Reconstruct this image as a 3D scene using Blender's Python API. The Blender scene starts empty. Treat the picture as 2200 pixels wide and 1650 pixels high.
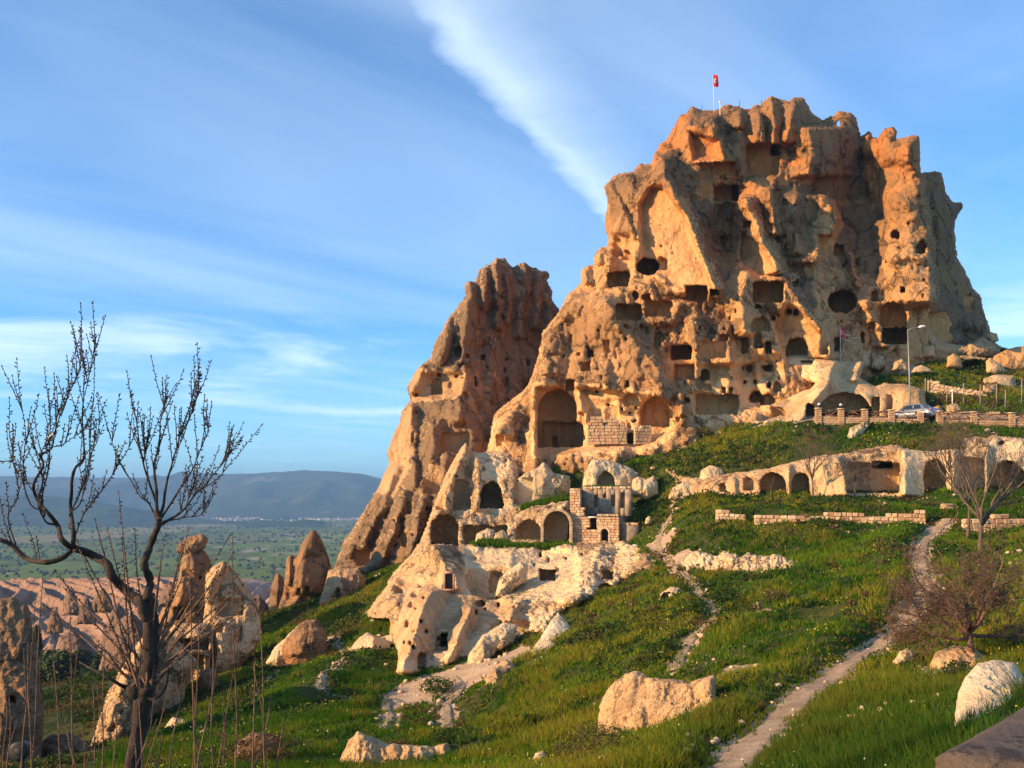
import bpy, bmesh, math, random
import numpy as np
from mathutils import Vector, Matrix, Quaternion

# ------------------------------------------------------------------ camera, sky, sun, exposure
F, CX, HY = 2000.0, 1100.0, 1070.0          # focal length, centre column and eye-level row of the photograph
scene = bpy.context.scene
COL = scene.collection
cam_d = bpy.data.cameras.new('camera')
cam = bpy.data.objects.new('camera', cam_d)
COL.objects.link(cam)
cam_d.sensor_width = 36.0
cam_d.lens = 36.0 * F / 2200.0
cam_d.shift_y = (HY - 825.0) / 2200.0
cam_d.clip_start = 0.1
cam_d.clip_end = 60000.0
cam.location = (0, 0, 0)
cam.rotation_euler = (math.radians(90), 0, 0)
scene.camera = cam

SUN_AZ = Vector((-0.925, -0.38, 0)).normalized()
SUN_EL = math.radians(19.0)
TO_SUN = Vector((SUN_AZ.x * math.cos(SUN_EL), SUN_AZ.y * math.cos(SUN_EL), math.sin(SUN_EL)))
sun_d = bpy.data.lights.new('sun', 'SUN')
sun_d.energy = 5.0
sun_d.angle = math.radians(0.55)
sun_d.color = (1.0, 0.645, 0.305)
sun = bpy.data.objects.new('sun', sun_d)
COL.objects.link(sun)
sun.rotation_euler = (-TO_SUN).to_track_quat('-Z', 'Y').to_euler()
sun.location = (-60, -20, 60)

world = bpy.data.worlds.new('World')
scene.world = world
world.use_nodes = True


class NT:
    """small helper to write node trees"""
    def __init__(self, tree):
        self.t = tree
        tree.nodes.clear()

    def n(self, kind, ins=None, **props):
        nd = self.t.nodes.new(kind)
        for k, v in props.items():
            setattr(nd, k, v)
        for k, v in (ins or {}).items():
            s = nd.inputs[k]
            if isinstance(v, bpy.types.NodeSocket):
                self.t.links.new(v, s)
            else:
                s.default_value = v
        return nd

    def m(self, op, a, b=0.0, c=0.0, clamp=False):
        return self.n('ShaderNodeMath', {0: a, 1: b, 2: c}, operation=op, use_clamp=clamp).outputs[0]

    def mix(self, f, a, b, blend='MIX'):
        nd = self.n('ShaderNodeMix', data_type='RGBA', blend_type=blend)
        for i, v in ((0, f), (6, a), (7, b)):
            if isinstance(v, bpy.types.NodeSocket):
                self.t.links.new(v, nd.inputs[i])
            else:
                nd.inputs[i].default_value = v if i == 0 else (tuple(v) + (1.0,))[:4]
        return nd.outputs[2]

    def ss(self, x, lo, hi, to0=0.0, to1=1.0):
        nd = self.n('ShaderNodeMapRange', {0: x, 1: lo, 2: hi, 3: to0, 4: to1}, interpolation_type='SMOOTHSTEP')
        return nd.outputs[0]

    def noise(self, vec, scale, detail=4.0, rough=0.55, dist=0.0):
        return self.n('ShaderNodeTexNoise', {'Vector': vec, 'Scale': scale, 'Detail': detail, 'Roughness': rough,
                                             'Distortion': dist}).outputs[0]

    def vscale(self, vec, s):
        return self.n('ShaderNodeVectorMath', {0: vec, 1: s}, operation='MULTIPLY').outputs[0]


def build_world():
    t = NT(world.node_tree)
    sky = t.n('ShaderNodeTexSky', sky_type='NISHITA', sun_disc=False)
    sky.sun_elevation = SUN_EL
    sky.sun_rotation = math.atan2(SUN_AZ.x, SUN_AZ.y)
    sky.altitude = 1200
    sky.air_density = 1.0
    sky.dust_density = 0.35
    sky.ozone_density = 2.2
    co = t.n('ShaderNodeTexCoord').outputs['Generated']
    xyz = t.n('ShaderNodeSeparateXYZ', {0: co})
    dz = t.m('MAXIMUM', xyz.outputs[2], 0.035)
    px = t.m('DIVIDE', xyz.outputs[0], dz)
    py = t.m('DIVIDE', xyz.outputs[1], dz)
    plane = t.n('ShaderNodeCombineXYZ', {0: px, 1: py, 2: 0.0}).outputs[0]
    # one long straight streak of high cloud with a crisp western edge
    wob = t.noise(plane, 3.2, 5, 0.6)
    s = t.m('SUBTRACT', px, t.m('MULTIPLY_ADD', py, 0.365, -0.93))
    s = t.m('ADD', s, t.m('MULTIPLY_ADD', wob, 0.16, -0.08))
    edge = t.ss(s, -0.015, 0.11)
    tail = t.m('POWER', 2.718, t.m('MULTIPLY', t.m('MAXIMUM', s, 0.0), -4.6))
    fade = t.ss(py, 4.6, 3.0)
    rag = t.ss(t.noise(plane, 1.7, 6, 0.62), 0.25, 0.75, 0.70, 1.0)
    streak = t.m('MULTIPLY', t.m('MULTIPLY', edge, t.m('MULTIPLY', tail, rag)), fade)
    veil = t.m('MULTIPLY', edge, t.m('MULTIPLY', t.ss(t.noise(plane, 0.55, 5, 0.6), 0.3, 0.8), 0.22))
    # faint brushed cirrus
    ang = t.n('ShaderNodeVectorRotate', {0: plane, 'Angle': math.radians(48)}, rotation_type='Z_AXIS').outputs[0]
    brush = t.noise(t.vscale(ang, (0.40, 0.14, 1.0)), 1.5, 5, 0.52, 0.6)
    cirrus = t.m('MULTIPLY', t.ss(brush, 0.40, 0.85), 0.40)
    # low flat banks near the horizon
    low = t.noise(t.vscale(co, (1.0, 1.0, 6.5)), 2.6, 6, 0.58, 0.4)
    lowm = t.m('MULTIPLY', t.ss(xyz.outputs[2], 0.03, 0.10), t.ss(xyz.outputs[2], 0.24, 0.13))
    bank = t.m('MULTIPLY', t.m('MULTIPLY', t.ss(low, 0.44, 0.66), lowm), 0.75)
    c1 = t.m('MAXIMUM', streak, t.m('MAXIMUM', veil, t.m('MAXIMUM', cirrus, bank)))
    tint = t.mix(1.0, sky.outputs[0], (0.60, 1.06, 1.40), 'MULTIPLY')
    cloud = t.mix(c1, tint, (6.4, 7.6, 8.8))
    bg = t.n('ShaderNodeBackground', {'Color': cloud, 'Strength': 0.106})
    out = t.n('ShaderNodeOutputWorld', {'Surface': bg.outputs[0]})


build_world()
scene.view_settings.view_transform = 'Standard'
scene.view_settings.look = 'None'
scene.view_settings.exposure = 0.82
scene.view_settings.gamma = 1.0
scene.view_settings.use_curve_mapping = False
scene.cycles.max_bounces = 6
scene.cycles.diffuse_bounces = 2
scene.cycles.volume_bounces = 0
scene.cycles.use_denoising = True
scene.cycles.use_adaptive_sampling = True
scene.cycles.adaptive_threshold = 0.02

# ------------------------------------------------------------------ helpers


def P(px, py, d):
    """a point seen at column px, row py of the photograph that stands d metres away"""
    return np.array([(px - CX) * d / F, d, (HY - py) * d / F])


_rng = np.random.RandomState(7)
_TAB = _rng.rand(32, 32, 32).astype(np.float32)


def noise3(p, seed=0):
    p = np.asarray(p, dtype=np.float64) + seed * 7.31
    i = np.floor(p).astype(np.int64)
    f = p - i
    f = f * f * (3 - 2 * f)
    i &= 31
    j = (i + 1) & 31
    x0, y0, z0 = i[..., 0], i[..., 1], i[..., 2]
    x1, y1, z1 = j[..., 0], j[..., 1], j[..., 2]
    fx, fy, fz = f[..., 0], f[..., 1], f[..., 2]
    T = _TAB
    a = T[x0, y0, z0] * (1 - fx) + T[x1, y0, z0] * fx
    b = T[x0, y1, z0] * (1 - fx) + T[x1, y1, z0] * fx
    c = T[x0, y0, z1] * (1 - fx) + T[x1, y0, z1] * fx
    d = T[x0, y1, z1] * (1 - fx) + T[x1, y1, z1] * fx
    a = a * (1 - fy) + b * fy
    c = c * (1 - fy) + d * fy
    return (a * (1 - fz) + c * fz) * 2 - 1


def fbm(p, octaves=4, gain=0.5, lac=2.03, seed=0, ridged=False):
    p = np.asarray(p, dtype=np.float64)
    s, amp, tot = 0.0, 1.0, 0.0
    for o in range(octaves):
        v = noise3(p, seed + o * 3)
        if ridged:
            v = 1 - 2 * np.abs(v)
        s = s + v * amp
        tot += amp
        amp *= gain
        p = p * lac
    return s / tot


def fbm2(x, y, octaves=4, seed=0, ridged=False, gain=0.5):
    return fbm(np.stack([x, y, np.full_like(x, 0.37)], -1), octaves, gain=gain, seed=seed, ridged=ridged)


def sm(x, a, b):
    t = np.clip((x - a) / (b - a), 0, 1)
    return t * t * (3 - 2 * t)


def tag(o, label=None, cat=None, group=None, kind=None):
    if label: o['label'] = label
    if cat: o['category'] = cat
    if group: o['group'] = group
    if kind: o['kind'] = kind
    return o


def empty(name, loc=(0, 0, 0), rz=0.0):
    o = bpy.data.objects.new(name, None)
    COL.objects.link(o)
    o.location = loc
    o.rotation_euler = (0, 0, rz)
    o.empty_display_size = 0.3
    return o


def make_mesh(name, verts, faces, smooth=True, attrs=None):
    """faces: (n,3) / (n,4) int array, or a list of such arrays"""
    me = bpy.data.meshes.new(name)
    verts = np.ascontiguousarray(verts, dtype=np.float32)
    if not isinstance(faces, (list, tuple)):
        faces = [faces]
    fl = [np.asarray(f, dtype=np.int32) for f in faces if len(f)]
    tot = np.concatenate([np.full(len(f), f.shape[1], np.int32) for f in fl])
    idx = np.concatenate([f.ravel() for f in fl])
    me.vertices.add(len(verts))
    me.vertices.foreach_set('co', verts.ravel())
    me.loops.add(len(idx))
    me.loops.foreach_set('vertex_index', idx)
    me.polygons.add(len(tot))
    st = np.zeros(len(tot), np.int32)
    st[1:] = np.cumsum(tot)[:-1]
    me.polygons.foreach_set('loop_start', st)
    me.polygons.foreach_set('loop_total', tot)
    for k, v in (attrs or {}).items():
        v = np.asarray(v, dtype=np.float32)
        if v.ndim == 1:
            a = me.attributes.new(k, 'FLOAT', 'POINT')
            a.data.foreach_set('value', v)
        else:
            a = me.attributes.new(k, 'FLOAT_COLOR', 'POINT')
            vv = np.ones((len(v), 4), np.float32)
            vv[:, :3] = v
            a.data.foreach_set('color', vv.ravel())
    me.update(calc_edges=True)
    me.validate()
    if smooth:
        me.polygons.foreach_set('use_smooth', np.ones(len(me.polygons), bool))
    return me


def add(name, me, mat=None, parent=None, loc=None):
    o = bpy.data.objects.new(name, me)
    COL.objects.link(o)
    if mat is not None and not me.materials:
        me.materials.append(mat)
    if parent is not None:
        o.parent = parent
    if loc is not None:
        o.location = loc
    return o


class MB:
    """collects boxes, prisms and tubes into one mesh"""
    def __init__(self):
        self.v, self.q, self.t, self.n = [], [], [], 0

    def raw(self, v, q=None, t=None):
        v = np.asarray(v, float)
        self.v.append(v)
        if q is not None and len(q): self.q.append(np.asarray(q, int) + self.n)
        if t is not None and len(t): self.t.append(np.asarray(t, int) + self.n)
        self.n += len(v)

    def box(self, c, s, rz=0.0, M=None):
        x, y, z = np.array(s) / 2.0
        v = np.array([[-x, -y, -z], [x, -y, -z], [x, y, -z], [-x, y, -z], [-x, -y, z], [x, -y, z], [x, y, z], [-x, y, z]])
        if M is not None: v = v @ np.array(M).T
        ca, sa = math.cos(rz), math.sin(rz)
        v = np.stack([v[:, 0] * ca - v[:, 1] * sa, v[:, 0] * sa + v[:, 1] * ca, v[:, 2]], -1) + np.array(c)
        self.raw(v, [[0, 3, 2, 1], [4, 5, 6, 7], [0, 1, 5, 4], [1, 2, 6, 5], [2, 3, 7, 6], [3, 0, 4, 7]])

    def bar(self, a, b, w, h):
        a, b = np.array(a, float), np.array(b, float)
        d = b - a
        L = np.linalg.norm(d)
        d /= L
        up = np.array([0, 0, 1.0]) if abs(d[2]) < 0.95 else np.array([1.0, 0, 0])
        s = np.cross(d, up); s /= np.linalg.norm(s)
        u = np.cross(s, d)
        v = []
        for e in (a, b):
            for i, j in ((-1, -1), (1, -1), (1, 1), (-1, 1)):
                v.append(e + s * i * w / 2 + u * j * h / 2)
        self.raw(v, [[0, 1, 2, 3], [7, 6, 5, 4], [0, 4, 5, 1], [1, 5, 6, 2], [2, 6, 7, 3], [3, 7, 4, 0]])

    def tube(self, pts, rad, n=6, cap=True):
        pts = np.asarray(pts, float)
        m = len(pts)
        rad = np.broadcast_to(np.asarray(rad, float), (m,))
        tan = np.gradient(pts, axis=0)
        tan /= np.linalg.norm(tan, axis=1)[:, None] + 1e-9
        ref = np.array([0, 0, 1.0]) if abs(tan[0][2]) < 0.9 else np.array([1.0, 0, 0])
        s = np.cross(tan, ref); s /= np.linalg.norm(s, axis=1)[:, None] + 1e-9
        u = np.cross(s, tan)
        a = np.linspace(0, 2 * math.pi, n, endpoint=False)
        ring = pts[:, None, :] + rad[:, None, None] * (s[:, None, :] * np.cos(a)[None, :, None] + u[:, None, :] * np.sin(a)[None, :, None])
        v = ring.reshape(-1, 3)
        q = []
        for i in range(m - 1):
            for k in range(n):
                k2 = (k + 1) % n
                q.append([i * n + k, i * n + k2, (i + 1) * n + k2, (i + 1) * n + k])
        t = []
        if cap:
            v = np.concatenate([v, pts[:1], pts[-1:]])
            c0, c1 = m * n, m * n + 1
            for k in range(n):
                k2 = (k + 1) % n
                t.append([c0, k2, k]); t.append([c1, (m - 1) * n + k, (m - 1) * n + k2])
        self.raw(v, q, t)

    def mesh(self, name, smooth=False, origin=None):
        v = np.concatenate(self.v)
        if origin is not None: v = v - np.array(origin)
        fs = []
        if self.q: fs.append(np.concatenate(self.q))
        if self.t: fs.append(np.concatenate(self.t))
        return make_mesh(name, v, fs, smooth)

    def build(self, name, mat, parent=None, smooth=False, origin=None, loc=None):
        return add(name, self.mesh(name, smooth, origin), mat, parent, loc)


# ------------------------------------------------------------------ materials
MAT = {}


def material(name):
    m = bpy.data.materials.new(name)
    m.use_nodes = True
    MAT[name] = m
    return m, NT(m.node_tree)


def plain(name, col, rough=0.8, var=0.12, scale=6.0, metal=0.0, bump=0.0):
    m, t = material(name)
    co = t.n('ShaderNodeTexCoord').outputs['Object']
    nz = t.noise(co, scale, 5, 0.6)
    dark = tuple(c * (1 - var * 2) for c in col)
    lite = tuple(min(1, c * (1 + var * 2)) for c in col)
    c = t.mix(t.ss(nz, 0.25, 0.75), dark, lite)
    b = t.n('ShaderNodeBsdfPrincipled', {'Base Color': c, 'Roughness': rough, 'Metallic': metal})
    if bump:
        bp = t.n('ShaderNodeBump', {'Height': nz, 'Strength': bump, 'Distance': 0.05})
        t.t.links.new(bp.outputs[0], b.inputs['Normal'])
    t.n('ShaderNodeOutputMaterial', {0: b.outputs[0]})
    return m


def rock_material(name, crust, tan, pale, crust_amt=0.5, scale=1.0, streak=0.5, bump=0.6, rust=None):
    """tuff: bare carved stone (attribute clean) and a weathered lichen crust elsewhere"""
    m, t = material(name)
    geo = t.n('ShaderNodeNewGeometry')
    pos = geo.outputs['Position']
    at = t.n('ShaderNodeAttribute', attribute_name='clean').outputs['Fac']
    ap = t.n('ShaderNodeAttribute', attribute_name='pale').outputs['Fac']
    big = t.noise(pos, 0.09 * scale, 3, 0.62, 0.6)
    mid = t.noise(pos, 0.55 * scale, 4, 0.68)
    fine = t.noise(pos, 3.6 * scale, 2, 0.7)
    spk = t.noise(pos, 9.0 * scale, 1, 0.7)
    vert = t.noise(t.vscale(pos, (1.1 * scale, 1.1 * scale, 0.13 * scale)), 1.0, 3, 0.65)
    # base stone colour
    c = t.mix(t.ss(t.m('ADD', t.m('MULTIPLY', mid, 0.6), t.m('MULTIPLY', big, 0.5)), 0.40, 0.72), tan, pale)
    c = t.mix(t.m('MULTIPLY', t.ss(vert, 0.42, 0.72), streak * 0.55), c, tuple(x * 0.62 for x in tan))
    if rust:    # the upper beds of the tuff are rusty
        zz = t.m('ADD', t.n('ShaderNodeSeparateXYZ', {0: pos}).outputs[2], t.m('MULTIPLY_ADD', big, 16.0, -8.0))
        c = t.mix(t.ss(zz, rust[0], rust[1]), c, t.mix(1.0, c, (0.76, 0.60, 0.48), 'MULTIPLY'))
    c = t.mix(ap, c, t.mix(t.ss(mid, 0.3, 0.7), pale, tuple(min(1, x * 1.18) for x in pale)))
    # crust
    cr = t.mix(t.ss(fine, 0.3, 0.7), crust, tuple(x * 1.7 for x in crust))
    cr = t.mix(t.ss(big, 0.35, 0.7), cr, tuple(a * 0.6 + b * 0.4 for a, b in zip(crust, tan)))
    k = t.m('ADD', t.m('ADD', t.m('MULTIPLY', big, 0.9), t.m('MULTIPLY', mid, 0.55)), t.m('MULTIPLY', spk, 0.45))
    k = t.m('ADD', k, t.m('MULTIPLY', at, -0.75))
    k = t.m('ADD', k, crust_amt - 0.5)
    f = t.ss(k, 0.84, 1.02)
    c = t.mix(t.m('MULTIPLY', f, 0.94), c, cr)
    c = t.mix(t.m('MULTIPLY', t.ss(spk, 0.60, 0.72), 0.35), c, tuple(x * 0.5 for x in crust))
    wp = t.n('ShaderNodeVectorMath', {0: t.vscale(pos, (0.20 * scale, 0.20 * scale, 0.095 * scale)), 1: t.n('ShaderNodeCombineXYZ', {0: t.m('MULTIPLY', mid, 0.9), 1: t.m('MULTIPLY', big, 0.8), 2: t.m('MULTIPLY', fine, 0.22)}).outputs[0]}, operation='ADD').outputs[0]
    ce = t.n('ShaderNodeTexVoronoi', {'Vector': wp, 'Scale': 1.0}, feature='DISTANCE_TO_EDGE').outputs[0]
    ck = t.m('MULTIPLY', t.ss(ce, 0.030, 0.006), t.m('SUBTRACT', 1.0, t.m('MULTIPLY', at, 0.6)))
    c = t.mix(t.m('MULTIPLY', ck, 0.55), c, tuple(x * 0.35 for x in crust))
    h = t.m('ADD', t.m('MULTIPLY', mid, 1.3), t.m('ADD', t.m('MULTIPLY', fine, 0.55), t.m('MULTIPLY', spk, 0.22)))
    h = t.m('ADD', h, t.m('MULTIPLY', vert, 0.8))
    pit = t.n('ShaderNodeTexVoronoi', {'Vector': pos, 'Scale': 1.5 * scale}, feature='F1').outputs[0]
    pitm = t.m('MULTIPLY', t.ss(pit, 0.30, 0.12), t.ss(mid, 0.5, 0.62))
    h = t.m('SUBTRACT', h, t.m('ADD', t.m('MULTIPLY', pitm, 0.9), t.m('MULTIPLY', ck, 0.8)))
    bp = t.n('ShaderNodeBump', {'Height': h, 'Strength': bump, 'Distance': 0.35 / scale})
    b = t.n('ShaderNodeBsdfPrincipled', {'Base Color': c, 'Roughness': 0.95, 'Normal': bp.outputs[0]})
    b.inputs['Specular IOR Level'].default_value = 0.15
    t.n('ShaderNodeOutputMaterial', {0: b.outputs[0]})
    return m


rock_material('castle_tuff', (0.125, 0.078, 0.045), (0.57, 0.290, 0.112), (0.72, 0.415, 0.190), 0.46, 1.0, 0.85, 0.75, (26.0, 42.0))
rock_material('spire_tuff', (0.095, 0.068, 0.046), (0.44, 0.255, 0.120), (0.56, 0.35, 0.175), 0.58, 1.0, 0.8, 0.75)
rock_material('pale_tuff', (0.17, 0.11, 0.065), (0.55, 0.325, 0.15), (0.70, 0.49, 0.27), 0.46, 1.0, 0.7, 0.8)
rock_material('white_tuff', (0.26, 0.175, 0.10), (0.58, 0.40, 0.21), (0.70, 0.54, 0.33), 0.36)
rock_material('brown_tuff', (0.115, 0.075, 0.046), (0.36, 0.185, 0.08), (0.48, 0.28, 0.135), 0.56, 1.3)
rock_material('pink_tuff', (0.12, 0.080, 0.058), (0.29, 0.165, 0.105), (0.42, 0.265, 0.175), 0.54, 0.4)
rock_material('near_tuff', (0.20, 0.12, 0.065), (0.54, 0.32, 0.145), (0.66, 0.46, 0.25), 0.42, 2.4)

rock_material('near_white', (0.30, 0.21, 0.12), (0.62, 0.46, 0.27), (0.74, 0.60, 0.40), 0.24, 2.6)

# ------------------------------------------------------------------ rock bodies


def poly_sdf(px, py, poly):
    poly = np.asarray(poly, float)
    d = np.full(px.shape, 1e18)
    inside = np.zeros(px.shape, bool)
    n = len(poly)
    for i in range(n):
        ax, ay = poly[i]
        bx, by = poly[(i + 1) % n]
        ex, ey = bx - ax, by - ay
        wx, wy = px - ax, py - ay
        h = np.clip((wx * ex + wy * ey) / (ex * ex + ey * ey + 1e-12), 0, 1)
        d = np.minimum(d, (wx - ex * h) ** 2 + (wy - ey * h) ** 2)
        if ay != by:
            c = ((ay > py) != (by > py)) & (px < (bx - ax) * (py - ay) / (by - ay) + ax)
            inside ^= c
    d = np.sqrt(d)
    return np.where(inside, -d, d)


def rbf(ctrl, px, py):
    c = np.asarray(ctrl, float)
    r = np.hypot(c[:, None, 0] - c[None, :, 0], c[:, None, 1] - c[None, :, 1])
    n = len(c)
    A = np.zeros((n + 3, n + 3))
    A[:n, :n] = -r - np.eye(n) * 4.0
    A[:n, n] = 1; A[:n, n + 1] = c[:, 0] / 1000; A[:n, n + 2] = c[:, 1] / 1000
    A[n:, :n] = A[:n, n:].T
    if n < 4:
        return np.full(px.shape, c[:, 2].mean())
    w = np.linalg.solve(A, np.concatenate([c[:, 2], [0, 0, 0]]))
    out = w[n] + w[n + 1] * px / 1000 + w[n + 2] * py / 1000
    for i in range(n):
        out = out - w[i] * np.hypot(px - c[i, 0], py - c[i, 1])
    return out


def ridge(px, py, spine, h, wl, wr, fade=30.0, sharp=1.0):
    """height (towards the viewer) of a buttress whose edge follows spine; its left flank is wl columns wide, its right flank wr"""
    s = np.asarray(spine, float)
    o = np.argsort(s[:, 1])
    s = s[o]
    xs = np.interp(py, s[:, 1], s[:, 0])
    d = px - xs
    t = np.where(d < 0, 1 + d / wl, 1 - d / wr)
    t = np.clip(t, 0, 1) ** sharp
    e = sm(py, s[0, 1] - fade, s[0, 1]) * (1 - sm(py, s[-1, 1], s[-1, 1] + fade))
    return h * t * e


def shape_sdf(kind, px, py, x0, y0, x1, y1):
    cx, cy, hx, hy = (x0 + x1) / 2, (y0 + y1) / 2, (x1 - x0) / 2, (y1 - y0) / 2
    if kind == 'r':
        r = min(hx, hy) * 0.18
        qx, qy = np.abs(px - cx) - hx + r, np.abs(py - cy) - hy + r
        return np.hypot(np.maximum(qx, 0), np.maximum(qy, 0)) + np.minimum(np.maximum(qx, qy), 0) - r
    if kind == 'a':     # arched top
        ry = min(hy * 1.1, hx * 1.1)
        ycap = y0 + ry
        top = np.hypot((px - cx) / hx, np.minimum(py - ycap, 0) / ry) - 1
        top = top * min(hx, ry)
        return np.maximum(top, py - y1)
    if kind == 'e':
        return (np.hypot((px - cx) / hx, (py - cy) / hy) - 1) * min(hx, hy)
    raise ValueError(kind)


def facets(x0, y0, step, shape, size, h, seed, aspect=1.7):
    """broken, flat-sided relief: the upper hull of many lopsided pyramids, creased where they meet"""
    ny, nx = shape
    out = np.zeros(shape)
    rng = np.random.RandomState(seed + 900)
    sy = size * aspect
    for cy in np.arange(y0 - sy, y0 + ny * step + sy, sy * 0.62):
        for cx in np.arange(x0 - size, x0 + nx * step + size, size * 0.62):
            a, b = cx + rng.uniform(-0.4, 0.4) * size, cy + rng.uniform(-0.4, 0.4) * sy
            wl, wr, wu, wd = size * rng.uniform(0.5, 1.5), size * rng.uniform(0.25, 0.9), sy * rng.uniform(0.4, 1.2), sy * rng.uniform(0.3, 0.9)
            hh, sk = h * rng.uniform(0.35, 1.0), rng.uniform(-0.35, 0.35)
            ext = max(wl, wr) + abs(sk) * max(wu, wd)
            i0, i1 = max(0, int((a - ext - x0) / step)), min(nx, int((a + ext - x0) / step) + 2)
            j0, j1 = max(0, int((b - wu - y0) / step)), min(ny, int((b + wd - y0) / step) + 2)
            if i1 <= i0 or j1 <= j0: continue
            dy = (y0 + np.arange(j0, j1) * step - b)[:, None]
            dx = (x0 + np.arange(i0, i1) * step - a)[None] + sk * dy
            t = 1 - np.maximum(np.where(dx < 0, -dx / wl, dx / wr), np.where(dy < 0, -dy / wu, dy / wd))
            v = out[j0:j1, i0:i1]
            np.maximum(v, hh * np.minimum(t * 1.6, 1.0), out=v)
    return out


def surface_nets(Fv):
    """Fv[k,j,i] < 0 inside; returns vertices in grid units (i,j,k) and quads"""
    ins = Fv < 0
    nk, nj, ni = Fv.shape
    cnt = np.zeros((nk - 1, nj - 1, ni - 1), np.uint8)
    for a in (0, 1):
        for b in (0, 1):
            for c in (0, 1):
                cnt += ins[a:nk - 1 + a, b:nj - 1 + b, c:ni - 1 + c]
    act = (cnt > 0) & (cnt < 8)
    kk, jj, ii = np.nonzero(act)
    n = len(kk)
    vid = np.full(act.shape, -1, np.int32)
    vid[kk, jj, ii] = np.arange(n)
    acc = np.zeros((n, 3), np.float32)
    num = np.zeros(n, np.float32)
    cor = [(a, b, c) for a in (0, 1) for b in (0, 1) for c in (0, 1)]
    val = {q: Fv[kk + q[0], jj + q[1], ii + q[2]] for q in cor}
    for q in cor:
        for ax in range(3):
            if q[ax] == 0:
                r = list(q); r[ax] = 1; r = tuple(r)
                f0, f1 = val[q], val[r]
                cr = (f0 < 0) != (f1 < 0)
                t = np.where(cr, f0 / np.where(cr, f0 - f1, 1), 0)
                p = np.zeros((n, 3), np.float32)
                p[:, 0] = q[2]; p[:, 1] = q[1]; p[:, 2] = q[0]
                p[:, 2 - ax] += t
                acc += p * cr[:, None]
                num += cr
    V = acc / num[:, None] + np.stack([ii, jj, kk], -1)
    quads = []
    # edges along i
    for ax in range(3):
        sl0 = [slice(None)] * 3; sl1 = [slice(None)] * 3
        sl0[ax] = slice(0, -1); sl1[ax] = slice(1, None)
        a, b = ins[tuple(sl0)], ins[tuple(sl1)]
        k, j, i = np.nonzero(a != b)
        o = [k, j, i]
        u, w = [x for x in range(3) if x != ax]
        ok = (o[u] > 0) & (o[w] > 0) & (o[u] < Fv.shape[u] - 1) & (o[w] < Fv.shape[w] - 1)
        o = [x[ok] for x in o]
        flip = a[o[0], o[1], o[2]]

        def cell(du, dw):
            q = [x.copy() for x in o]
            q[u] -= du; q[w] -= dw
            return vid[q[0], q[1], q[2]]
        c00, c10, c11, c01 = cell(1, 1), cell(0, 1), cell(0, 0), cell(1, 0)
        f = np.stack([c00, c10, c11, c01], -1)
        if ax == 1: flip = ~flip
        f[~flip] = f[~flip][:, ::-1]
        quads.append(f)
    return V, np.concatenate(quads)


def vnormals(v, q):
    a = v[q[:, 2]] - v[q[:, 0]]
    b = v[q[:, 3]] - v[q[:, 1]]
    n = np.cross(a, b)
    out = np.zeros_like(v)
    for c in range(4):
        for ax in range(3):
            out[:, ax] += np.bincount(q[:, c], n[:, ax], len(v))
    return out / (np.linalg.norm(out, axis=1)[:, None] + 1e-9)


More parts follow.
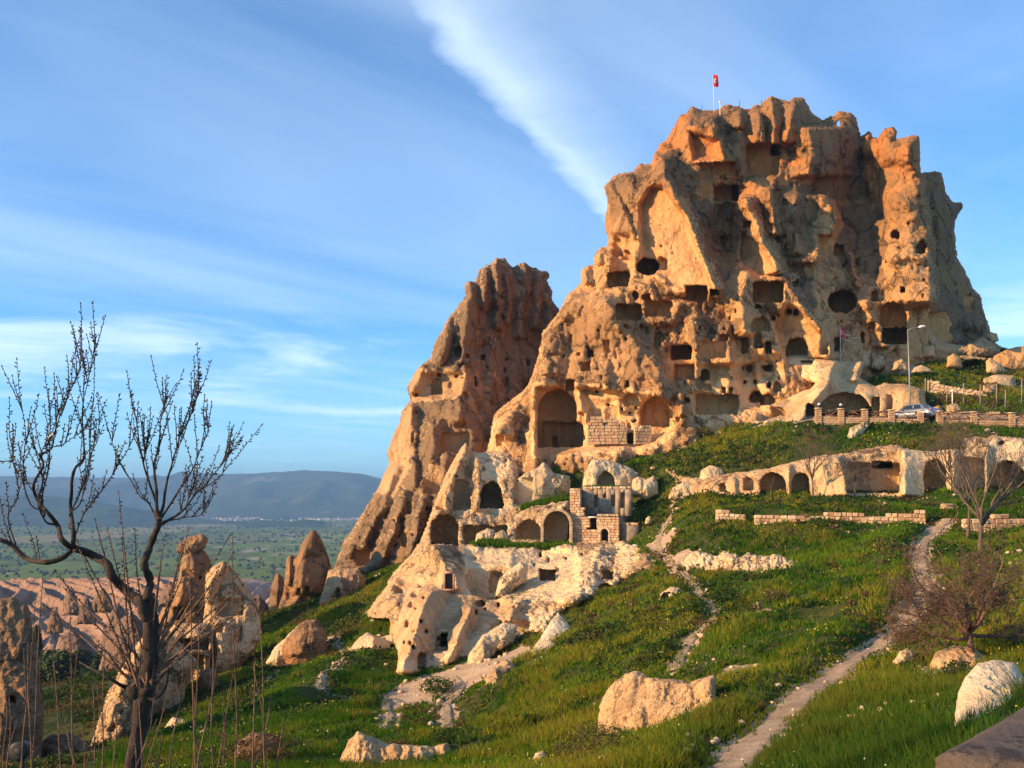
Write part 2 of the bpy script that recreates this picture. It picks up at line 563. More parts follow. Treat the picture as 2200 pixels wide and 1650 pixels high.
def rock_body(name, poly, ctrl, mat, ridges=(), caves=(), step=3.0, dstep=0.45, rim=(40, 4.0), thick=12.0, backw=None,
              crag=(0.8, 0.02), flute=(0.0, 0.05), disp=0.22, dscale=0.7, clean=(), pale=(), warp=3.0, seed=1, parent=None,
              cave_clean=1.0, trim=None, facet=(60, 1.6), dark=()):
    """a solid of stone: outline, front relief, rounded back, carved caves; returned as a mesh object with its origin at its foot"""
    pl = np.asarray(poly, float)
    x0, y0 = pl.min(0) - 4 * step
    x1, y1 = pl.max(0) + 4 * step
    gx = np.arange(x0, x1, step); gy = np.arange(y0, y1, step)
    PX, PY = np.meshgrid(gx, gy)
    wx = fbm2(PX * 0.06, PY * 0.06, 3, seed) * warp
    wy = fbm2(PX * 0.06, PY * 0.06, 3, seed + 50) * warp
    sd = poly_sdf(PX + wx, PY + wy, pl)
    D0 = rbf(ctrl, PX, PY)
    mpp = float(np.median(D0)) / F
    bump = np.zeros_like(D0)
    rx = fbm2(PX * 0.035, PY * 0.035, 3, seed + 9) * 7
    for r in ridges:
        bump = np.maximum(bump, ridge(PX + rx, PY, *r))
    Df = D0 - bump
    cm = np.zeros_like(D0)
    for c in clean:
        cm = np.maximum(cm, 1 - sm(poly_sdf(PX, PY, c), -10, 4))
    cm = 1 - 0.85 * cm
    if crag[0]:
        s = crag[1]
        Df = Df - cm * crag[0] * (fbm2((PX + rx * 3) * s, PY * s * 0.6, 4, seed + 3, True) - 0.3) - cm * crag[0] * 0.35 * fbm2(PX * s * 3, PY * s * 3, 3, seed + 4)
    if facet and facet[1]:
        Df = Df - cm * (facets(x0, y0, step, Df.shape, facet[0], facet[1], seed) + facets(x0, y0, step, Df.shape, facet[0] * 0.38, facet[1] * 0.36, seed + 1))
    if flute[0]:
        s = flute[1]
        Df = Df - cm * flute[0] * fbm2((PX + rx * 2) * s, PY * s * 0.12, 3, seed + 6, True)
    t = np.clip(-sd / rim[0], 0, 1)
    prof = 1 - np.sqrt(np.maximum(0, 1 - (1 - t) ** 2))
    Df = Df + rim[1] * prof
    bw = backw or rim[0] * 2
    tb = np.clip(-sd / bw, 0, 1)
    D0s = D0.mean() + (D0 - D0.mean()) * 0.97
    Db = np.maximum(D0s + rim[1] + thick * np.sqrt(np.maximum(0, 1 - (1 - tb) ** 2)), Df + 0.6 * (tb > 0))
    Dl = float(Df[sd < step].min()) - 2 * dstep
    Dh = float(Db[sd < step].max()) + 2 * dstep
    gd = np.arange(Dl, Dh, dstep).astype(np.float32)
    Df32, Db32 = Df.astype(np.float32), Db.astype(np.float32)
    Fv = np.maximum(Df32[None] - gd[:, None, None], gd[:, None, None] - Db32[None])
    np.maximum(Fv, (sd * mpp).astype(np.float32)[None], out=Fv)
    cx_, cy_ = fbm2(PX * 0.09, PY * 0.09, 3, seed + 20) * 3.6, fbm2(PX * 0.09, PY * 0.09, 3, seed + 21) * 3.6
    for cv in caves:
        kind, a0, b0, a1, b1, dep = cv[:6]
        i0 = max(0, int((a0 - x0) / step) - 3); i1 = min(len(gx), int((a1 - x0) / step) + 5)
        j0 = max(0, int((b0 - y0) / step) - 3); j1 = min(len(gy), int((b1 - y0) / step) + 5)
        if i1 <= i0 or j1 <= j0: continue
        sx, sy = PX[j0:j1, i0:i1], PY[j0:j1, i0:i1]
        wob = min(1.0, min(a1 - a0, b1 - b0) / 25.0)
        s2 = shape_sdf(kind, sx + cx_[j0:j1, i0:i1] * wob, sy + cy_[j0:j1, i0:i1] * wob, a0, b0, a1, b1)
        loc = Df[j0:j1, i0:i1][s2 < 2]
        if loc.size == 0: continue
        Dm = float(np.percentile(loc, 60)) if len(cv) < 7 else cv[6]
        inner = np.float32(Dm + dep)
        Fc = np.maximum((s2 * mpp).astype(np.float32)[None], gd[:, None, None] - inner)
        blk = Fv[:, j0:j1, i0:i1]
        Fv[:, j0:j1, i0:i1] = np.maximum(blk, -Fc)
    V, Q = surface_nets(Fv)
    px = x0 + V[:, 0] * step; py = y0 + V[:, 1] * step; d = Dl + V[:, 2] * dstep
    W = np.stack([(px - CX) * d / F, d, (HY - py) * d / F], -1)
    # orientation check: normals must point away from the solid
    N = vnormals(W, Q)
    fi = np.clip(np.round(V[:, 0]).astype(int), 0, len(gx) - 1); fj = np.clip(np.round(V[:, 1]).astype(int), 0, len(gy) - 1)
    front = d < (Df[fj, fi] + 1.0)
    if N[front][:, 1].mean() > 0:
        Q = Q[:, ::-1]; N = -N
    depth_in = d - Df[fj, fi]
    incave = sm(depth_in, 0.25, 0.8) * (d < Db[fj, fi] - 0.8)
    gn = fbm2(PX * 0.05, PY * 0.05, 3, seed + 8)

    def mask(polys, amp, lo, hi):
        g = np.zeros_like(PX)
        for c in polys:
            g = np.maximum(g, 1 - sm(poly_sdf(PX, PY, c) + gn * amp, lo, hi))
        return g[fj, fi]
    cl = mask(clean, 10, -4, 8)
    pa = mask(pale, 12, -8, 10)
    rough = 1 - 0.75 * np.maximum(incave, cl * 0.8)
    n1 = fbm(W * dscale, 4, 0.55, seed=seed)
    n2 = fbm(W * np.array([dscale * 1.4, dscale * 1.4, dscale * 0.35]), 3, 0.5, seed=seed + 5, ridged=True)
    pit = np.maximum(0, fbm(W * dscale * 2.6, 2, 0.5, seed=seed + 11) - 0.28) * 2.2
    n3 = fbm(W * dscale * 3.1, 3, 0.6, seed=seed + 17, ridged=True)
    cw = W * np.array([dscale * 0.9, dscale * 0.9, dscale * 0.3]) + n1[:, None] * 0.35
    crack = np.maximum(0, 1 - np.abs(noise3(cw, seed + 31)) / 0.09) + 0.7 * np.maximum(0, 1 - np.abs(noise3(W * dscale * np.array([0.5, 0.5, 1.3]) + n1[:, None] * 0.3, seed + 37)) / 0.06)
    W = W + N * ((n1 * 0.42 + n2 * 0.45 - pit * 0.8 + n3 * 0.42 - crack * 0.75 * (0.35 + 0.65 * rough)) * disp * rough)[:, None]
    dk = mask(dark, 14, -5, 6)
    cl = np.clip(np.maximum(cl, incave * cave_clean), 0, 1) - 0.42 * dk * (1 - incave)
    if trim is not None:
        keep = trim(W)
        Q = Q[keep[Q].all(1)]
    org = np.array([W[:, 0].mean(), W[:, 1].mean(), W[:, 2].min()])
    me = make_mesh(name, W - org, Q, True, {'clean': cl, 'pale': pa})
    return add(name, me, MAT[mat] if isinstance(mat, str) else mat, parent, org)

# ------------------------------------------------------------------ the hillside
TX0, TX1, TY0, TY1, TS = -130.0, 130.0, 0.0, 230.0, 0.5
NX, NY = int((TX1 - TX0) / TS) + 1, int((TY1 - TY0) / TS) + 1

# contour-like lines read off the photograph: (column, row, metres away)
LINES = [
    [(-200, 1680, 38), (0, 1650, 35), (400, 1655, 32), (700, 1660, 30), (1000, 1655, 26), (1300, 1655, 20), (1560, 1655, 16.6),
     (1800, 1660, 14), (2200, 1680, 10), (2400, 1700, 9)],
    [(200, 1610, 48), (450, 1565, 46), (600, 1525, 45), (800, 1565, 38), (960, 1565, 38), (1200, 1560, 31), (1300, 1602, 25),
     (1420, 1580, 25.2), (1500, 1545, 26), (1600, 1560, 21.5), (1750, 1600, 17.5), (1900, 1560, 16.5), (2030, 1605, 13.4), (2046, 1500, 15.5), (2090, 1440, 16)],
    [(2150, 1440, 14.8), (2120, 1500, 13.2), (2150, 1550, 12.4)], [(2200, 1440, 14.6), (2200, 1520, 12.2)],
    [(500, 1490, 55), (600, 1470, 54), (700, 1455, 52), (850, 1490, 48), (960, 1510, 43.5), (1000, 1480, 46), (1130, 1440, 44),
     (1250, 1400, 43), (1380, 1400, 38), (1450, 1440, 34), (1600, 1400, 34), (1700, 1340, 38), (1800, 1300, 39)],
    # main path
    [(1500, 1720, 14), (1570, 1640, 17), (1640, 1575, 20), (1720, 1505, 24), (1800, 1450, 27.5), (1880, 1395, 31), (1940, 1345, 35),
     (1985, 1270, 42), (1978, 1200, 49), (1985, 1165, 53), (2010, 1140, 57)],
    # left path
    [(1455, 1440, 35), (1465, 1410, 37), (1490, 1370, 40), (1535, 1325, 43), (1520, 1290, 47), (1490, 1250, 52), (1455, 1215, 57),
     (1420, 1180, 65), (1415, 1160, 68), (1445, 1100, 76)],
    [(560, 1460, 60), (655, 1432, 65), (740, 1400, 60), (850, 1400, 58)],
    [(640, 1340, 82), (700, 1300, 86), (820, 1235, 95), (900, 1200, 100)],
    [(560, 1340, 92), (600, 1320, 98), (720, 1245, 110)],
    [(1200, 1340, 54), (1250, 1302, 57.5), (1330, 1264, 59), (1390, 1244, 60), (1430, 1262, 56)],
    [(1420, 1290, 49), (1600, 1300, 44), (1700, 1210, 51), (1850, 1210, 49), (1900, 1255, 44)],
    [(1500, 1225, 55), (1600, 1235, 52), (1720, 1235, 50)],
    [(1490, 1190, 60), (1600, 1190, 57), (1720, 1190, 55)],
    [(1930, 1330, 33), (2085, 1430, 26), (2200, 1340, 29), (2400, 1330, 30)],
    [(2050, 1250, 44), (2200, 1220, 44), (2400, 1200, 46)],
    [(2020, 1160, 55), (2110, 1185, 49), (2200, 1165, 51), (2400, 1160, 52)],
    # terrace wall foot and head
    [(1470, 1120, 67), (1540, 1117, 64), (1700, 1126, 62), (1985, 1133, 60)],
    [(1470, 1098, 68.4), (1540, 1100, 65), (1700, 1104, 63), (1985, 1107, 61)],
    [(2070, 1141, 57), (2200, 1141, 57), (2400, 1141, 57)],
    [(2070, 1104, 58.2), (2200, 1104, 58.2), (2400, 1104, 58.2)],
    # foot and head of the cave row
    [(1480, 1066, 74), (1600, 1064, 73), (1750, 1064, 72), (2020, 1062, 71.5), (2200, 1062, 71), (2450, 1062, 71)],
    [(1480, 1066, 77), (1600, 1064, 77), (1750, 1064, 76.5), (2020, 1062, 76), (2200, 1062, 75.6), (2450, 1062, 75.6)],
    [(1360, 1005, 84), (1500, 1003, 80), (1640, 1000, 79), (1760, 984, 78.5), (1900, 963, 78), (2000, 966, 77.6), (2200, 946, 77.4), (2450, 946, 77.4)],
    [(1400, 985, 90), (1500, 955, 91), (1600, 925, 90), (1745, 914, 84.5), (1900, 916, 83), (2020, 919, 82.5), (2200, 923, 82), (2450, 923, 82)],
    # road
    [(1600, 905, 93), (1745, 905, 86), (1900, 907, 85), (2020, 909, 84.5), (2200, 912, 84), (2450, 912, 84)],
    [(1760, 899, 95), (1900, 900, 95)],
    [(1680, 895, 96), (1760, 896, 92), (1900, 895, 91.5), (2020, 898, 91), (2200, 900, 91), (2450, 900, 91)],
    # grassy knoll right of the castle
    [(2000, 870, 94), (2100, 862, 95), (2200, 855, 96), (2450, 850, 97)],
    [(1880, 815, 101), (2000, 800, 103), (2100, 810, 102), (2200, 800, 105), (2450, 790, 108)],
    [(1850, 790, 105), (1950, 768, 109), (2050, 765, 112), (2130, 745, 118), (2200, 748, 120), (2450, 750, 122)],
    [(2100, 752, 140), (2200, 758, 140), (2450, 760, 140)],
    # castle foot
    [(1130, 1010, 93), (1200, 1005, 91), (1300, 1000, 90), (1420, 965, 93), (1500, 925, 96), (1620, 890, 99)],
    [(1120, 1086, 90), (1160, 1074, 91), (1225, 1062, 90), (1300, 1060, 86), (1390, 1062, 83)], [(1110, 1180, 86), (1225, 1180, 85)],
    [(1350, 1175, 72), (1400, 1120, 76), (1440, 1085, 78)],
    # sunk under the carved outcrop
    [(880, 1480, 55), (900, 1360, 64), (920, 1260, 76), (960, 1180, 88)], [(1000, 1390, 60), (1000, 1330, 66), (1020, 1260, 74), (1040, 1210, 84)], [(1080, 1380, 60), (1100, 1330, 66), (1130, 1280, 72), (1150, 1240, 82)],
    [(1180, 1360, 61), (1200, 1310, 66), (1230, 1260, 73), (1290, 1215, 80)], [(1300, 1250, 69), (1330, 1225, 72)],
    # left valley
    [(350, 1480, 80), (300, 1440, 95), (150, 1470, 150), (0, 1430, 170)],
    [(300, 1600, 52), (200, 1640, 50), (0, 1660, 55)],
    [(430, 1480, 72), (500, 1440, 74), (560, 1400, 80)],
]
WORLD_LINES = [
    [(-60, 1, -3.8), (0, 1, -3.6), (60, 1, -3.0)],
    [(-30, 9, -4.2), (-2, 9, -3.9), (1.5, 8, -3.6), (5, 5, -3.0), (12, 7, -1.8)],
    [(-130, 1, -14), (-130, 80, -30), (-130, 230, -48)],
    [(-130, 230, -48), (-40, 230, -34), (20, 200, -14), (60, 190, 2), (130, 190, 10)],
    [(-60, 180, -33), (-30, 160, -22), (0, 150, -8), (30, 150, 5), (70, 150, 14)],
    [(130, 1, 2), (130, 60, 2), (130, 82, 6), (130, 100, 11), (130, 120, 18), (130, 190, 10)],
]


def solve_terrain():
    pts = []
    for L in LINES:
        W = np.array([P(*p) for p in L])
        for a, b in zip(W[:-1], W[1:]):
            n = max(2, int(np.linalg.norm(b - a) / 0.25))
            tt = np.linspace(0, 1, n)[:, None]
            pts.append(a + (b - a) * tt)
    for L in WORLD_LINES:
        W = np.array(L, float)
        for a, b in zip(W[:-1], W[1:]):
            n = max(2, int(np.linalg.norm(b - a) / 0.25))
            tt = np.linspace(0, 1, n)[:, None]
            pts.append(a + (b - a) * tt)
    pts = np.concatenate(pts)
    H = None
    for s in (8.0, 4.0, 2.0, 1.0, 0.5):
        nx, ny = int((TX1 - TX0) / s) + 1, int((TY1 - TY0) / s) + 1
        ix = np.round((pts[:, 0] - TX0) / s).astype(int); iy = np.round((pts[:, 1] - TY0) / s).astype(int)
        ok = (ix >= 0) & (ix < nx) & (iy >= 0) & (iy < ny)
        flat = iy[ok] * nx + ix[ok]
        cnt = np.bincount(flat, minlength=nx * ny).reshape(ny, nx)
        val = np.bincount(flat, pts[ok, 2], nx * ny).reshape(ny, nx)
        fix = cnt > 0
        val = np.where(fix, val / np.maximum(cnt, 1), 0)
        if H is None:
            H = np.full((ny, nx), -6.0)
        else:
            oy, ox = H.shape
            yy = np.linspace(0, oy - 1, ny); xx = np.linspace(0, ox - 1, nx)
            y0 = np.clip(yy.astype(int), 0, oy - 2); x0 = np.clip(xx.astype(int), 0, ox - 2)
            fy = (yy - y0)[:, None]; fx = (xx - x0)[None]
            H = (H[y0][:, x0] * (1 - fy) * (1 - fx) + H[y0 + 1][:, x0] * fy * (1 - fx) + H[y0][:, x0 + 1] * (1 - fy) * fx + H[y0 + 1][:, x0 + 1] * fy * fx)
        it = {8.0: 500, 4.0: 300, 2.0: 200, 1.0: 120, 0.5: 60}[s]
        for _ in range(it):
            H[fix] = val[fix]
            E = np.pad(H, 1, mode='edge')
            H = 0.25 * (E[:-2, 1:-1] + E[2:, 1:-1] + E[1:-1, :-2] + E[1:-1, 2:])
        H[fix] = val[fix]
    for _ in range(5):
        E = np.pad(H, 1, mode='edge')
        H = 0.5 * H + 0.125 * (E[:-2, 1:-1] + E[2:, 1:-1] + E[1:-1, :-2] + E[1:-1, 2:])
    gx = TX0 + np.arange(NX) * TS; gy = TY0 + np.arange(NY) * TS
    X, Y = np.meshgrid(gx, gy)
    n = fbm2(X * 0.16, Y * 0.16, 4, 31) * 0.42 * sm(Y, 8, 30) + fbm2(X * 0.7, Y * 0.7, 3, 35) * 0.13
    n = n + 0.10 * np.sin((X * 0.8 + Y * 0.25 + fbm2(X * 0.1, Y * 0.1, 2, 37) * 6)) * sm(Y, 15, 40)
    return H + n


HT = solve_terrain()


def ground(x, y):
    x = np.asarray(x, float); y = np.asarray(y, float)
    fx = np.clip((x - TX0) / TS, 0, NX - 1.001); fy = np.clip((y - TY0) / TS, 0, NY - 1.001)
    i = fx.astype(int); j = fy.astype(int)
    u, v = fx - i, fy - j
    return (HT[j, i] * (1 - u) * (1 - v) + HT[j, i + 1] * u * (1 - v) + HT[j + 1, i] * (1 - u) * v + HT[j + 1, i + 1] * u * v)


PATHS = [
    ('footpath', 0.43, [(1500, 1720, 14), (1570, 1640, 17), (1640, 1575, 20), (1720, 1505, 24), (1800, 1450, 27.5), (1880, 1395, 31), (1940, 1345, 35),
                 (1985, 1270, 42), (1978, 1200, 49), (1985, 1165, 53), (2010, 1140, 57), (2040, 1115, 60)]),
    ('footpath', 0.24, [(1452, 1445, 34.5), (1465, 1410, 37), (1490, 1370, 40), (1535, 1325, 43), (1520, 1290, 47), (1490, 1250, 52), (1455, 1215, 57),
                 (1420, 1180, 65), (1415, 1160, 68), (1445, 1100, 76), (1450, 1085, 78)]),
    ('footpath', 0.30, [(965, 1585, 36), (960, 1535, 41), (955, 1512, 43.5), (990, 1475, 46.5), (975, 1445, 49)]),
    ('footpath', 0.26, [(955, 1512, 43.5), (880, 1500, 45.5), (832, 1500, 47), (838, 1545, 41), (820, 1575, 37)]),
    ('footpath', 0.18, [(832, 1500, 47), (770, 1498, 47.5), (695, 1470, 50.5), (718, 1425, 56), (742, 1380, 61), (712, 1350, 72)]),
    ('footpath', 0.18, [(520, 1560, 48), (555, 1480, 55), (590, 1420, 63), (612, 1385, 70)]),
]


def path_world(L, step=0.3):
    W = np.array([P(*p) for p in L])[:, :2]
    # Catmull-Rom
    Q = np.concatenate([W[:1] * 2 - W[1:2], W, W[-1:] * 2 - W[-2:-1]])
    out = []
    for i in range(1, len(Q) - 2):
        n = max(3, int(np.linalg.norm(Q[i + 1] - Q[i]) / step))
        t = np.linspace(0, 1, n, endpoint=False)[:, None]
        p0, p1, p2, p3 = Q[i - 1], Q[i], Q[i + 1], Q[i + 2]
        out.append(0.5 * (2 * p1 + (p2 - p0) * t + (2 * p0 - 5 * p1 + 4 * p2 - p3) * t ** 2 + (3 * p1 - p0 - 3 * p2 + p3) * t ** 3))
    out.append(W[-1:])
    return np.concatenate(out)


PATH_PTS = [(w, path_world(L)) for _, w, L in PATHS]


def bank_along(pts, lift, off, width, side, cut=0.0):
    """raise a bank on one side of a line across the hillside (and cut a shallow trough along it)"""
    global HT
    gx = TX0 + np.arange(NX) * TS; gy = TY0 + np.arange(NY) * TS
    lo, hi = pts.min(0) - 5, pts.max(0) + 5
    i0, i1 = np.searchsorted(gx, [lo[0], hi[0]]); j0, j1 = np.searchsorted(gy, [lo[1], hi[1]])
    X, Y = np.meshgrid(gx[i0:i1], gy[j0:j1])
    p = pts[::2]
    tn = np.gradient(p, axis=0); tn /= np.linalg.norm(tn, axis=1)[:, None] + 1e-9
    dx = X.ravel()[:, None] - p[None, :, 0]; dy = Y.ravel()[:, None] - p[None, :, 1]
    d2 = dx * dx + dy * dy
    k = d2.argmin(1)
    r = np.arange(len(k))
    d = np.sqrt(d2[r, k]) * np.sign(tn[k, 0] * dy[r, k] - tn[k, 1] * dx[r, k]) * side
    end = sm(k, 0, 6) * (1 - sm(k, len(p) - 7, len(p) - 1))
    b = lift * np.where(d < off, np.exp(-((d - off) / (width * 0.55)) ** 2), np.exp(-((d - off) / (width * 2.2)) ** 2)) - cut * np.exp(-(d / (width * 0.8)) ** 2)
    HT[j0:j1, i0:i1] += (b * end).reshape(X.shape) * (0.75 + 0.5 * fbm2(X * 0.4, Y * 0.4, 2, 66))


bank_along(PATH_PTS[0][1], 0.48, 1.25, 0.75, 1, 0.10)
bank_along(PATH_PTS[1][1], 0.35, 0.9, 0.6, 1, 0.06)
bank_along(path_world([(960, 1640, 28), (1060, 1615, 29), (1180, 1580, 30.5), (1290, 1540, 33)]), 0.65, 1.3, 0.8, 1, 0.15)
bank_along(path_world([(1590, 1400, 34.5), (1700, 1345, 38), (1820, 1280, 41), (1930, 1215, 47)]), 0.5, 1.0, 1.0, 1, 0.1)
bank_along(path_world([(560, 1540, 46), (680, 1500, 49), (800, 1440, 55)]), 0.6, 1.0, 1.0, 1, 0.1)
bank_along(path_world([(1130, 1500, 38), (1250, 1450, 39), (1400, 1400, 40)]), 0.4, 1.0, 1.2, 1, 0.1)


def path_dist(x, y):
    """distance to the nearest path edge (negative on the path)"""
    shp = np.shape(x)
    x = np.ravel(x); y = np.ravel(y)
    best = np.full(x.shape, 50.0)
    for w, pts in PATH_PTS:
        lo, hi = pts.min(0) - 3, pts.max(0) + 3
        sel = np.nonzero((x > lo[0]) & (x < hi[0]) & (y > lo[1]) & (y < hi[1]))[0]
        if len(sel) == 0: continue
        p = pts[::2]
        for c in range(0, len(sel), 20000):
            s = sel[c:c + 20000]
            d = np.hypot(x[s, None] - p[None, :, 0], y[s, None] - p[None, :, 1]).min(1) - w
            best[s] = np.minimum(best[s], d)
    return best.reshape(shp)


def soil_material():
    m, t = material('hillside_soil')
    pos = t.n('ShaderNodeNewGeometry').outputs['Position']
    bare = t.n('ShaderNodeAttribute', attribute_name='bare').outputs['Fac']
    big = t.noise(pos, 0.11, 5, 0.6, 0.5)
    mid = t.noise(pos, 0.9, 6, 0.65)
    fine = t.noise(pos, 7.0, 4, 0.7)
    g = t.mix(t.ss(big, 0.3, 0.7), (0.026, 0.048, 0.012), (0.075, 0.085, 0.024))
    g = t.mix(t.ss(mid, 0.42, 0.75), g, (0.15, 0.115, 0.035))
    g = t.mix(t.ss(fine, 0.4, 0.75), g, (0.020, 0.040, 0.009))
    s = t.mix(t.ss(mid, 0.3, 0.7), (0.40, 0.27, 0.165), (0.55, 0.40, 0.26))
    s = t.mix(t.m('MULTIPLY', t.ss(fine, 0.5, 0.75), 0.4), s, (0.22, 0.14, 0.08))
    k = t.ss(t.m('ADD', bare, t.m('MULTIPLY_ADD', mid, 0.5, -0.25)), 0.45, 0.6)
    c = t.mix(k, g, s)
    bp = t.n('ShaderNodeBump', {'Height': t.m('ADD', t.m('MULTIPLY', mid, 1.0), t.m('MULTIPLY', fine, 0.5)), 'Strength': 0.7, 'Distance': 0.2})
    b = t.n('ShaderNodeBsdfPrincipled', {'Base Color': c, 'Roughness': 1.0, 'Normal': bp.outputs[0]})
    b.inputs['Specular IOR Level'].default_value = 0.05
    t.n('ShaderNodeOutputMaterial', {0: b.outputs[0]})
    return m


def path_material():
    m, t = material('trodden_dust')
    pos = t.n('ShaderNodeNewGeometry').outputs['Position']
    mid = t.noise(pos, 1.3, 6, 0.65, 0.5)
    fine = t.noise(pos, 9.0, 5, 0.7)
    peb = t.n('ShaderNodeTexVoronoi', {'Vector': pos, 'Scale': 9.0}).outputs[0]
    c = t.mix(t.ss(mid, 0.3, 0.72), (0.29, 0.205, 0.125), (0.47, 0.35, 0.23))
    c = t.mix(t.m('MULTIPLY', t.ss(fine, 0.5, 0.8), 0.5), c, (0.17, 0.115, 0.07))
    c = t.mix(t.m('MULTIPLY', t.ss(peb, 0.22, 0.12), 0.6), c, (0.56, 0.45, 0.32))
    h = t.m('ADD', t.m('MULTIPLY', mid, 0.8), t.m('MULTIPLY', fine, 0.4))
    bp = t.n('ShaderNodeBump', {'Height': h, 'Strength': 0.8, 'Distance': 0.12})
    b = t.n('ShaderNodeBsdfPrincipled', {'Base Color': c, 'Roughness': 1.0, 'Normal': bp.outputs[0]})
    b.inputs['Specular IOR Level'].default_value = 0.05
    t.n('ShaderNodeOutputMaterial', {0: b.outputs[0]})
    return m


soil_material()
path_material()

BARE_SPOTS = [  # outcropping pale soil: column, row, metres, radius
    (1470, 1195, 60, 1.3), (1640, 1330, 40, 0.8), (2040, 1420, 25, 1.0), (2100, 1440, 25, 0.7), (1590, 1450, 31, 0.6), (900, 1492, 47.5, 2.4), (985, 1455, 49.5, 2.0), (1060, 1425, 49.5, 1.8), (1100, 1400, 50, 1.5),
    (1420, 1170, 67, 1.4), (1500, 930, 96, 3.0), (1430, 955, 94, 3.0), (1640, 890, 95, 4.0), (2000, 770, 112, 3.0), (1880, 750, 110, 5.0), (2110, 950, 77.5, 1.5),
    (840, 1540, 41, 0.8), (700, 1250, 104, 2.0), (1200, 1250, 70, 4.0), (1080, 1330, 60, 4.0), (960, 1250, 76, 6), (1050, 1150, 84, 7), (1300, 1240, 70, 3),
]


def bare_mask(x, y):
    b = np.zeros(np.shape(x))
    for px, py, d, r in BARE_SPOTS:
        w = P(px, py, d)
        q = np.hypot(x - w[0], (y - w[1]) * 0.6) + fbm2(np.asarray(x) * 0.8, np.asarray(y) * 0.8, 2, 77) * r * 0.5
        b = np.maximum(b, 1 - sm(q, r * 0.6, r * 1.1))
    return b


def build_ground():
    gx = TX0 + np.arange(NX) * TS; gy = TY0 + np.arange(NY) * TS
    X, Y = np.meshgrid(gx, gy)
    global PDG
    pd = PDG = path_dist(X, Y)
    global BRG
    BRG = bare_mask(X, Y)
    bare = np.maximum(BRG, 1 - sm(pd, 0.0, 0.5))
    Z = HT - 0.06 * (1 - sm(pd, 0.0, 0.6))
    use = np.abs(X) < 0.66 * Y + 14
    vid = np.full(X.shape, -1)
    cell = use[:-1, :-1] & use[1:, :-1] & use[:-1, 1:] & use[1:, 1:]
    vm = np.zeros(X.shape, bool)
    for a in (0, 1):
        for b in (0, 1):
            vm[a:NY - 1 + a, b:NX - 1 + b] |= cell
    vid[vm] = np.arange(vm.sum())
    j, i = np.nonzero(cell)
    q = np.stack([vid[j, i], vid[j, i + 1], vid[j + 1, i + 1], vid[j + 1, i]], -1)
    v = np.stack([X[vm], Y[vm], Z[vm]], -1)
    me = make_mesh('ground', v, q, True, {'bare': bare[vm]})
    tag(add('ground', me, MAT['hillside_soil']), kind='structure')
    labels = 0
    for (w, pts), (nm, _, _) in zip(PATH_PTS, PATHS):
        tn = np.gradient(pts, axis=0)
        tn /= np.linalg.norm(tn, axis=1)[:, None] + 1e-9
        nr = np.stack([-tn[:, 1], tn[:, 0]], -1)
        s = np.arange(len(pts)) * 0.3
        cols = []
        K = 7
        for k in range(K):
            u = k / (K - 1) * 2 - 1
            jit = fbm2(s * 0.8, np.full_like(s, k * 5.1), 3, 60) * 0.28 if k in (0, K - 1) else 0
            tw = w * np.linspace(1.12, 0.72, len(s)) * (1 + 0.3 * fbm2(s * 0.3, np.full_like(s, 8.8), 3, 63))
            off = u * tw * (1.05 + jit) + fbm2(s * 0.25, np.full_like(s, 3.3), 2, 61) * 0.12
            p = pts + nr * (off if np.ndim(off) else np.full(len(pts), off))[:, None]
            z = ground(p[:, 0], p[:, 1]) + 0.012 + 0.03 * fbm2(p[:, 0] * 1.6, p[:, 1] * 1.6, 3, 62) - (0.08 if k in (0, K - 1) else 0.0)
            cols.append(np.stack([p[:, 0], p[:, 1], z], -1))
        V = np.stack(cols, 1).reshape(-1, 3)
        n = len(pts)
        a = (np.arange(n - 1)[:, None] * K + np.arange(K - 1)[None]).ravel()
        q = np.stack([a, a + K, a + K + 1, a + 1], -1)
        tag(add(nm, make_mesh(nm, V, q[:, ::-1]), MAT['trodden_dust']), kind='structure')


build_ground()


def near_grid(G, x, y):
    fx = np.clip((x - TX0) / TS, 0, NX - 1.001); fy = np.clip((y - TY0) / TS, 0, NY - 1.001)
    i = fx.astype(int); j = fy.astype(int)
    u, v = fx - i, fy - j
    return G[j, i] * (1 - u) * (1 - v) + G[j, i + 1] * u * (1 - v) + G[j + 1, i] * (1 - u) * v + G[j + 1, i + 1] * u * v


def path_near(x, y):
    return near_grid(PDG, x, y)


def bare_near(x, y):
    return near_grid(BRG, x, y)

# ------------------------------------------------------------------ the castle rock
CASTLE = [(1040, 1030), (1050, 965), (1063, 894), (1080, 876), (1127, 840), (1145, 808), (1159, 767), (1168, 713), (1200, 674), (1220, 635), (1250, 606),
          (1252, 581), (1264, 570), (1277, 574), (1278, 554), (1280, 548), (1291, 532), (1303, 533), (1309, 514), (1301, 498), (1301, 471), (1305, 432),
          (1300, 400), (1320, 378), (1361, 369), (1375, 354), (1399, 356), (1405, 339), (1418, 310), (1432, 305), (1461, 248), (1477, 244), (1487, 229),
          (1507, 239), (1543, 236), (1564, 225), (1586, 230), (1611, 236), (1623, 227), (1636, 228), (1640, 220), (1656, 205), (1677, 215), (1698, 219),
          (1704, 212), (1725, 211), (1732, 225), (1745, 246), (1768, 260), (1793, 248), (1802, 241), (1830, 245), (1839, 255), (1848, 296), (1864, 283),
          (1870, 285), (1873, 296), (1887, 300), (1898, 278), (1918, 272), (1925, 280), (1923, 303), (1936, 297), (1964, 292), (1974, 294), (1977, 328),
          (1975, 362), (1978, 373), (1993, 371), (2007, 369), (2023, 373), (2030, 412), (2048, 437), (2064, 434), (2068, 441), (2050, 473), (2049, 498),
          (2055, 557), (2068, 575), (2089, 619), (2105, 635), (2111, 666), (2125, 707), (2140, 740), (2150, 800), (1900, 860), (1750, 900), (1600, 940),
          (1450, 1000), (1330, 1030), (1150, 1050)]
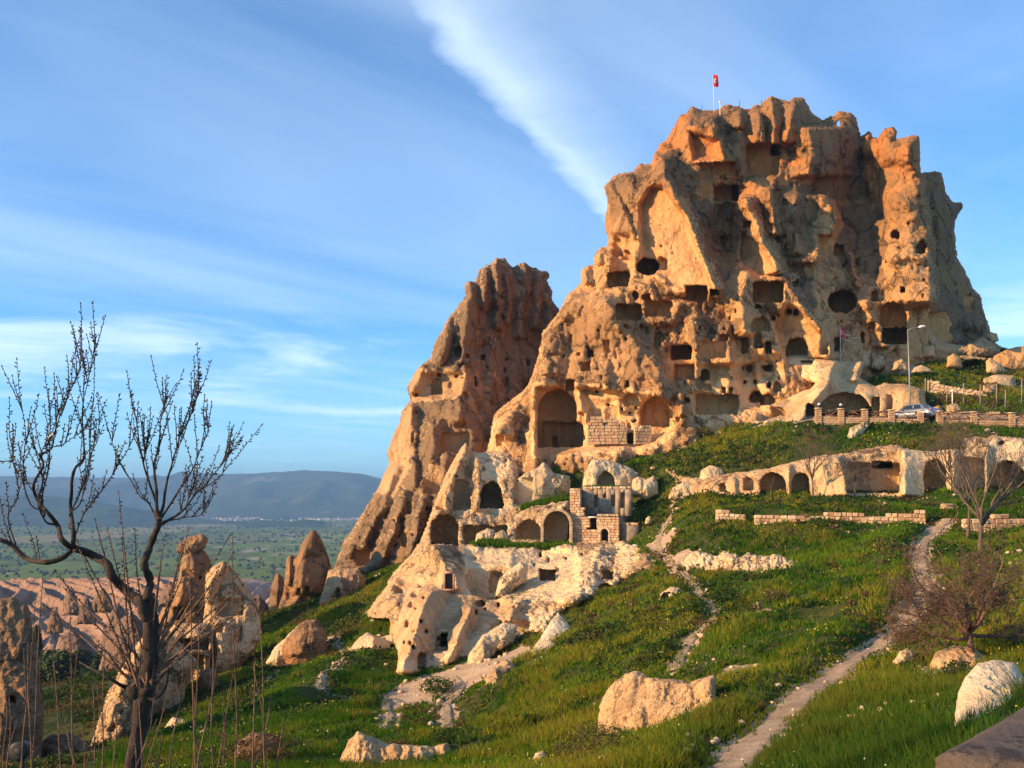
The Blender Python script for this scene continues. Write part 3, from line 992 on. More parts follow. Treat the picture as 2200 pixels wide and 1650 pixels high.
CASTLE_D = [(1060, 960, 98), (1120, 1000, 96), (1200, 960, 95), (1300, 960, 93.5), (1400, 930, 94), (1500, 890, 96), (1620, 860, 98), (1750, 820, 101), (1900, 750, 108), (2050, 740, 114), (2120, 730, 121),
            (1100, 880, 103), (1180, 820, 101), (1250, 800, 99.5), (1400, 800, 98.5), (1500, 820, 97.5), (1600, 760, 100), (1700, 740, 101), (1800, 700, 106), (2000, 650, 113),
            (2080, 650, 125), (1200, 700, 107), (1300, 640, 104), (1400, 640, 103), (1500, 640, 103.5), (1600, 620, 104.5), (1750, 580, 110), (1840, 570, 117), (1920, 560, 113), (2050, 540, 127),
            (1310, 420, 113), (1400, 500, 107), (1500, 500, 110), (1560, 520, 116), (1560, 450, 116), (1640, 480, 110.5), (1760, 480, 116), (1850, 480, 122.5), (1850, 420, 126), (1930, 430, 119), (2030, 420, 131),
            (1350, 370, 115), (1420, 340, 115), (1500, 350, 114), (1600, 390, 114.5), (1700, 380, 115.5), (1800, 350, 122.5), (1852, 340, 127), (1900, 320, 122), (1970, 320, 120),
            (1480, 260, 117), (1600, 290, 117.5), (1700, 260, 119.5), (1800, 270, 123), (1660, 210, 121)]
CASTLE_R = [
    ([(1425, 350), (1448, 423), (1480, 470), (1502, 537), (1520, 585), (1535, 620)], 7.5, 140, 30, 25),
    ([(1312, 395), (1335, 440), (1360, 500)], 3.0, 40, 20, 30),
    ([(1365, 410), (1368, 470), (1372, 540)], 2.2, 22, 60, 40),
    ([(1600, 430), (1636, 510), (1660, 560), (1672, 582)], 6.5, 62, 26, 14),
    ([(1652, 415), (1662, 460), (1668, 500)], 5.0, 26, 16, 14),
    ([(1538, 255), (1542, 300), (1556, 345)], 4.2, 80, 13, 14),
    ([(1633, 245), (1637, 305)], 3.4, 28, 12, 10),
    ([(1656, 210), (1662, 305)], 3.4, 22, 20, 10),
    ([(1703, 215), (1694, 300)], 3.6, 18, 30, 12),
    ([(1735, 280), (1743, 330), (1738, 372)], 5.0, 42, 110, 14),
    ([(1590, 240), (1588, 270)], 2.4, 30, 14, 10),
    ([(1970, 295), (1975, 360), (1978, 430), (1990, 500), (1998, 560), (1998, 645)], 9.5, 118, 16, 18),
    ([(1864, 330), (1868, 420)], 1.6, 10, 40, 20),
    ([(1775, 425), (1797, 470), (1778, 510), (1747, 560)], 5.5, 55, 12, 12),
    ([(1712, 425), (1702, 480), (1722, 545)], 3.4, 40, 30, 16),
    ([(1605, 590), (1592, 640), (1600, 712)], 4.2, 40, 42, 18),
    ([(1686, 600), (1715, 655), (1758, 708), (1776, 765)], 5.4, 75, 22, 18),
    ([(1824, 546), (1845, 612)], 3.6, 12, 8, 6),
    ([(1862, 650), (1878, 690), (1900, 712), (1902, 742)], 4.6, 30, 14, 8),
    ([(1488, 690), (1487, 750), (1500, 835)], 3.2, 22, 46, 16),
    ([(1465, 655), (1440, 690)], 2.5, 50, 25, 14),
    ([(1300, 650), (1345, 720), (1412, 790), (1420, 850)], 3.6, 190, 36, 25),
    ([(1215, 655), (1180, 730), (1160, 800), (1120, 860), (1075, 930)], 4.0, 60, 60, 20),
    ([(1172, 880), (1148, 930), (1150, 1010)], 3.2, 34, 20, 25),
    ([(1560, 700), (1568, 790), (1560, 850)], 2.0, 60, 30, 16),
    ([(1255, 575), (1258, 606)], 2.5, 14, 16, 8),
    ([(1290, 535), (1288, 565)], 2.5, 14, 14, 8),
    ([(1905, 290), (1912, 330)], 2.0, 20, 20, 8),
    ([(2020, 380), (2040, 470), (2040, 560), (2080, 640), (2105, 700)], 2.4, 60, 60, 20),
    ([(1240, 830), (1250, 900)], 2.0, 14, 30, 14),
    ([(1340, 820), (1330, 880)], 1.4, 30, 40, 14),
    ([(1462, 850), (1465, 905)], 2.0, 16, 24, 12),
]
CASTLE_C = [
    ('r', 1602, 307, 1676, 376, 2.2), ('a', 1655, 308, 1674, 334, 4.5), ('r', 1534, 346, 1582, 378, 1.2), ('r', 1532, 397, 1580, 432, 3.4), ('r', 1574, 398, 1588, 433, 5.5),
    ('a', 1318, 513, 1337, 551, 1.5), ('a', 1338, 537, 1356, 559, 1.2), ('e', 1367, 553, 1416, 595, 6.5), ('a', 1412, 553, 1435, 582, 1.6), ('r', 1304, 583, 1352, 618, 3.2),
    ('r', 1472, 612, 1521, 648, 3.6), ('r', 1525, 620, 1546, 636, 3.0), ('r', 1616, 604, 1684, 651, 5.5), ('r', 1322, 652, 1380, 690, 3.6), ('r', 1384, 645, 1446, 684, 3.8),
    ('a', 1612, 680, 1656, 713, 2.2), ('a', 1404, 716, 1422, 746, 2.6), ('r', 1297, 728, 1312, 759, 1.2), ('a', 1424, 730, 1494, 818, 1.8), ('r', 1440, 740, 1487, 774, 6.0),
    ('r', 1448, 783, 1491, 816, 4.0), ('r', 1505, 733, 1562, 771, 1.4), ('r', 1593, 723, 1609, 759, 1.6), ('a', 1643, 732, 1658, 759, 3.0), ('a', 1688, 724, 1736, 772, 3.6),
    ('a', 1343, 816, 1353, 833, 2.0), ('r', 1494, 846, 1586, 892, 3.2), ('a', 1612, 838, 1640, 866, 4.0), ('a', 1632, 846, 1666, 872, 4.0),
    ('r', 1756, 503, 1787, 549, 3.0), ('r', 1790, 524, 1813, 553, 3.0), ('e', 1776, 622, 1842, 674, 8.0), ('e', 1787, 597, 1801, 614, 1.0), ('a', 1888, 648, 1949, 702, 3.0),
    ('r', 1893, 704, 1950, 741, 8.0), ('r', 1762, 728, 1780, 762, 1.6), ('a', 1790, 724, 1807, 757, 2.5), ('r', 1848, 712, 1858, 739, 2.2), ('a', 2072, 630, 2091, 668, 2.0),
    ('a', 1925, 496, 1934, 516, 1.5), ('r', 1992, 668, 2048, 742, 2.4), ('a', 1154, 836, 1240, 962, 6.0), ('r', 1164, 908, 1254, 962, 9.0), ('r', 1187, 938, 1198, 962, 11.0),
    ('a', 1247, 926, 1259, 946, 3.0), ('a', 1240, 884, 1257, 916, 1.2), ('r', 1262, 880, 1292, 905, 0.9), ('a', 1347, 929, 1361, 953, 3.0), ('a', 1351, 914, 1358, 922, 1.0),
    ('a', 1376, 850, 1440, 918, 3.4), ('r', 1437, 880, 1447, 903, 4.0), ('a', 1522, 860, 1536, 877, 1.5, ), ('r', 1066, 932, 1084, 960, 1.4), ('a', 1300, 872, 1330, 905, 0.8),
    ('e', 1460, 690, 1474, 702, 0.8), ('e', 1340, 698, 1350, 710, 0.8), ('e', 1372, 694, 1381, 704, 0.8), ('e', 1418, 527, 1424, 533, 1.0), ('e', 1444, 543, 1449, 548, 0.8),
    ('r', 1660, 640, 1676, 652, 6.0), ('a', 1594, 497, 1605, 527, 1.2), ('a', 1684, 522, 1692, 540, 1.5), ('e', 1796, 258, 1806, 274, 40.0),
    ('e', 1340, 845, 1372, 872, 0.9), ('r', 1410, 880, 1420, 890, 1.0), ('e', 1180, 760, 1186, 770, 0.7),
]
CLEAN_C = [[(1372, 440), (1395, 400), (1425, 395), (1475, 465), (1505, 545), (1538, 632), (1460, 625), (1375, 565)], [(1590, 505), (1630, 510), (1668, 578), (1625, 600), (1590, 560)],
           [(1690, 650), (1720, 660), (1775, 720), (1780, 780), (1690, 790), (1660, 700)], [(1150, 830), (1260, 830), (1400, 850), (1450, 920), (1400, 960), (1150, 980)],
           [(1320, 500), (1360, 500), (1360, 600), (1310, 620)], [(1480, 780), (1620, 780), (1640, 880), (1490, 890)], [(1480, 280), (1545, 300), (1556, 345), (1490, 345)]]
PALE_C = [[(1240, 850), (1440, 850), (1460, 960), (1240, 990)], [(1050, 900), (1150, 930), (1150, 1040), (1040, 1040)], [(1480, 830), (1700, 800), (1650, 900), (1480, 920)]]

rgw = np.random.RandomState(55)


def small_windows(boxes):
    """many little hand-cut windows, pigeon holes and worn pits"""
    out = []
    for (x0, y0, x1, y1, n) in boxes:
        for _ in range(n):
            a, b = rgw.uniform(x0, x1), rgw.uniform(y0, y1)
            w = rgw.uniform(4.5, 9.0); h = w * rgw.uniform(0.9, 1.7)
            out.append((rgw.choice(['r', 'e', 'a']), a, b, a + w, b + h, rgw.uniform(0.7, 1.8)))
    return out


CASTLE_C += small_windows([(1180, 700, 1300, 860, 10), (1300, 640, 1480, 720, 12), (1320, 690, 1420, 730, 10), (1490, 640, 1620, 730, 12), (1560, 780, 1700, 840, 10), (1480, 360, 1700, 420, 6), (1750, 560, 1900, 720, 10), (1900, 400, 2000, 640, 8),
                           (1260, 860, 1440, 920, 10), (1600, 420, 1720, 560, 5)])
DARK_C = [[(1412, 330), (1460, 322), (1500, 380), (1490, 430), (1440, 400)], [(1485, 440), (1575, 430), (1590, 520), (1560, 620), (1520, 560)], [(1665, 400), (1760, 395), (1740, 560), (1690, 600), (1672, 520)], [(1745, 262), (1850, 262), (1862, 430), (1750, 420)],
          [(1985, 372), (2130, 372), (2150, 760), (2010, 740)], [(1480, 222), (1730, 210), (1735, 262), (1480, 268)], [(1305, 375), (1400, 355), (1395, 420), (1310, 470)], [(1545, 262), (1600, 258), (1605, 330), (1555, 340)], [(1810, 440), (1910, 450), (1890, 600), (1800, 560)],
          [(1680, 590), (1745, 600), (1750, 680), (1700, 650)], [(1500, 650), (1590, 690), (1560, 740), (1500, 720)]]
for (x0, y0, x1, y1, n) in [(1200, 690, 1300, 830, 3), (1300, 600, 1500, 720, 8), (1500, 640, 1700, 730, 7), (1490, 780, 1720, 850, 9), (1700, 580, 1900, 720, 6), (1560, 400, 1740, 520, 4), (1900, 480, 2000, 640, 4), (1400, 850, 1480, 900, 4)]:
    for _ in range(n):
        a, b, w = rgw.uniform(x0, x1), rgw.uniform(y0, y1), rgw.uniform(10, 24)
        CASTLE_C.append((rgw.choice(['r', 'a', 'a', 'e']), a, b, a + w, b + w * rgw.uniform(0.7, 1.3), rgw.uniform(1.2, 3.2)))
castle = empty('castle_rock', (28, 108, 2))
tag(castle, 'towering orange-brown tuff castle rock riddled with carved caves, flag on its summit', 'rock')


def child_of(o, parent):
    """keep the world place of a child put under an unrotated Empty"""
    o.parent = parent
    o.location = Vector(o.location) - Vector(parent.location)
    return o


body = rock_body('rock_face', CASTLE, CASTLE_D, 'castle_tuff', CASTLE_R, CASTLE_C, step=2.8, dstep=0.45, rim=(38, 5.0), thick=26, backw=220,
                 crag=(0.7, 0.016), flute=(0.35, 0.06), facet=(72, 2.5), disp=0.27, dscale=0.6, clean=CLEAN_C, pale=PALE_C, dark=DARK_C, seed=3)
child_of(body, castle)

# ------------------------------------------------------------------ the second rock, behind and left
SPIRE = [(708, 1260), (718, 1223), (734, 1177), (755, 1141), (795, 1080), (814, 1045), (827, 1014), (836, 998), (833, 970), (841, 945), (857, 911), (864, 886), (884, 858), (875, 835),
         (891, 801), (905, 783), (927, 770), (932, 745), (959, 695), (970, 676), (1000, 638), (1000, 610), (1011, 604), (1020, 608), (1031, 581), (1045, 570), (1052, 570), (1066, 556),
         (1077, 559), (1084, 556), (1101, 576), (1114, 567), (1127, 563), (1141, 576), (1150, 576), (1164, 585), (1175, 584), (1181, 592), (1173, 601), (1184, 624), (1184, 645),
         (1200, 665), (1195, 760), (1180, 860), (1150, 980), (1080, 1080), (980, 1160), (900, 1230), (780, 1270)]
SPIRE_D = [(1080, 580, 132), (1010, 640, 128), (1150, 620, 138), (990, 720, 124), (1060, 720, 130), (1160, 720, 138), (940, 800, 120), (1000, 830, 120), (1080, 830, 126), (1160, 830, 132),
           (880, 900, 118), (940, 920, 114), (1010, 930, 113), (1080, 950, 118), (860, 1000, 114), (930, 1020, 107), (1010, 1040, 104), (800, 1100, 112), (880, 1100, 103), (760, 1190, 111),
           (840, 1190, 102), (900, 1200, 99)]
SPIRE_R = [([(1045, 575), (1040, 660)], 2.6, 14, 14, 14), ([(1066, 560), (1068, 700)], 3.0, 14, 18, 14), ([(1092, 575), (1090, 690)], 2.2, 14, 14, 14), ([(1127, 566), (1120, 720)], 3.0, 22, 18, 14),
           ([(1156, 580), (1150, 700)], 2.8, 18, 18, 14), ([(1010, 606), (1004, 700), (990, 780)], 3.4, 26, 30, 14), ([(1178, 640), (1172, 740)], 2.4, 16, 14, 14),
           ([(965, 690), (950, 770)], 2.6, 16, 14, 14), ([(1000, 780), (993, 840), (985, 900)], 3.0, 40, 40, 20), ([(905, 790), (890, 840)], 2.4, 14, 22, 10),
           ([(885, 880), (880, 960), (895, 1040)], 2.6, 26, 16, 20), ([(930, 920), (925, 1010), (905, 1100), (880, 1190)], 3.6, 26, 26, 20), ([(850, 1010), (820, 1090), (780, 1170)], 3.0, 30, 20, 20),
           ([(868, 1060), (850, 1130), (815, 1215)], 3.0, 26, 18, 14), ([(790, 1100), (755, 1190)], 2.2, 20, 14, 14), ([(960, 960), (950, 1060), (930, 1130)], 3.0, 24, 24, 14),
           ([(1060, 740), (1052, 850)], 1.5, 20, 30, 20), ([(1110, 740), (1105, 850)], 1.2, 20, 20, 20)]
SPIRE_C = [('e', 973, 742, 996, 769, 3.0), ('r', 1031, 760, 1043, 776, 2.5), ('r', 1083, 767, 1090, 777, 2.0), ('r', 1128, 774, 1139, 788, 2.5), ('r', 1017, 808, 1025, 832, 2.2),
           ('a', 1084, 809, 1093, 831, 2.2), ('r', 1123, 822, 1136, 840, 2.2), ('a', 926, 812, 951, 849, 1.6), ('a', 1073, 634, 1080, 644, 1.6), ('r', 947, 902, 964, 926, 1.4),
           ('r', 947, 930, 1009, 974, 2.2), ('a', 911, 997, 946, 1062, 2.6), ('r', 871, 1078, 886, 1107, 1.5), ('r', 862, 1144, 876, 1176, 1.6), ('r', 808, 1108, 824, 1137, 1.6),
           ('r', 765, 1180, 796, 1216, 2.2), ('a', 884, 930, 891, 952, 1.2), ('e', 895, 1110, 901, 1117, 0.9), ('e', 843, 1177, 852, 1184, 1.0), ('a', 964, 820, 972, 834, 0.8),
           ('r', 826, 1215, 846, 1226, 1.5), ('a', 868, 984, 874, 996, 1.0)]
SPIRE_C += small_windows([(960, 640, 1160, 800, 8), (980, 780, 1160, 900, 8), (880, 800, 980, 900, 8), (830, 930, 960, 1160, 12), (760, 1110, 860, 1210, 6)])
spire = empty('rock_spire', (-4, 118, -8))
tag(spire, 'dark brown pointed rock spire with finger-like tops left of the castle rock', 'rock')
b = rock_body('rock_face', SPIRE, SPIRE_D, 'spire_tuff', SPIRE_R, SPIRE_C, step=3.0, dstep=0.5, rim=(30, 4.0), thick=16, backw=120,
              crag=(0.5, 0.02), flute=(0.3, 0.05), facet=(44, 1.8), disp=0.27, dscale=0.6, seed=13,
              clean=[[(880, 800), (1000, 800), (990, 850), (890, 860)], [(800, 1040), (860, 960), (880, 1000), (840, 1080)], [(830, 900), (880, 880), (890, 980), (840, 990)]])
child_of(b, spire)

# ------------------------------------------------------------------ the carved outcrop below
OUT = [(772, 1372), (783, 1322), (830, 1262), (852, 1225), (880, 1195), (905, 1165), (918, 1128), (932, 1095), (945, 1055), (966, 1007), (984, 977), (1000, 952), (1012, 968), (1030, 975),
       (1084, 961), (1104, 962), (1113, 1010), (1115, 1085), (1150, 1088), (1222, 1078), (1228, 1165), (1340, 1165), (1400, 1185), (1470, 1200), (1475, 1225), (1430, 1250), (1415, 1240),
       (1385, 1225), (1335, 1250), (1300, 1285), (1262, 1290), (1205, 1318), (1190, 1335), (1235, 1372), (1240, 1388), (1180, 1430), (1130, 1440), (1128, 1425), (1150, 1370), (1080, 1395),
       (1000, 1420), (960, 1480), (850, 1490), (857, 1400), (845, 1365)]
OUT_D = [(775, 1370, 70), (800, 1320, 72), (850, 1225, 86), (860, 1300, 66), (900, 1300, 62), (870, 1450, 53), (950, 1470, 52.5), (960, 1400, 55), (900, 1380, 57), (1000, 1300, 62), (1050, 1330, 60), (1100, 1370, 56),
         (1200, 1390, 53), (1150, 1330, 58), (1100, 1280, 66), (1060, 1230, 70), (1130, 1200, 74), (1200, 1190, 74.5), (1270, 1200, 71), (1400, 1205, 64), (1300, 1260, 61.5), (1460, 1215, 60), (1250, 1285, 59), (1340, 1215, 66), (960, 1260, 66), (930, 1180, 76),
         (950, 1130, 83), (1050, 1130, 84), (1120, 1130, 82), (1200, 1120, 81), (1180, 1095, 82), (1220, 1085, 82), (1050, 1172, 77), (1200, 1168, 77), (1000, 1060, 89), (1080, 1040, 89.5), (1000, 970, 95), (1090, 970, 96), (1100, 1090, 87), (1320, 1180, 73)]
OUT_R = [([(1000, 955), (980, 1010), (960, 1070), (940, 1110)], 3.5, 26, 30, 14), ([(872, 1205), (845, 1260), (830, 1330)], 3.4, 46, 30, 14), ([(925, 1270), (900, 1330), (880, 1400), (862, 1440)], 4.2, 50, 46, 14),
         ([(935, 1175), (960, 1220), (965, 1260)], 3.5, 30, 40, 14), ([(900, 1170), (890, 1240)], 2.2, 20, 20, 14), ([(1112, 1300), (1085, 1350), (1075, 1400)], 3.0, 36, 26, 14), ([(1010, 1310), (985, 1370), (965, 1420)], 2.6, 26, 20, 14),
         ([(1290, 1185), (1260, 1240), (1235, 1290)], 2.8, 50, 40, 14), ([(1390, 1200), (1395, 1230)], 2.0, 60, 30, 14), ([(1020, 985), (1028, 1060), (1022, 1090)], 1.8, 12, 60, 14), ([(1060, 1290), (1100, 1290)], 1.5, 40, 40, 14),
         ([(1225, 1370), (1190, 1400), (1150, 1430)], 1.8, 60, 30, 20), ([(1100, 1190), (1090, 1220)], 1.6, 60, 60, 20)]
OUT_C = [('a', 972, 1030, 1012, 1098, 2.6), ('a', 1030, 1034, 1082, 1094, 7.0), ('a', 936, 1062, 956, 1096, 1.8), ('a', 924, 1104, 986, 1172, 6.0), ('r', 994, 1128, 1092, 1170, 6.5), ('a', 1108, 1116, 1164, 1160, 5.0),
         ('a', 1166, 1094, 1226, 1172, 5.0), ('r', 952, 1228, 978, 1268, 0.8), ('r', 956, 1234, 974, 1264, 2.2), ('e', 1000, 1205, 1105, 1290, 2.0), ('a', 1050, 1226, 1086, 1274, 3.5), ('r', 1158, 1222, 1194, 1248, 4.0),
         ('r', 774, 1328, 838, 1366, 4.5), ('r', 936, 1354, 962, 1400, 1.0), ('r', 946, 1358, 962, 1390, 3.5), ('a', 896, 1402, 914, 1438, 1.2), ('a', 878, 1290, 888, 1306, 1.2), ('e', 868, 1330, 880, 1350, 1.5), ('a', 846, 1252, 866, 1276, 1.2),
         ('a', 882, 1262, 898, 1284, 1.2), ('r', 1052, 1330, 1080, 1360, 2.2), ('r', 1078, 1334, 1140, 1362, 2.6), ('r', 1290, 1226, 1320, 1246, 2.5), ('a', 1282, 1252, 1322, 1282, 2.0), ('e', 1020, 1290, 1044, 1306, 1.0), ('e', 884, 1384, 892, 1398, 1.0)]
OUT_PALE = [[(860, 1420), (960, 1400), (1060, 1340), (1240, 1300), (1250, 1400), (1100, 1450), (960, 1490), (850, 1490)], [(1000, 1170), (1480, 1170), (1480, 1250), (1200, 1300), (1000, 1280)], [(1020, 970), (1110, 960), (1115, 1100), (1030, 1030)],
            [(1000, 1090), (1230, 1080), (1230, 1180), (1000, 1170)]]
OUT_C += small_windows([(850, 1230, 960, 1420, 12), (960, 980, 1100, 1030, 5), (1000, 1180, 1250, 1230, 8), (980, 1290, 1120, 1350, 6)])
outcrop = empty('cave_outcrop', (0, 72, -11))
tag(outcrop, 'stepped pale outcrop full of cave rooms in front of the dark spire', 'rock')
b = rock_body('rock_face', OUT, OUT_D, 'pale_tuff', OUT_R, OUT_C, step=2.6, dstep=0.4, rim=(16, 2.2), thick=9, backw=60, crag=(0.35, 0.028), flute=(0.25, 0.06), facet=(40, 0.9), disp=0.22, dscale=0.9,
              pale=OUT_PALE, clean=[[(860, 1240), (1000, 1240), (1100, 1300), (960, 1480), (850, 1480)], [(1000, 1180), (1240, 1180), (1240, 1280), (1000, 1280)]], seed=23)
child_of(b, outcrop)

# ------------------------------------------------------------------ row of rock-cut rooms under the road
ROW = [(1352, 1062), (1362, 1030), (1400, 1005), (1440, 1003), (1470, 1020), (1510, 1030), (1560, 1018), (1640, 1008), (1700, 995), (1768, 980), (1809, 977), (1859, 966), (1927, 955), (1941, 966), (1995, 970), (2075, 966),
       (2098, 943), (2132, 937), (2200, 944), (2330, 946), (2330, 1078), (1400, 1078)]
ROW_D = [(1380, 1040, 82), (1440, 1040, 81), (1520, 1045, 76), (1600, 1040, 73.5), (1700, 1030, 72.5), (1800, 1020, 72.5), (1900, 1010, 72.8), (2000, 1010, 72), (2100, 1000, 72), (2200, 1000, 71.5), (2330, 1000, 71.5),
         (1700, 1060, 72), (2000, 1060, 71.2), (2200, 1060, 71), (1900, 965, 75), (2130, 940, 75), (2300, 948, 75)]
ROW_C = [('a', 1368, 1008, 1446, 1060, 6.0), ('a', 1597, 1024, 1619, 1054, 1.3), ('a', 1632, 1016, 1690, 1070, 3.2), ('a', 1700, 1014, 1741, 1068, 2.4), ('r', 1818, 994, 1934, 1060, 2.6), ('r', 1872, 990, 1918, 1006, 4.0),
         ('a', 1984, 986, 2034, 1070, 4.0), ('r', 2056, 982, 2116, 1070, 2.4), ('a', 2122, 990, 2206, 1070, 4.5), ('e', 2143, 947, 2159, 957, 1.5), ('a', 1546, 1036, 1560, 1056, 1.2)]
ROW_R = [([(1800, 985), (1816, 1020), (1818, 1060)], 1.6, 60, 14, 12), ([(1940, 965), (1945, 1000), (1940, 1060)], 1.5, 12, 40, 12), ([(2050, 970), (2050, 1060)], 1.3, 16, 10, 12), ([(1770, 1000), (1790, 1060)], 1.0, 30, 30, 12),
         ([(1695, 1000), (1696, 1060)], 0.8, 10, 8, 8), ([(2118, 960), (2119, 1060)], 1.0, 5, 8, 8)]
row = empty('cave_row', (30, 73, -0.5))
tag(row, 'low cream cliff of arched rock-cut rooms below the parked car', 'rock')
b = rock_body('rock_face', ROW, ROW_D, 'pale_tuff', ROW_R, ROW_C, step=2.6, dstep=0.3, rim=(14, 1.6), thick=7.0, backw=30, crag=(0.3, 0.03), flute=(0.12, 0.06), facet=(44, 0.55), disp=0.17, dscale=1.0,
              clean=[[(1580, 1000), (2330, 940), (2330, 1080), (1580, 1080)]], pale=[[(1940, 960), (2330, 930), (2330, 1080), (1940, 1080)]], seed=33)
child_of(b, row)

# ------------------------------------------------------------------ rock with the shaded garage beside the road
GAR = [(1585, 925), (1615, 888), (1660, 868), (1700, 848), (1742, 836), (1752, 822), (1700, 815), (1655, 805), (1652, 772), (1700, 763), (1770, 758), (1800, 776), (1850, 774), (1856, 782), (1846, 812), (1880, 830), (1900, 824),
       (1950, 826), (1986, 838), (1990, 870), (1984, 915), (1900, 915), (1770, 915), (1745, 925), (1690, 925)]
GAR_D = [(1600, 910, 91), (1650, 880, 93), (1700, 860, 95), (1700, 790, 99), (1760, 780, 98), (1800, 800, 98), (1850, 800, 99), (1760, 850, 93), (1860, 850, 93), (1950, 850, 93), (1980, 880, 92.5), (1900, 900, 92), (1760, 900, 92)]
GAR_R = [([(1795, 780), (1775, 830), (1742, 870), (1715, 910)], 3.2, 50, 26, 12), ([(1852, 778), (1840, 815)], 2.0, 30, 12, 8), ([(1975, 840), (1978, 900)], 1.0, 60, 10, 10)]
GAR_C = [('a', 1758, 842, 1872, 920, 4.5), ('r', 1872, 853, 1890, 920, 2.4), ('r', 1905, 849, 1918, 920, 1.6), ('a', 1730, 866, 1752, 914, 3.0), ('a', 1626, 872, 1690, 905, 3.0), ('r', 1720, 774, 1746, 781, 1.5)]
gar = empty('roadside_rock', (32, 95, 6))
tag(gar, 'smooth cream rock with a wide shaded cave behind the road parapet', 'rock')
b = rock_body('rock_face', GAR, GAR_D, 'pale_tuff', GAR_R, GAR_C, step=2.6, dstep=0.35, rim=(14, 2.0), thick=7, backw=40, crag=(0.4, 0.03), facet=(44, 0.5), disp=0.16, dscale=1.0, clean=[[(1590, 760), (1990, 760), (1990, 920), (1590, 920)]],
              pale=[[(1640, 770), (1760, 770), (1760, 850), (1640, 860)]], seed=43)
child_of(b, gar)

# ------------------------------------------------------------------ free-standing rocks


def boulder(name, label, poly, d, mat='pale_tuff', lean=0.0, ridges=(), caves=(), group=None, cat='rock', seed=1, fat=0.8, clean=(), pale=(), crag=None, disp=None, warp=2.0, thick=None, flute=0.0, rimf=0.42, skew=0.0):
    pl = np.asarray(poly, float)
    lo, hi = pl.min(0), pl.max(0)
    w, h = hi - lo
    mpp = d / F
    size = min(w, h)
    step = float(np.clip(max(w, h) / 55.0, 1.2, 3.0))
    wm = size * mpp
    ctrl = [(lo[0], lo[1], d + lean), (hi[0], lo[1], d + lean + 0.10 * wm + skew), (lo[0], hi[1], d), (hi[0], hi[1], d + 0.10 * wm + skew), ((lo[0] + hi[0]) / 2, (lo[1] + hi[1]) / 2, d + lean * 0.4 - 0.06 * wm + skew / 2)]
    cr = (0.10 * wm if crag is None else crag)
    o = rock_body(name, pl, ctrl, mat, ridges, caves, step=step, dstep=max(0.06, step * mpp * 1.6), rim=(size * rimf, wm * rimf * 0.8), thick=(thick or wm * fat), backw=size * 0.5,
                  crag=(cr * 0.6, 2.2 / size), flute=(flute, 5.0 / size), disp=(0.035 * wm if disp is None else disp), dscale=min(6.0, 3.2 / wm), seed=seed, clean=clean, pale=pale, warp=warp, facet=(size * 0.34, 0.13 * wm))
    tag(o, label, cat, group)
    return o


GB = 'boulders lying on the slope'
EXTRA = [([(215, 1440), (232, 1372), (262, 1330), (285, 1318), (310, 1340), (340, 1372), (346, 1420), (300, 1452)], 104, 'pink ridged rock behind the fork of the foreground tree', 'pink_tuff', 3.0),
         ([(340, 1300), (352, 1262), (366, 1248), (380, 1262), (388, 1310)], 120, 'pale pink cone left of the tan chimney rock', 'pink_tuff', 2.0),
         ([(520, 1330), (535, 1290), (556, 1278), (575, 1300), (584, 1345), (560, 1365)], 104, 'low pinkish rock between the house-shaped rock and the small dark cone', 'pink_tuff', 2.0),
         ([(552, 1400), (566, 1352), (590, 1330), (615, 1340), (620, 1372), (590, 1402)], 88, 'tan shoulder of rock above the leaning pale slab', 'brown_tuff', 1.5),
         ([(345, 1620), (352, 1565), (372, 1540), (400, 1548), (408, 1590), (395, 1625)], 50, 'grey stone in the grass right of the long leaning rock', 'white_tuff', 0.6),
         ([(420, 1500), (428, 1455), (445, 1430), (466, 1445), (474, 1490), (450, 1512)], 62, 'pointed tan rock at the foot of the house-shaped rock', 'brown_tuff', 1.5),
         ([(110, 1420), (128, 1372), (150, 1352), (176, 1366), (200, 1400), (205, 1430)], 190, 'small pink cone beside the cypress', 'pink_tuff', 3.0),
         ([(210, 1400), (226, 1352), (246, 1338), (268, 1356), (280, 1398)], 185, 'blunt pink cone in front of the badlands', 'pink_tuff', 3.0),
         ([(500, 1640), (512, 1592), (545, 1572), (590, 1580), (604, 1620), (590, 1650)], 33, 'dark weathered stone in the thicket at the bottom left', 'brown_tuff', 0.6),
         ([(880, 1568), (884, 1548), (896, 1544), (902, 1560), (898, 1572)], 40, 'small white stone beside the lower path', 'white_tuff', 0.2),
         ([(1145, 1632), (1150, 1618), (1168, 1612), (1176, 1624), (1170, 1636)], 24, 'small grey stone in the grass at the bottom centre', 'white_tuff', 0.2),
         ([(1100, 1312), (1104, 1290), (1122, 1284), (1130, 1300), (1122, 1316)], 61, 'small upright white stone on the outcrop terrace', 'white_tuff', 0.2)]
boulder('boulder', 'rounded brown boulder with eroded orange underside on the left slope', [(605, 1395), (618, 1370), (650, 1335), (680, 1330), (697, 1350), (702, 1395), (692, 1432), (660, 1444), (615, 1434)], 65, 'brown_tuff', 1.2, group=GB, seed=51,
        clean=[[(610, 1410), (680, 1400), (690, 1440), (610, 1440)]])
boulder('rock_slab', 'pale slab leaning against the rounded brown boulder', [(572, 1425), (590, 1392), (640, 1346), (648, 1350), (628, 1392), (612, 1442), (590, 1430)], 67, 'white_tuff', 0.8, group=GB, seed=52)
boulder('boulder', 'blocky tan boulder with a doorway at the foot of the dark spire', [(684, 1312), (690, 1285), (700, 1260), (706, 1226), (730, 1222), (770, 1222), (786, 1245), (782, 1272), (742, 1292), (718, 1314)], 88, 'pale_tuff', 1.0, caves=[('r', 722, 1262, 732, 1284, 1.5)], group=GB, seed=53, cat='rock')
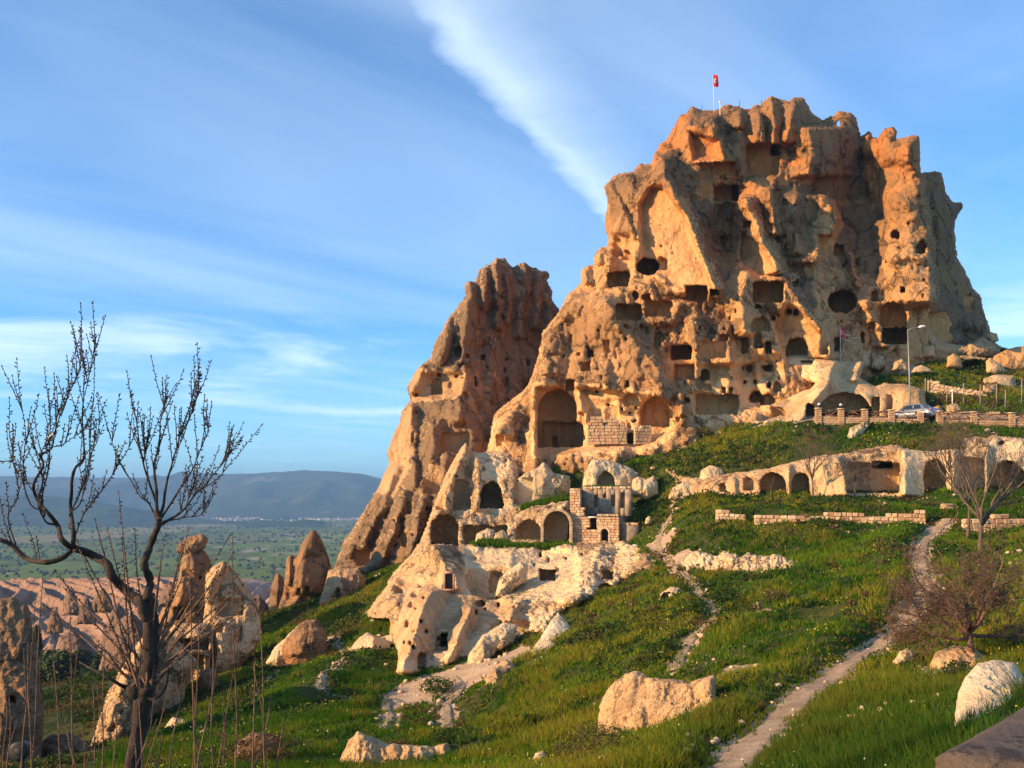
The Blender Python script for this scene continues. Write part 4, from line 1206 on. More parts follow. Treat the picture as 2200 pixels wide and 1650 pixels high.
boulder('boulder', 'small round boulder beside the blocky tan boulder', [(722, 1314), (724, 1296), (738, 1288), (752, 1294), (754, 1312), (738, 1320)], 84, 'brown_tuff', 0.2, group=GB, seed=54)
boulder('fairy_chimney', 'grey pointed cone rock standing alone left of the dark spire', [(592, 1335), (600, 1300), (612, 1270), (617, 1200), (625, 1192), (637, 1202), (650, 1168), (671, 1138), (678, 1140), (698, 1178), (714, 1235), (705, 1275), (680, 1310), (630, 1330)], 96, 'brown_tuff', 3.0,
        ridges=[([(668, 1146), (650, 1200), (645, 1270)], 2.2, 22, 70, 10), ([(625, 1195), (620, 1260)], 1.2, 10, 12, 8), ([(640, 1285), (610, 1325)], 1.2, 20, 40, 8)], caves=[('a', 638, 1262, 648, 1278, 1.0), ('a', 655, 1258, 664, 1272, 1.0)], group='fairy chimneys', seed=55, rimf=0.2)
boulder('fairy_chimney', 'small dark cone rock beside the grey pointed cone', [(578, 1305), (582, 1262), (592, 1234), (600, 1232), (612, 1250), (622, 1275), (618, 1310)], 112, 'brown_tuff', 2.0, ridges=[([(597, 1234), (596, 1300)], 1.2, 12, 25, 6)], group='fairy chimneys', seed=56, rimf=0.2)
boulder('fairy_chimney', 'tan chimney rock carrying a dark cap boulder', [(330, 1345), (352, 1310), (372, 1285), (385, 1240), (394, 1200), (404, 1184), (438, 1182), (452, 1212), (446, 1260), (452, 1300), (446, 1350)], 82, 'brown_tuff', 2.5,
        ridges=[([(404, 1190), (395, 1250), (380, 1300)], 1.6, 30, 60, 10)], caves=[('a', 372, 1300, 398, 1332, 1.6), ('r', 420, 1306, 428, 1320, 1.2), ('r', 426, 1238, 433, 1246, 0.9), ('r', 392, 1222, 416, 1238, 0.8)], group='fairy chimneys', seed=57, flute=0.3, rimf=0.24)
boulder('cap_boulder', 'dark basalt boulder perched on top of the tan chimney rock', [(379, 1184), (384, 1168), (408, 1153), (434, 1147), (446, 1156), (440, 1176), (424, 1190), (398, 1196)], 82.6, 'brown_tuff', 0.2, seed=58, crag=0.35)
boulder('carved_rock', 'house-shaped tan rock with a flat carved face behind the foreground tree', [(436, 1350), (443, 1290), (444, 1235), (455, 1222), (480, 1205), (490, 1214), (535, 1270), (550, 1300), (562, 1362), (548, 1395), (522, 1425), (500, 1455), (468, 1490), (434, 1482), (440, 1440), (452, 1405)], 72, 'pale_tuff', 2.6,
        ridges=[([(484, 1208), (462, 1240), (448, 1290)], 1.5, 40, 16, 10), ([(470, 1340), (480, 1400), (455, 1450)], 1.6, 40, 60, 16)], caves=[('r', 466, 1285, 526, 1325, 0.9), ('r', 520, 1300, 526, 1322, 1.6), ('e', 462, 1338, 482, 1362, 1.2), ('a', 508, 1345, 520, 1380, 1.0)], seed=59, rimf=0.22,
        pale=[[(450, 1330), (560, 1330), (550, 1400), (450, 1400)]])
boulder('rock_ledge', 'flat overhanging tan ledge between the leaning rock and the house-shaped rock', [(345, 1400), (355, 1355), (375, 1342), (440, 1340), (460, 1350), (458, 1392), (450, 1420), (440, 1490), (425, 1495), (405, 1440), (370, 1420)], 69, 'pale_tuff', 1.2, caves=[('r', 368, 1372, 450, 1398, 3.0), ('r', 396, 1404, 440, 1440, 2.5)], seed=60)
boulder('leaning_rock', 'long smooth rock leaning up to the right behind the foreground tree', [(140, 1720), (165, 1640), (200, 1600), (232, 1500), (262, 1440), (300, 1380), (330, 1352), (355, 1350), (380, 1380), (420, 1420), (412, 1450), (395, 1480), (385, 1530), (360, 1545), (345, 1560), (335, 1540), (320, 1570), (260, 1640), (220, 1720)], 56, 'pale_tuff', 3.0,
        ridges=[([(310, 1380), (275, 1450), (235, 1540), (195, 1640)], 2.6, 60, 90, 16)], caves=[('r', 206, 1498, 220, 1510, 1.0)], seed=61, flute=0.3, rimf=0.3)
boulder('standing_rock', 'reddish upright rock cut off by the left edge of the picture', [(-60, 1720), (-55, 1300), (-10, 1288), (30, 1284), (58, 1300), (72, 1350), (80, 1420), (92, 1520), (88, 1600), (78, 1720)], 40, 'brown_tuff', 2.0, caves=[('a', 16, 1492, 34, 1510, 1.0)], seed=62, flute=0.25)
boulder('rock_lump', 'low pale rock lump at the foot of the reddish upright rock', [(70, 1720), (78, 1600), (110, 1580), (150, 1575), (190, 1600), (205, 1720)], 42, 'brown_tuff', 1.0, group=GB, seed=63)
boulder('leaning_rock', 'grey-topped boulder toppled on the grass with a pink lower face', [(1010, 1550), (1018, 1520), (1045, 1490), (1041, 1458), (1060, 1436), (1085, 1418), (1108, 1432), (1104, 1462), (1124, 1490), (1062, 1522), (1058, 1548), (1020, 1566)], 44, 'pale_tuff', 1.0, ridges=[([(1065, 1440), (1055, 1490), (1040, 1540)], 0.9, 30, 40, 10)], seed=64)
boulder('boulder', 'cream boulder with hollow sides left of the carved outcrop', [(732, 1444), (748, 1398), (772, 1372), (790, 1360), (812, 1372), (850, 1362), (858, 1400), (846, 1434), (790, 1446)], 61, 'white_tuff', 1.0, ridges=[([(800, 1370), (796, 1440)], 0.8, 30, 30, 8)], caves=[('r', 838, 1384, 850, 1410, 0.8)], group=GB, seed=65)
boulder('rock_outcrop', 'big crumbly cream outcrop in the foreground grass', [(1274, 1640), (1290, 1520), (1306, 1484), (1342, 1452), (1368, 1446), (1400, 1458), (1440, 1464), (1478, 1466), (1532, 1453), (1536, 1520), (1520, 1580), (1400, 1640)], 26.3, 'near_tuff', 0.9,
        seed=66, flute=0.14, thick=2.2, rimf=0.10, skew=-1.9, crag=0.12)
boulder('rock_outcrop', 'fluted cream outcrop cut off by the bottom edge', [(715, 1700), (735, 1625), (752, 1592), (768, 1574), (800, 1586), (830, 1600), (880, 1602), (930, 1606), (962, 1598), (972, 1622), (992, 1628), (1000, 1700)], 28.6, 'near_tuff', 0.8, ridges=[([(772, 1580), (768, 1680)], 0.4, 30, 40, 10)], caves=[('a', 925, 1622, 948, 1650, 0.3)], seed=67, flute=0.2, rimf=0.15)
boulder('rock_outcrop', 'bright white rock rib beside the stone parapet at lower right', [(2044, 1640), (2050, 1545), (2058, 1490), (2072, 1456), (2100, 1424), (2140, 1416), (2180, 1424), (2210, 1470), (2220, 1640)], 13.0, 'near_white', 1.5, seed=68, thick=1.0, disp=0.02, crag=0.1, rimf=0.3, clean=[[(2030, 1400), (2240, 1400), (2240, 1660), (2030, 1660)]])
boulder('rock_outcrop', 'cream rock patch under the bushy bare tree', [(1990, 1450), (2010, 1404), (2050, 1388), (2090, 1392), (2130, 1420), (2136, 1450), (2090, 1478), (2040, 1470)], 25.2, 'near_tuff', 0.9, group=GB, seed=69, thick=1.2)
boulder('boulder', 'small yellow-lit stone beside the footpath under the bushy bare tree', [(1916, 1424), (1932, 1400), (1950, 1392), (1964, 1402), (1960, 1424), (1936, 1432)], 26.5, 'white_tuff', 0.3, group=GB, seed=70)
boulder('arched_rock', 'pale rock with a shallow arched hollow beside the winding path', [(1414, 1300), (1420, 1276), (1440, 1262), (1462, 1262), (1474, 1280), (1472, 1310), (1478, 1332), (1462, 1336), (1440, 1320), (1416, 1318)], 49.5, 'white_tuff', 0.6, caves=[('a', 1416, 1272, 1458, 1314, 0.8)], seed=71)
boulder('rock_outcrop', 'cracked cream outcrop in the middle of the green slope', [(1588, 1372), (1594, 1340), (1614, 1318), (1626, 1292), (1640, 1300), (1652, 1322), (1644, 1345), (1622, 1372), (1606, 1382)], 41, 'near_tuff', 0.8, group=GB, seed=72, thick=1.0)
boulder('rock_outcrop', 'smaller outcrop right of the cracked cream one', [(1668, 1322), (1676, 1302), (1690, 1306), (1698, 1322), (1690, 1340), (1678, 1338)], 41.5, 'near_tuff', 0.4, group=GB, seed=73)
BANK = [(1464, 1204), (1484, 1186), (1500, 1182), (1530, 1196), (1556, 1190), (1585, 1200), (1612, 1188), (1640, 1198), (1668, 1192), (1700, 1204), (1722, 1212), (1728, 1236), (1704, 1246), (1668, 1234), (1640, 1240), (1600, 1236), (1560, 1242), (1520, 1232), (1472, 1228)]
bk = rock_body('earth_bank', BANK, [(1470, 1205, 58.6), (1470, 1228, 57), (1540, 1195, 56.6), (1540, 1238, 54.8), (1620, 1190, 55), (1620, 1238, 53), (1720, 1205, 52.6), (1720, 1240, 50.6), (1580, 1215, 54.6)], 'white_tuff', step=1.6, dstep=0.14, rim=(12, 0.8), thick=2.0, backw=16,
               crag=(0.5, 0.05), flute=(0.3, 0.12), facet=(16, 0.7), disp=0.16, dscale=1.6, warp=9.0, seed=81)
tag(bk, 'crumbling pale earth bank across the middle of the grassy slope', 'bank')
boulder('boulder', 'small pale stone beside the upper path', [(1385, 1126), (1388, 1112), (1396, 1108), (1402, 1118), (1398, 1128)], 74, 'white_tuff', 0.2, group=GB, seed=85)
boulder('rock_chunk', 'forked white rock chunk at the foot of the carved outcrop', [(998, 1458), (1008, 1404), (1036, 1366), (1085, 1338), (1112, 1344), (1102, 1382), (1072, 1398), (1048, 1436), (1030, 1462), (1014, 1474)], 51, 'white_tuff', 1.6, ridges=[([(1040, 1370), (1030, 1450)], 0.6, 14, 20, 8)], seed=90)
boulder('rock_tongue', 'smooth bright white tongue of rock running out into the grass', [(1122, 1448), (1138, 1405), (1168, 1360), (1184, 1332), (1200, 1314), (1225, 1346), (1244, 1376), (1240, 1394), (1192, 1418), (1150, 1450)], 44.7, 'white_tuff', 9.0, seed=97, rimf=0.3, crag=0.1, clean=[[(1100, 1300), (1260, 1300), (1260, 1460), (1100, 1460)]], pale=[[(1100, 1300), (1260, 1300), (1260, 1460), (1100, 1460)]])
boulder('rock_slab', 'big grey slab tilted against the cave room in the outcrop', [(1064, 1280), (1074, 1242), (1118, 1208), (1134, 1214), (1132, 1246), (1106, 1262), (1086, 1284)], 65.5, 'white_tuff', 0.8, seed=91)
boulder('boulder', 'larger grey boulder on the grassy ledge before the caves', [(1018, 1168), (1024, 1148), (1048, 1134), (1064, 1140), (1062, 1160), (1040, 1172)], 78, 'white_tuff', 0.4, group=GB, seed=92)
boulder('boulder', 'flat grey boulder beside the larger one on the grassy ledge', [(1058, 1164), (1064, 1146), (1080, 1139), (1092, 1148), (1094, 1162), (1076, 1168)], 78, 'white_tuff', 0.4, group=GB, seed=93)
boulder('rock_dome', 'smooth pale dome rock left of the dark cave mouth', [(1250, 1068), (1256, 1014), (1276, 986), (1300, 988), (1340, 1000), (1372, 1018), (1370, 1050), (1360, 1070)], 84, 'white_tuff', 1.5, caves=[('a', 1284, 1012, 1322, 1046, 2.0)], ridges=[([(1275, 990), (1270, 1050)], 0.8, 20, 30, 8)], seed=94)
boulder('boulder', 'notched pale boulder standing in front of the dark cave mouth', [(1354, 1064), (1360, 1030), (1372, 1024), (1388, 1030), (1404, 1022), (1412, 1032), (1416, 1062), (1390, 1072)], 79, 'white_tuff', 0.4, group=GB, seed=95)
boulder('rock_wall', 'grey masonry-like rock wall left of the ruined house', [(1110, 1090), (1112, 1028), (1130, 1018), (1158, 1005), (1168, 992), (1180, 1004), (1190, 1018), (1222, 1024), (1226, 1062), (1160, 1090)], 88, 'white_tuff', 0.6, caves=[('r', 1113, 1026, 1146, 1086, 1.0)], seed=96)
for i, (pol, dd, lb, mt, ln_) in enumerate(EXTRA):
    boulder('boulder' if dd < 60 else 'cone_rock', lb, pol, dd, mt, ln_, group=GB if dd < 60 else 'small cone rocks in the valley', seed=150 + i)
for nm_, lb, pol, dd, ln_ in [('rock_slope', 'smooth pale rock ramp rising to the castle foot', [(1325, 1005), (1345, 985), (1400, 958), (1480, 926), (1530, 898), (1562, 896), (1556, 922), (1490, 948), (1425, 976), (1360, 1004)], 92.5, 3.5),
                              ('rock_ledge', 'low cream ledge right of the dark cave mouth', [(1436, 1072), (1444, 1048), (1470, 1034), (1500, 1040), (1516, 1062), (1490, 1076)], 77, 0.8),
                              ('boulder', 'crumbly tan rock at the left end of the cave row', [(1500, 1040), (1506, 1010), (1526, 1000), (1552, 1008), (1562, 1034), (1535, 1046)], 78, 0.8),
                              ('boulder', 'pale rock on the grass above the cave row', [(1818, 944), (1826, 920), (1856, 906), (1868, 914), (1852, 934), (1832, 948)], 81, 0.6)]:
    boulder(nm_, lb, pol, dd, 'white_tuff', ln_, group=GB, seed=len(lb) + 170)
rv = random.Random(77)
CONES = [(118, 200, 'leftmost of the pink cone rocks beside the cypress'), (152, 215, 'pink cone rock second from the left beyond the valley trees'), (186, 190, 'pink cone rock third from the left beyond the valley trees'), (220, 210, 'pink cone rock just left of the ridged pink rock'),
         (254, 185, 'pink cone rock rising behind the ridged pink rock'), (356, 150, 'pink cone rock close to the left foot of the tan chimney rock'), (566, 135, 'pink cone rock between the house-shaped rock and the small dark cone'), (540, 160, 'pink cone rock peeping over the house-shaped rock')]
for i, (cx_, d_, lb) in enumerate(CONES):
    by_ = 1290 + (225 - d_) * 0.9 + rv.uniform(-10, 20) + max(0, 300 - cx_) * 0.12
    w_, h_ = rv.uniform(14, 24), rv.uniform(36, 62)
    pol = [(cx_ - w_, by_ + 12), (cx_ - w_ * 0.8, by_ - h_ * 0.4), (cx_ - w_ * 0.35, by_ - h_ * 0.85), (cx_ + rv.uniform(-3, 3), by_ - h_), (cx_ + w_ * 0.4, by_ - h_ * 0.75), (cx_ + w_ * 0.85, by_ - h_ * 0.3), (cx_ + w_, by_ + 12)]
    boulder('cone_rock', lb, pol, d_, 'pink_tuff' if i % 3 else 'brown_tuff', 2.0, group='pink cone rocks in the valley', seed=200 + i, rimf=0.2)
# blocks strewn along the foot of the castle rock
FOOT = [([(1818, 790), (1820, 742), (1836, 736), (1852, 744), (1856, 770), (1850, 792)], 104, 'square tan block at the foot of the castle rock beside the small flag'),
        ([(1848, 792), (1852, 756), (1870, 752), (1874, 790)], 103, 'broad weathered block beside the square tan one'),
        ([(1872, 790), (1874, 758), (1898, 760), (1902, 784), (1890, 796)], 102.5, 'split weathered block above the road lamp'),
        ([(1880, 768), (1884, 748), (1900, 745), (1924, 740), (1926, 748), (1900, 766)], 105, 'long tumbled block under the black cave mouth'),
        ([(1916, 796), (1920, 778), (1938, 772), (1950, 782), (1952, 796)], 101, 'rounded stone in the grass left of the road lamp head'),
        ([(1956, 800), (1964, 788), (1980, 783), (2000, 794), (2004, 800)], 100.5, 'flat stone in the grass right of the road lamp'),
        ([(1952, 772), (1956, 738), (1966, 726), (1978, 742), (1980, 770)], 106, 'upright red-brown block behind the road lamp'),
        ([(1976, 768), (1980, 744), (2006, 742), (2010, 766)], 107, 'cream block right of the upright red-brown one'),
        ([(2012, 766), (1996, 742), (1984, 720), (1990, 700), (1998, 712), (2010, 732), (2040, 740), (2100, 745), (2108, 762), (2060, 770)], 110, 'long cream ledge along the foot of the castle rock'),
        ([(2034, 790), (2036, 766), (2048, 758), (2064, 768), (2068, 790)], 104, 'brown block at the left end of the dark overhang'),
        ([(2070, 780), (2080, 740), (2110, 722), (2130, 735), (2150, 745), (2146, 765), (2104, 768), (2102, 782)], 110, 'jagged cream crag where the castle rock meets the sky'),
        ([(2120, 800), (2118, 776), (2128, 768), (2150, 782), (2164, 800), (2140, 806)], 103, 'leaning brown block right of the dark overhang'),
        ([(2130, 792), (2136, 766), (2160, 752), (2200, 742), (2280, 738), (2290, 800), (2170, 800)], 106, 'huge smooth cream rock at the right edge'),
        ([(2108, 850), (2114, 812), (2140, 804), (2178, 806), (2186, 836), (2160, 850)], 99, 'square cream block among the fence posts'),
        ([(2110, 862), (2112, 828), (2140, 826), (2146, 860)], 97, 'brown cube-like stone behind the fence'),
        ([(2002, 895), (2004, 876), (2016, 870), (2024, 880), (2024, 896)], 92, 'small reddish stone right of the parked car'),
        ([(2028, 895), (2034, 872), (2056, 866), (2070, 878), (2068, 896)], 92.5, 'larger reddish stone right of the parked car'),
        ([(2120, 722), (2128, 712), (2142, 716), (2146, 732), (2130, 738)], 114, 'dark knob of rock on the skyline right of the castle rock')]
for i, (pol, dd, lb) in enumerate(FOOT):
    boulder('stone_block', lb, pol, dd, 'pale_tuff' if i % 3 else 'castle_tuff', 0.6, group='blocks strewn along the castle foot', seed=100 + i, clean=[[(1800, 700), (2300, 700), (2300, 900), (1800, 900)]] if i % 2 else ())
boulder('overhang_rock', 'rock with a black overhang above the grassy knoll', [(2040, 796), (2050, 770), (2066, 764), (2100, 766), (2130, 770), (2130, 800), (2080, 806)], 105.5, 'pale_tuff', 0.5, caves=[('r', 2062, 772, 2122, 800, 3.0)], seed=130)

# ------------------------------------------------------------------ valley, badlands, plain, hills


def land_material(name, cols, cell=0.004, hedge=0.35, pale=(0.45, 0.36, 0.25), pale_amt=0.7):
    m, t = material(name)
    pos = t.n('ShaderNodeNewGeometry').outputs['Position']
    p2 = t.vscale(pos, (1.0, 0.55, 0.0))
    wp = t.n('ShaderNodeVectorMath', {0: p2, 1: t.vscale(t.n('ShaderNodeTexNoise', {'Vector': p2, 'Scale': 0.004, 'Detail': 3.0}).outputs[1], (90, 90, 0))}, operation='ADD').outputs[0]
    vo = t.n('ShaderNodeTexVoronoi', {'Vector': wp, 'Scale': cell}, feature='F1')
    edge = t.n('ShaderNodeTexVoronoi', {'Vector': wp, 'Scale': cell}, feature='DISTANCE_TO_EDGE').outputs[0]
    rnd = t.n('ShaderNodeSeparateColor', {0: vo.outputs['Color']}).outputs[0]
    ramp = t.n('ShaderNodeValToRGB', {0: rnd})
    cr = ramp.color_ramp
    cr.interpolation = 'CONSTANT'
    while len(cr.elements) < len(cols):
        cr.elements.new(0.5)
    for i, c in enumerate(cols):
        cr.elements[i].position = i / len(cols)
        cr.elements[i].color = tuple(c) + (1.0,)
    mid = t.noise(p2, 0.02, 6, 0.65)
    big = t.noise(p2, 0.0025, 5, 0.6)
    c = t.mix(t.ss(mid, 0.35, 0.75), ramp.outputs[0], tuple(x * 0.55 for x in cols[0]))
    c = t.mix(t.m('MULTIPLY', t.ss(edge, 0.05, 0.01), hedge), c, (0.02, 0.035, 0.012))
    c = t.mix(t.m('MULTIPLY', t.ss(t.m('ADD', t.m('MULTIPLY', mid, 0.6), t.m('MULTIPLY', big, 0.5)), 0.60, 0.68), pale_amt), c, pale)
    b = t.n('ShaderNodeBsdfPrincipled', {'Base Color': c, 'Roughness': 1.0})
    b.inputs['Specular IOR Level'].default_value = 0.0
    t.n('ShaderNodeOutputMaterial', {0: b.outputs[0]})
    return m


land_material('plain_fields', [(0.14, 0.20, 0.035), (0.20, 0.27, 0.045), (0.14, 0.165, 0.04), (0.26, 0.30, 0.055), (0.16, 0.22, 0.04), (0.30, 0.24, 0.09), (0.12, 0.165, 0.035)], 0.0038)
land_material('hill_scrub', [(0.04, 0.065, 0.03), (0.055, 0.085, 0.04), (0.045, 0.07, 0.035), (0.07, 0.09, 0.04)], 0.0016, 0.2, (0.20, 0.17, 0.11), 0.6)


def grid_mesh(X, Y, Z):
    n, m = X.shape
    a = (np.arange(n - 1)[:, None] * m + np.arange(m - 1)[None]).ravel()
    q = np.stack([a, a + 1, a + m + 1, a + m], -1)
    return np.stack([X.ravel(), Y.ravel(), Z.ravel()], -1), q


def plain_height(x, y):
    z0 = np.interp(y, [170, 230, 330, 500, 900, 1400, 30000], [-46, -52, -56, -70, -97, -101, -101])
    side = sm(x, -20, 160) * (1 - sm(y, 300, 700)) * 48
    return z0 + side + fbm2(x * 0.006, y * 0.006, 4, 90) * np.interp(y, [200, 700, 5000], [7, 6, 8]) - 2


yy = 205 * (30000 / 205.0) ** np.linspace(0, 1, 150)
uu = np.linspace(-1, 1, 170)
Yg = np.repeat(yy[:, None], len(uu), 1)
Xg = uu[None] * (Yg * 0.95 + 260)
Zg = plain_height(Xg, Yg)
v, q = grid_mesh(Xg, Yg, Zg)
tag(add('plain', make_mesh('plain', v, q), MAT['plain_fields']), kind='structure')


def ridge_land(name, y0, y1, prof, base, mat, ns, amp, seed, crest=0.6, nu=420, nv=110, du=1.0):
    """a range of hills: prof gives (column, row) of its skyline as seen from here"""
    pr = np.array(prof, float)
    u = np.linspace(pr[0, 0], pr[-1, 0], nu)
    tv = np.linspace(0, 1, nv)
    yc = y0 + (y1 - y0) * crest
    top = (HY - np.interp(u, pr[:, 0], pr[:, 1])) * yc / F
    Y = y0 + (y1 - y0) * tv[:, None] * np.ones(nu)[None]
    X = ((u - CX) / F)[None] * (yc + (Y - yc) * du)
    env = np.where(tv < crest, np.sin(np.clip(tv / crest, 0, 1) * math.pi / 2) ** 1.3, np.cos(np.clip((tv - crest) / (1 - crest), 0, 1) * math.pi / 2))[:, None]
    er = fbm2(X * ns, Y * ns * 0.6, 5, seed, True)
    Z = base + (top[None] - base) * env + (er - 0.35) * amp * np.sin(np.clip(env, 0, 1) * math.pi) ** 0.8
    v, q = grid_mesh(X, Y, Z)
    return tag(add(name, make_mesh(name, v, q), MAT[mat]), kind='structure')


ridge_land('hills', 4700, 9500, [(-900, 1034), (-300, 1036), (0, 1029), (100, 1030), (300, 1027), (450, 1020), (560, 1018), (600, 1016), (680, 1013), (735, 1018), (775, 1020), (830, 1033), (900, 1040), (1100, 1036), (1600, 1030), (2200, 1034), (3000, 1036)], -104, 'hill_scrub', 0.0013, 170, 70)
ridge_land('low_hills', 3300, 4700, [(-900, 1075), (-200, 1070), (0, 1066), (60, 1062), (180, 1072), (290, 1092), (380, 1108), (480, 1118), (700, 1122)], -104, 'hill_scrub', 0.0022, 40, 71)

# pink eroded badlands across the valley
gx_, gy_ = np.linspace(-330, -95, 640), np.linspace(225, 430, 280)
Xb, Yb = np.meshgrid(gx_, gy_)
tt = np.clip((Yb - 245) / 150, 0, 1)
zc = -47 + 11.5 * sm(tt, 0.0, 1.0) - 16 * sm(Yb, 402, 430) - 14 * (1 - sm(Yb, 225, 250))
sx = Xb + (Yb - 250) * 0.75 + fbm2(Xb * 0.02, Yb * 0.02, 3, 92) * 16
spur = 1 - np.abs(((sx / 9.0) % 1.0) * 2 - 1)
spur2 = 1 - np.abs(((sx / 3.7 + 0.3) % 1.0) * 2 - 1)
zb = zc + (spur ** 1.2 * 5.0 + spur2 * 1.5 - 2.6) * np.sin(np.clip(tt, 0, 1) * math.pi * 0.86 + 0.1) + fbm2(Xb * 0.05, Yb * 0.05, 4, 93) * 1.2 + fbm2(Xb * 0.3, Yb * 0.3, 3, 94, True) * 0.8
rc_ = np.random.RandomState(8)
for _ in range(60):
    cx_, cy_, hr_ = rc_.uniform(-320, -125), rc_.uniform(240, 330), rc_.uniform(3, 6)
    dd_ = np.hypot(Xb - cx_, (Yb - cy_)) / hr_
    zb = np.maximum(zb, np.where(dd_ < 1.6, zb[np.abs(gy_ - cy_).argmin(), np.abs(gx_ - cx_).argmin()] + hr_ * 0.95 * (1 - dd_), -999) + 0.8)
zb -= 25 * sm(Xb, -130, -95)
v, q = grid_mesh(Xb, Yb, zb)
tag(add('badlands', make_mesh('badlands', v, q, True, {'clean': np.ones(len(v)) * 0.5, 'pale': np.zeros(len(v))}), MAT['pink_tuff']), kind='structure')
# pale gully edge farther out on the plain
gx_, gy_ = np.linspace(-330, -120, 300), np.linspace(560, 760, 90)
Xb, Yb = np.meshgrid(gx_, gy_)
zc = -74 + 19 * sm(Yb, 600, 690) * (0.7 + 0.3 * fbm2(Xb * 0.02, Yb * 0.02, 3, 95)) - 30 * sm(Yb, 710, 760)
spur = 1 - np.abs((((Xb + fbm2(Xb * 0.05, Yb * 0.05, 3, 96) * 8) / 13.0) % 1.0) * 2 - 1)
zb = zc + (spur - 0.5) * 9 * np.sin(np.clip((Yb - 590) / 110, 0, 1) * math.pi)
v, q = grid_mesh(Xb, Yb, zb)
tag(add('gully_cliffs', make_mesh('gully_cliffs', v, q, True, {'clean': np.ones(len(v)) * 0.6, 'pale': np.ones(len(v)) * 0.6}), MAT['pink_tuff']), kind='structure')


def blob_stuff(name, label, cat, centres, sizes, mat, rng, squash=0.8, cols=None):
    """rounded low masses (bushes seen from kilometres away), one object"""
    t = (1 + 5 ** 0.5) / 2
    ico = np.array([[-1, t, 0], [1, t, 0], [-1, -t, 0], [1, -t, 0], [0, -1, t], [0, 1, t], [0, -1, -t], [0, 1, -t], [t, 0, -1], [t, 0, 1], [-t, 0, -1], [-t, 0, 1]]) / math.hypot(1, t)
    fc = np.array([[0, 11, 5], [0, 5, 1], [0, 1, 7], [0, 7, 10], [0, 10, 11], [1, 5, 9], [5, 11, 4], [11, 10, 2], [10, 7, 6], [7, 1, 8], [3, 9, 4], [3, 4, 2], [3, 2, 6], [3, 6, 8], [3, 8, 9], [4, 9, 5], [2, 4, 11], [6, 2, 10], [8, 6, 7], [9, 8, 1]])
    n = len(centres)
    V = ico[None] * (0.7 + 0.6 * rng.rand(n, 12, 1)) * sizes[:, None, None] * np.array([1, 1, squash]) + centres[:, None] + np.array([0, 0, 1]) * (sizes * 0.5)[:, None, None]
    Fc = fc[None] + (np.arange(n) * 12)[:, None, None]
    o = add(name, make_mesh(name, V.reshape(-1, 3), Fc.reshape(-1, 3), False), mat)
    return tag(o, label, cat, kind='stuff')


rg = np.random.RandomState(5)
n = 9000
yb = 330 * (4200 / 330.0) ** rg.rand(n)
xb = (rg.rand(n) * 1.0 - 0.72) * yb * 0.9
k = fbm2(xb * 0.006, yb * 0.004, 3, 97) > -0.12
xb, yb = xb[k], yb[k]
plain('far_leaf', (0.028, 0.045, 0.016), 1.0, 0.3, 0.05)
blob_stuff('far_trees', 'dark hedges and orchard trees dotted over the distant green plain', 'trees', np.stack([xb, yb, plain_height(xb, yb)], -1), 1.2 + 2.4 * rg.rand(len(xb)) * np.clip(yb / 1500, 0.6, 2.0), MAT['far_leaf'], rg)
# distant villages
plain('far_plaster', (0.42, 0.36, 0.31), 0.9, 0.25, 0.01)
mb = MB()
for (cpx, cpy, sx_, n) in [(520, 1119, 95, 170), (700, 1112, 60, 110), (790, 1116, 30, 60), (950, 1112, 90, 60)]:
    for _ in range(n):
        a = cpx + rg.randn() * sx_ * 0.5
        d = 4350 + rg.randn() * 130 if cpy < 1130 else 2900 + rg.randn() * 60
        x = (a - CX) * d / F
        s = 4 + rg.rand() * 6
        mb.box((x, d, plain_height(x, d) + s * 0.4), (s * (1 + rg.rand()), s, s * (0.6 + rg.rand() * 0.7)), rg.rand() * 3)
tag(mb.build('far_town', MAT['far_plaster']), 'white houses of a distant town at the foot of the hills', 'town', kind='stuff')

# valley greenery: a cypress and rounded trees by the valley path
plain('cypress_leaf', (0.030, 0.060, 0.014), 1.0, 0.35, 1.5)
plain('valley_leaf', (0.045, 0.065, 0.018), 1.0, 0.35, 1.0)


def leaf_cloud(name, centre, rad, n, size, mat, rng, parent=None, hollow=0.45, up=0.25, cone=0.0):
    """a crown of many separate leaf faces spread through its volume"""
    u = rng.randn(n, 3); u /= np.linalg.norm(u, axis=1)[:, None]
    r = (hollow + (1 - hollow) * rng.rand(n)) ** 0.7
    p = u * r[:, None]
    lump = 1 + 0.35 * fbm(u * 2.3, 3, seed=int(abs(centre[0] * 13)) % 40)
    p = p * lump[:, None]
    if cone:
        p[:, :2] *= (1 - cone * (p[:, 2:] * 0.5 + 0.5))
    p = p * np.array(rad) + np.array(centre)
    a = rng.randn(n, 3); a /= np.linalg.norm(a, axis=1)[:, None]
    a[:, 2] = a[:, 2] * 0.6 + up
    b = np.cross(a, rng.randn(n, 3)); b /= np.linalg.norm(b, axis=1)[:, None] + 1e-9
    s = size * (0.6 + 0.8 * rng.rand(n))[:, None]
    V = np.stack([p - a * s - b * s * 0.1, p + b * s * 0.5, p + a * s, p - b * s * 0.5], 1).reshape(-1, 3)
    Q = np.arange(n * 4).reshape(n, 4)
    return add(name, make_mesh(name, V, Q, False), mat, parent)


def round_tree(name, label, px, py, d, h, w, mat, seed, cone=0.0, group=None, leaf=0.16, n=1400, trunk=0.12):
    w0 = P(px, py, d)
    z0 = float(ground(w0[0], w0[1])) if d < 225 else w0[2]
    o = empty(name, (w0[0], w0[1], z0))
    rng = np.random.RandomState(seed)
    mb = MB()
    mb.tube([(0, 0, -0.3), (0.05, 0, h * 0.3), (0, 0.04, h * 0.7)], [trunk, trunk * 0.8, trunk * 0.3], 7)
    mb.build('trunk', MAT['bark_dark'], o)
    leaf_cloud('crown', (0, 0, h * 0.56), (w / 2, w / 2, h * 0.46), n, leaf, mat, rng, o, cone=cone)
    return tag(o, label, 'tree', group)


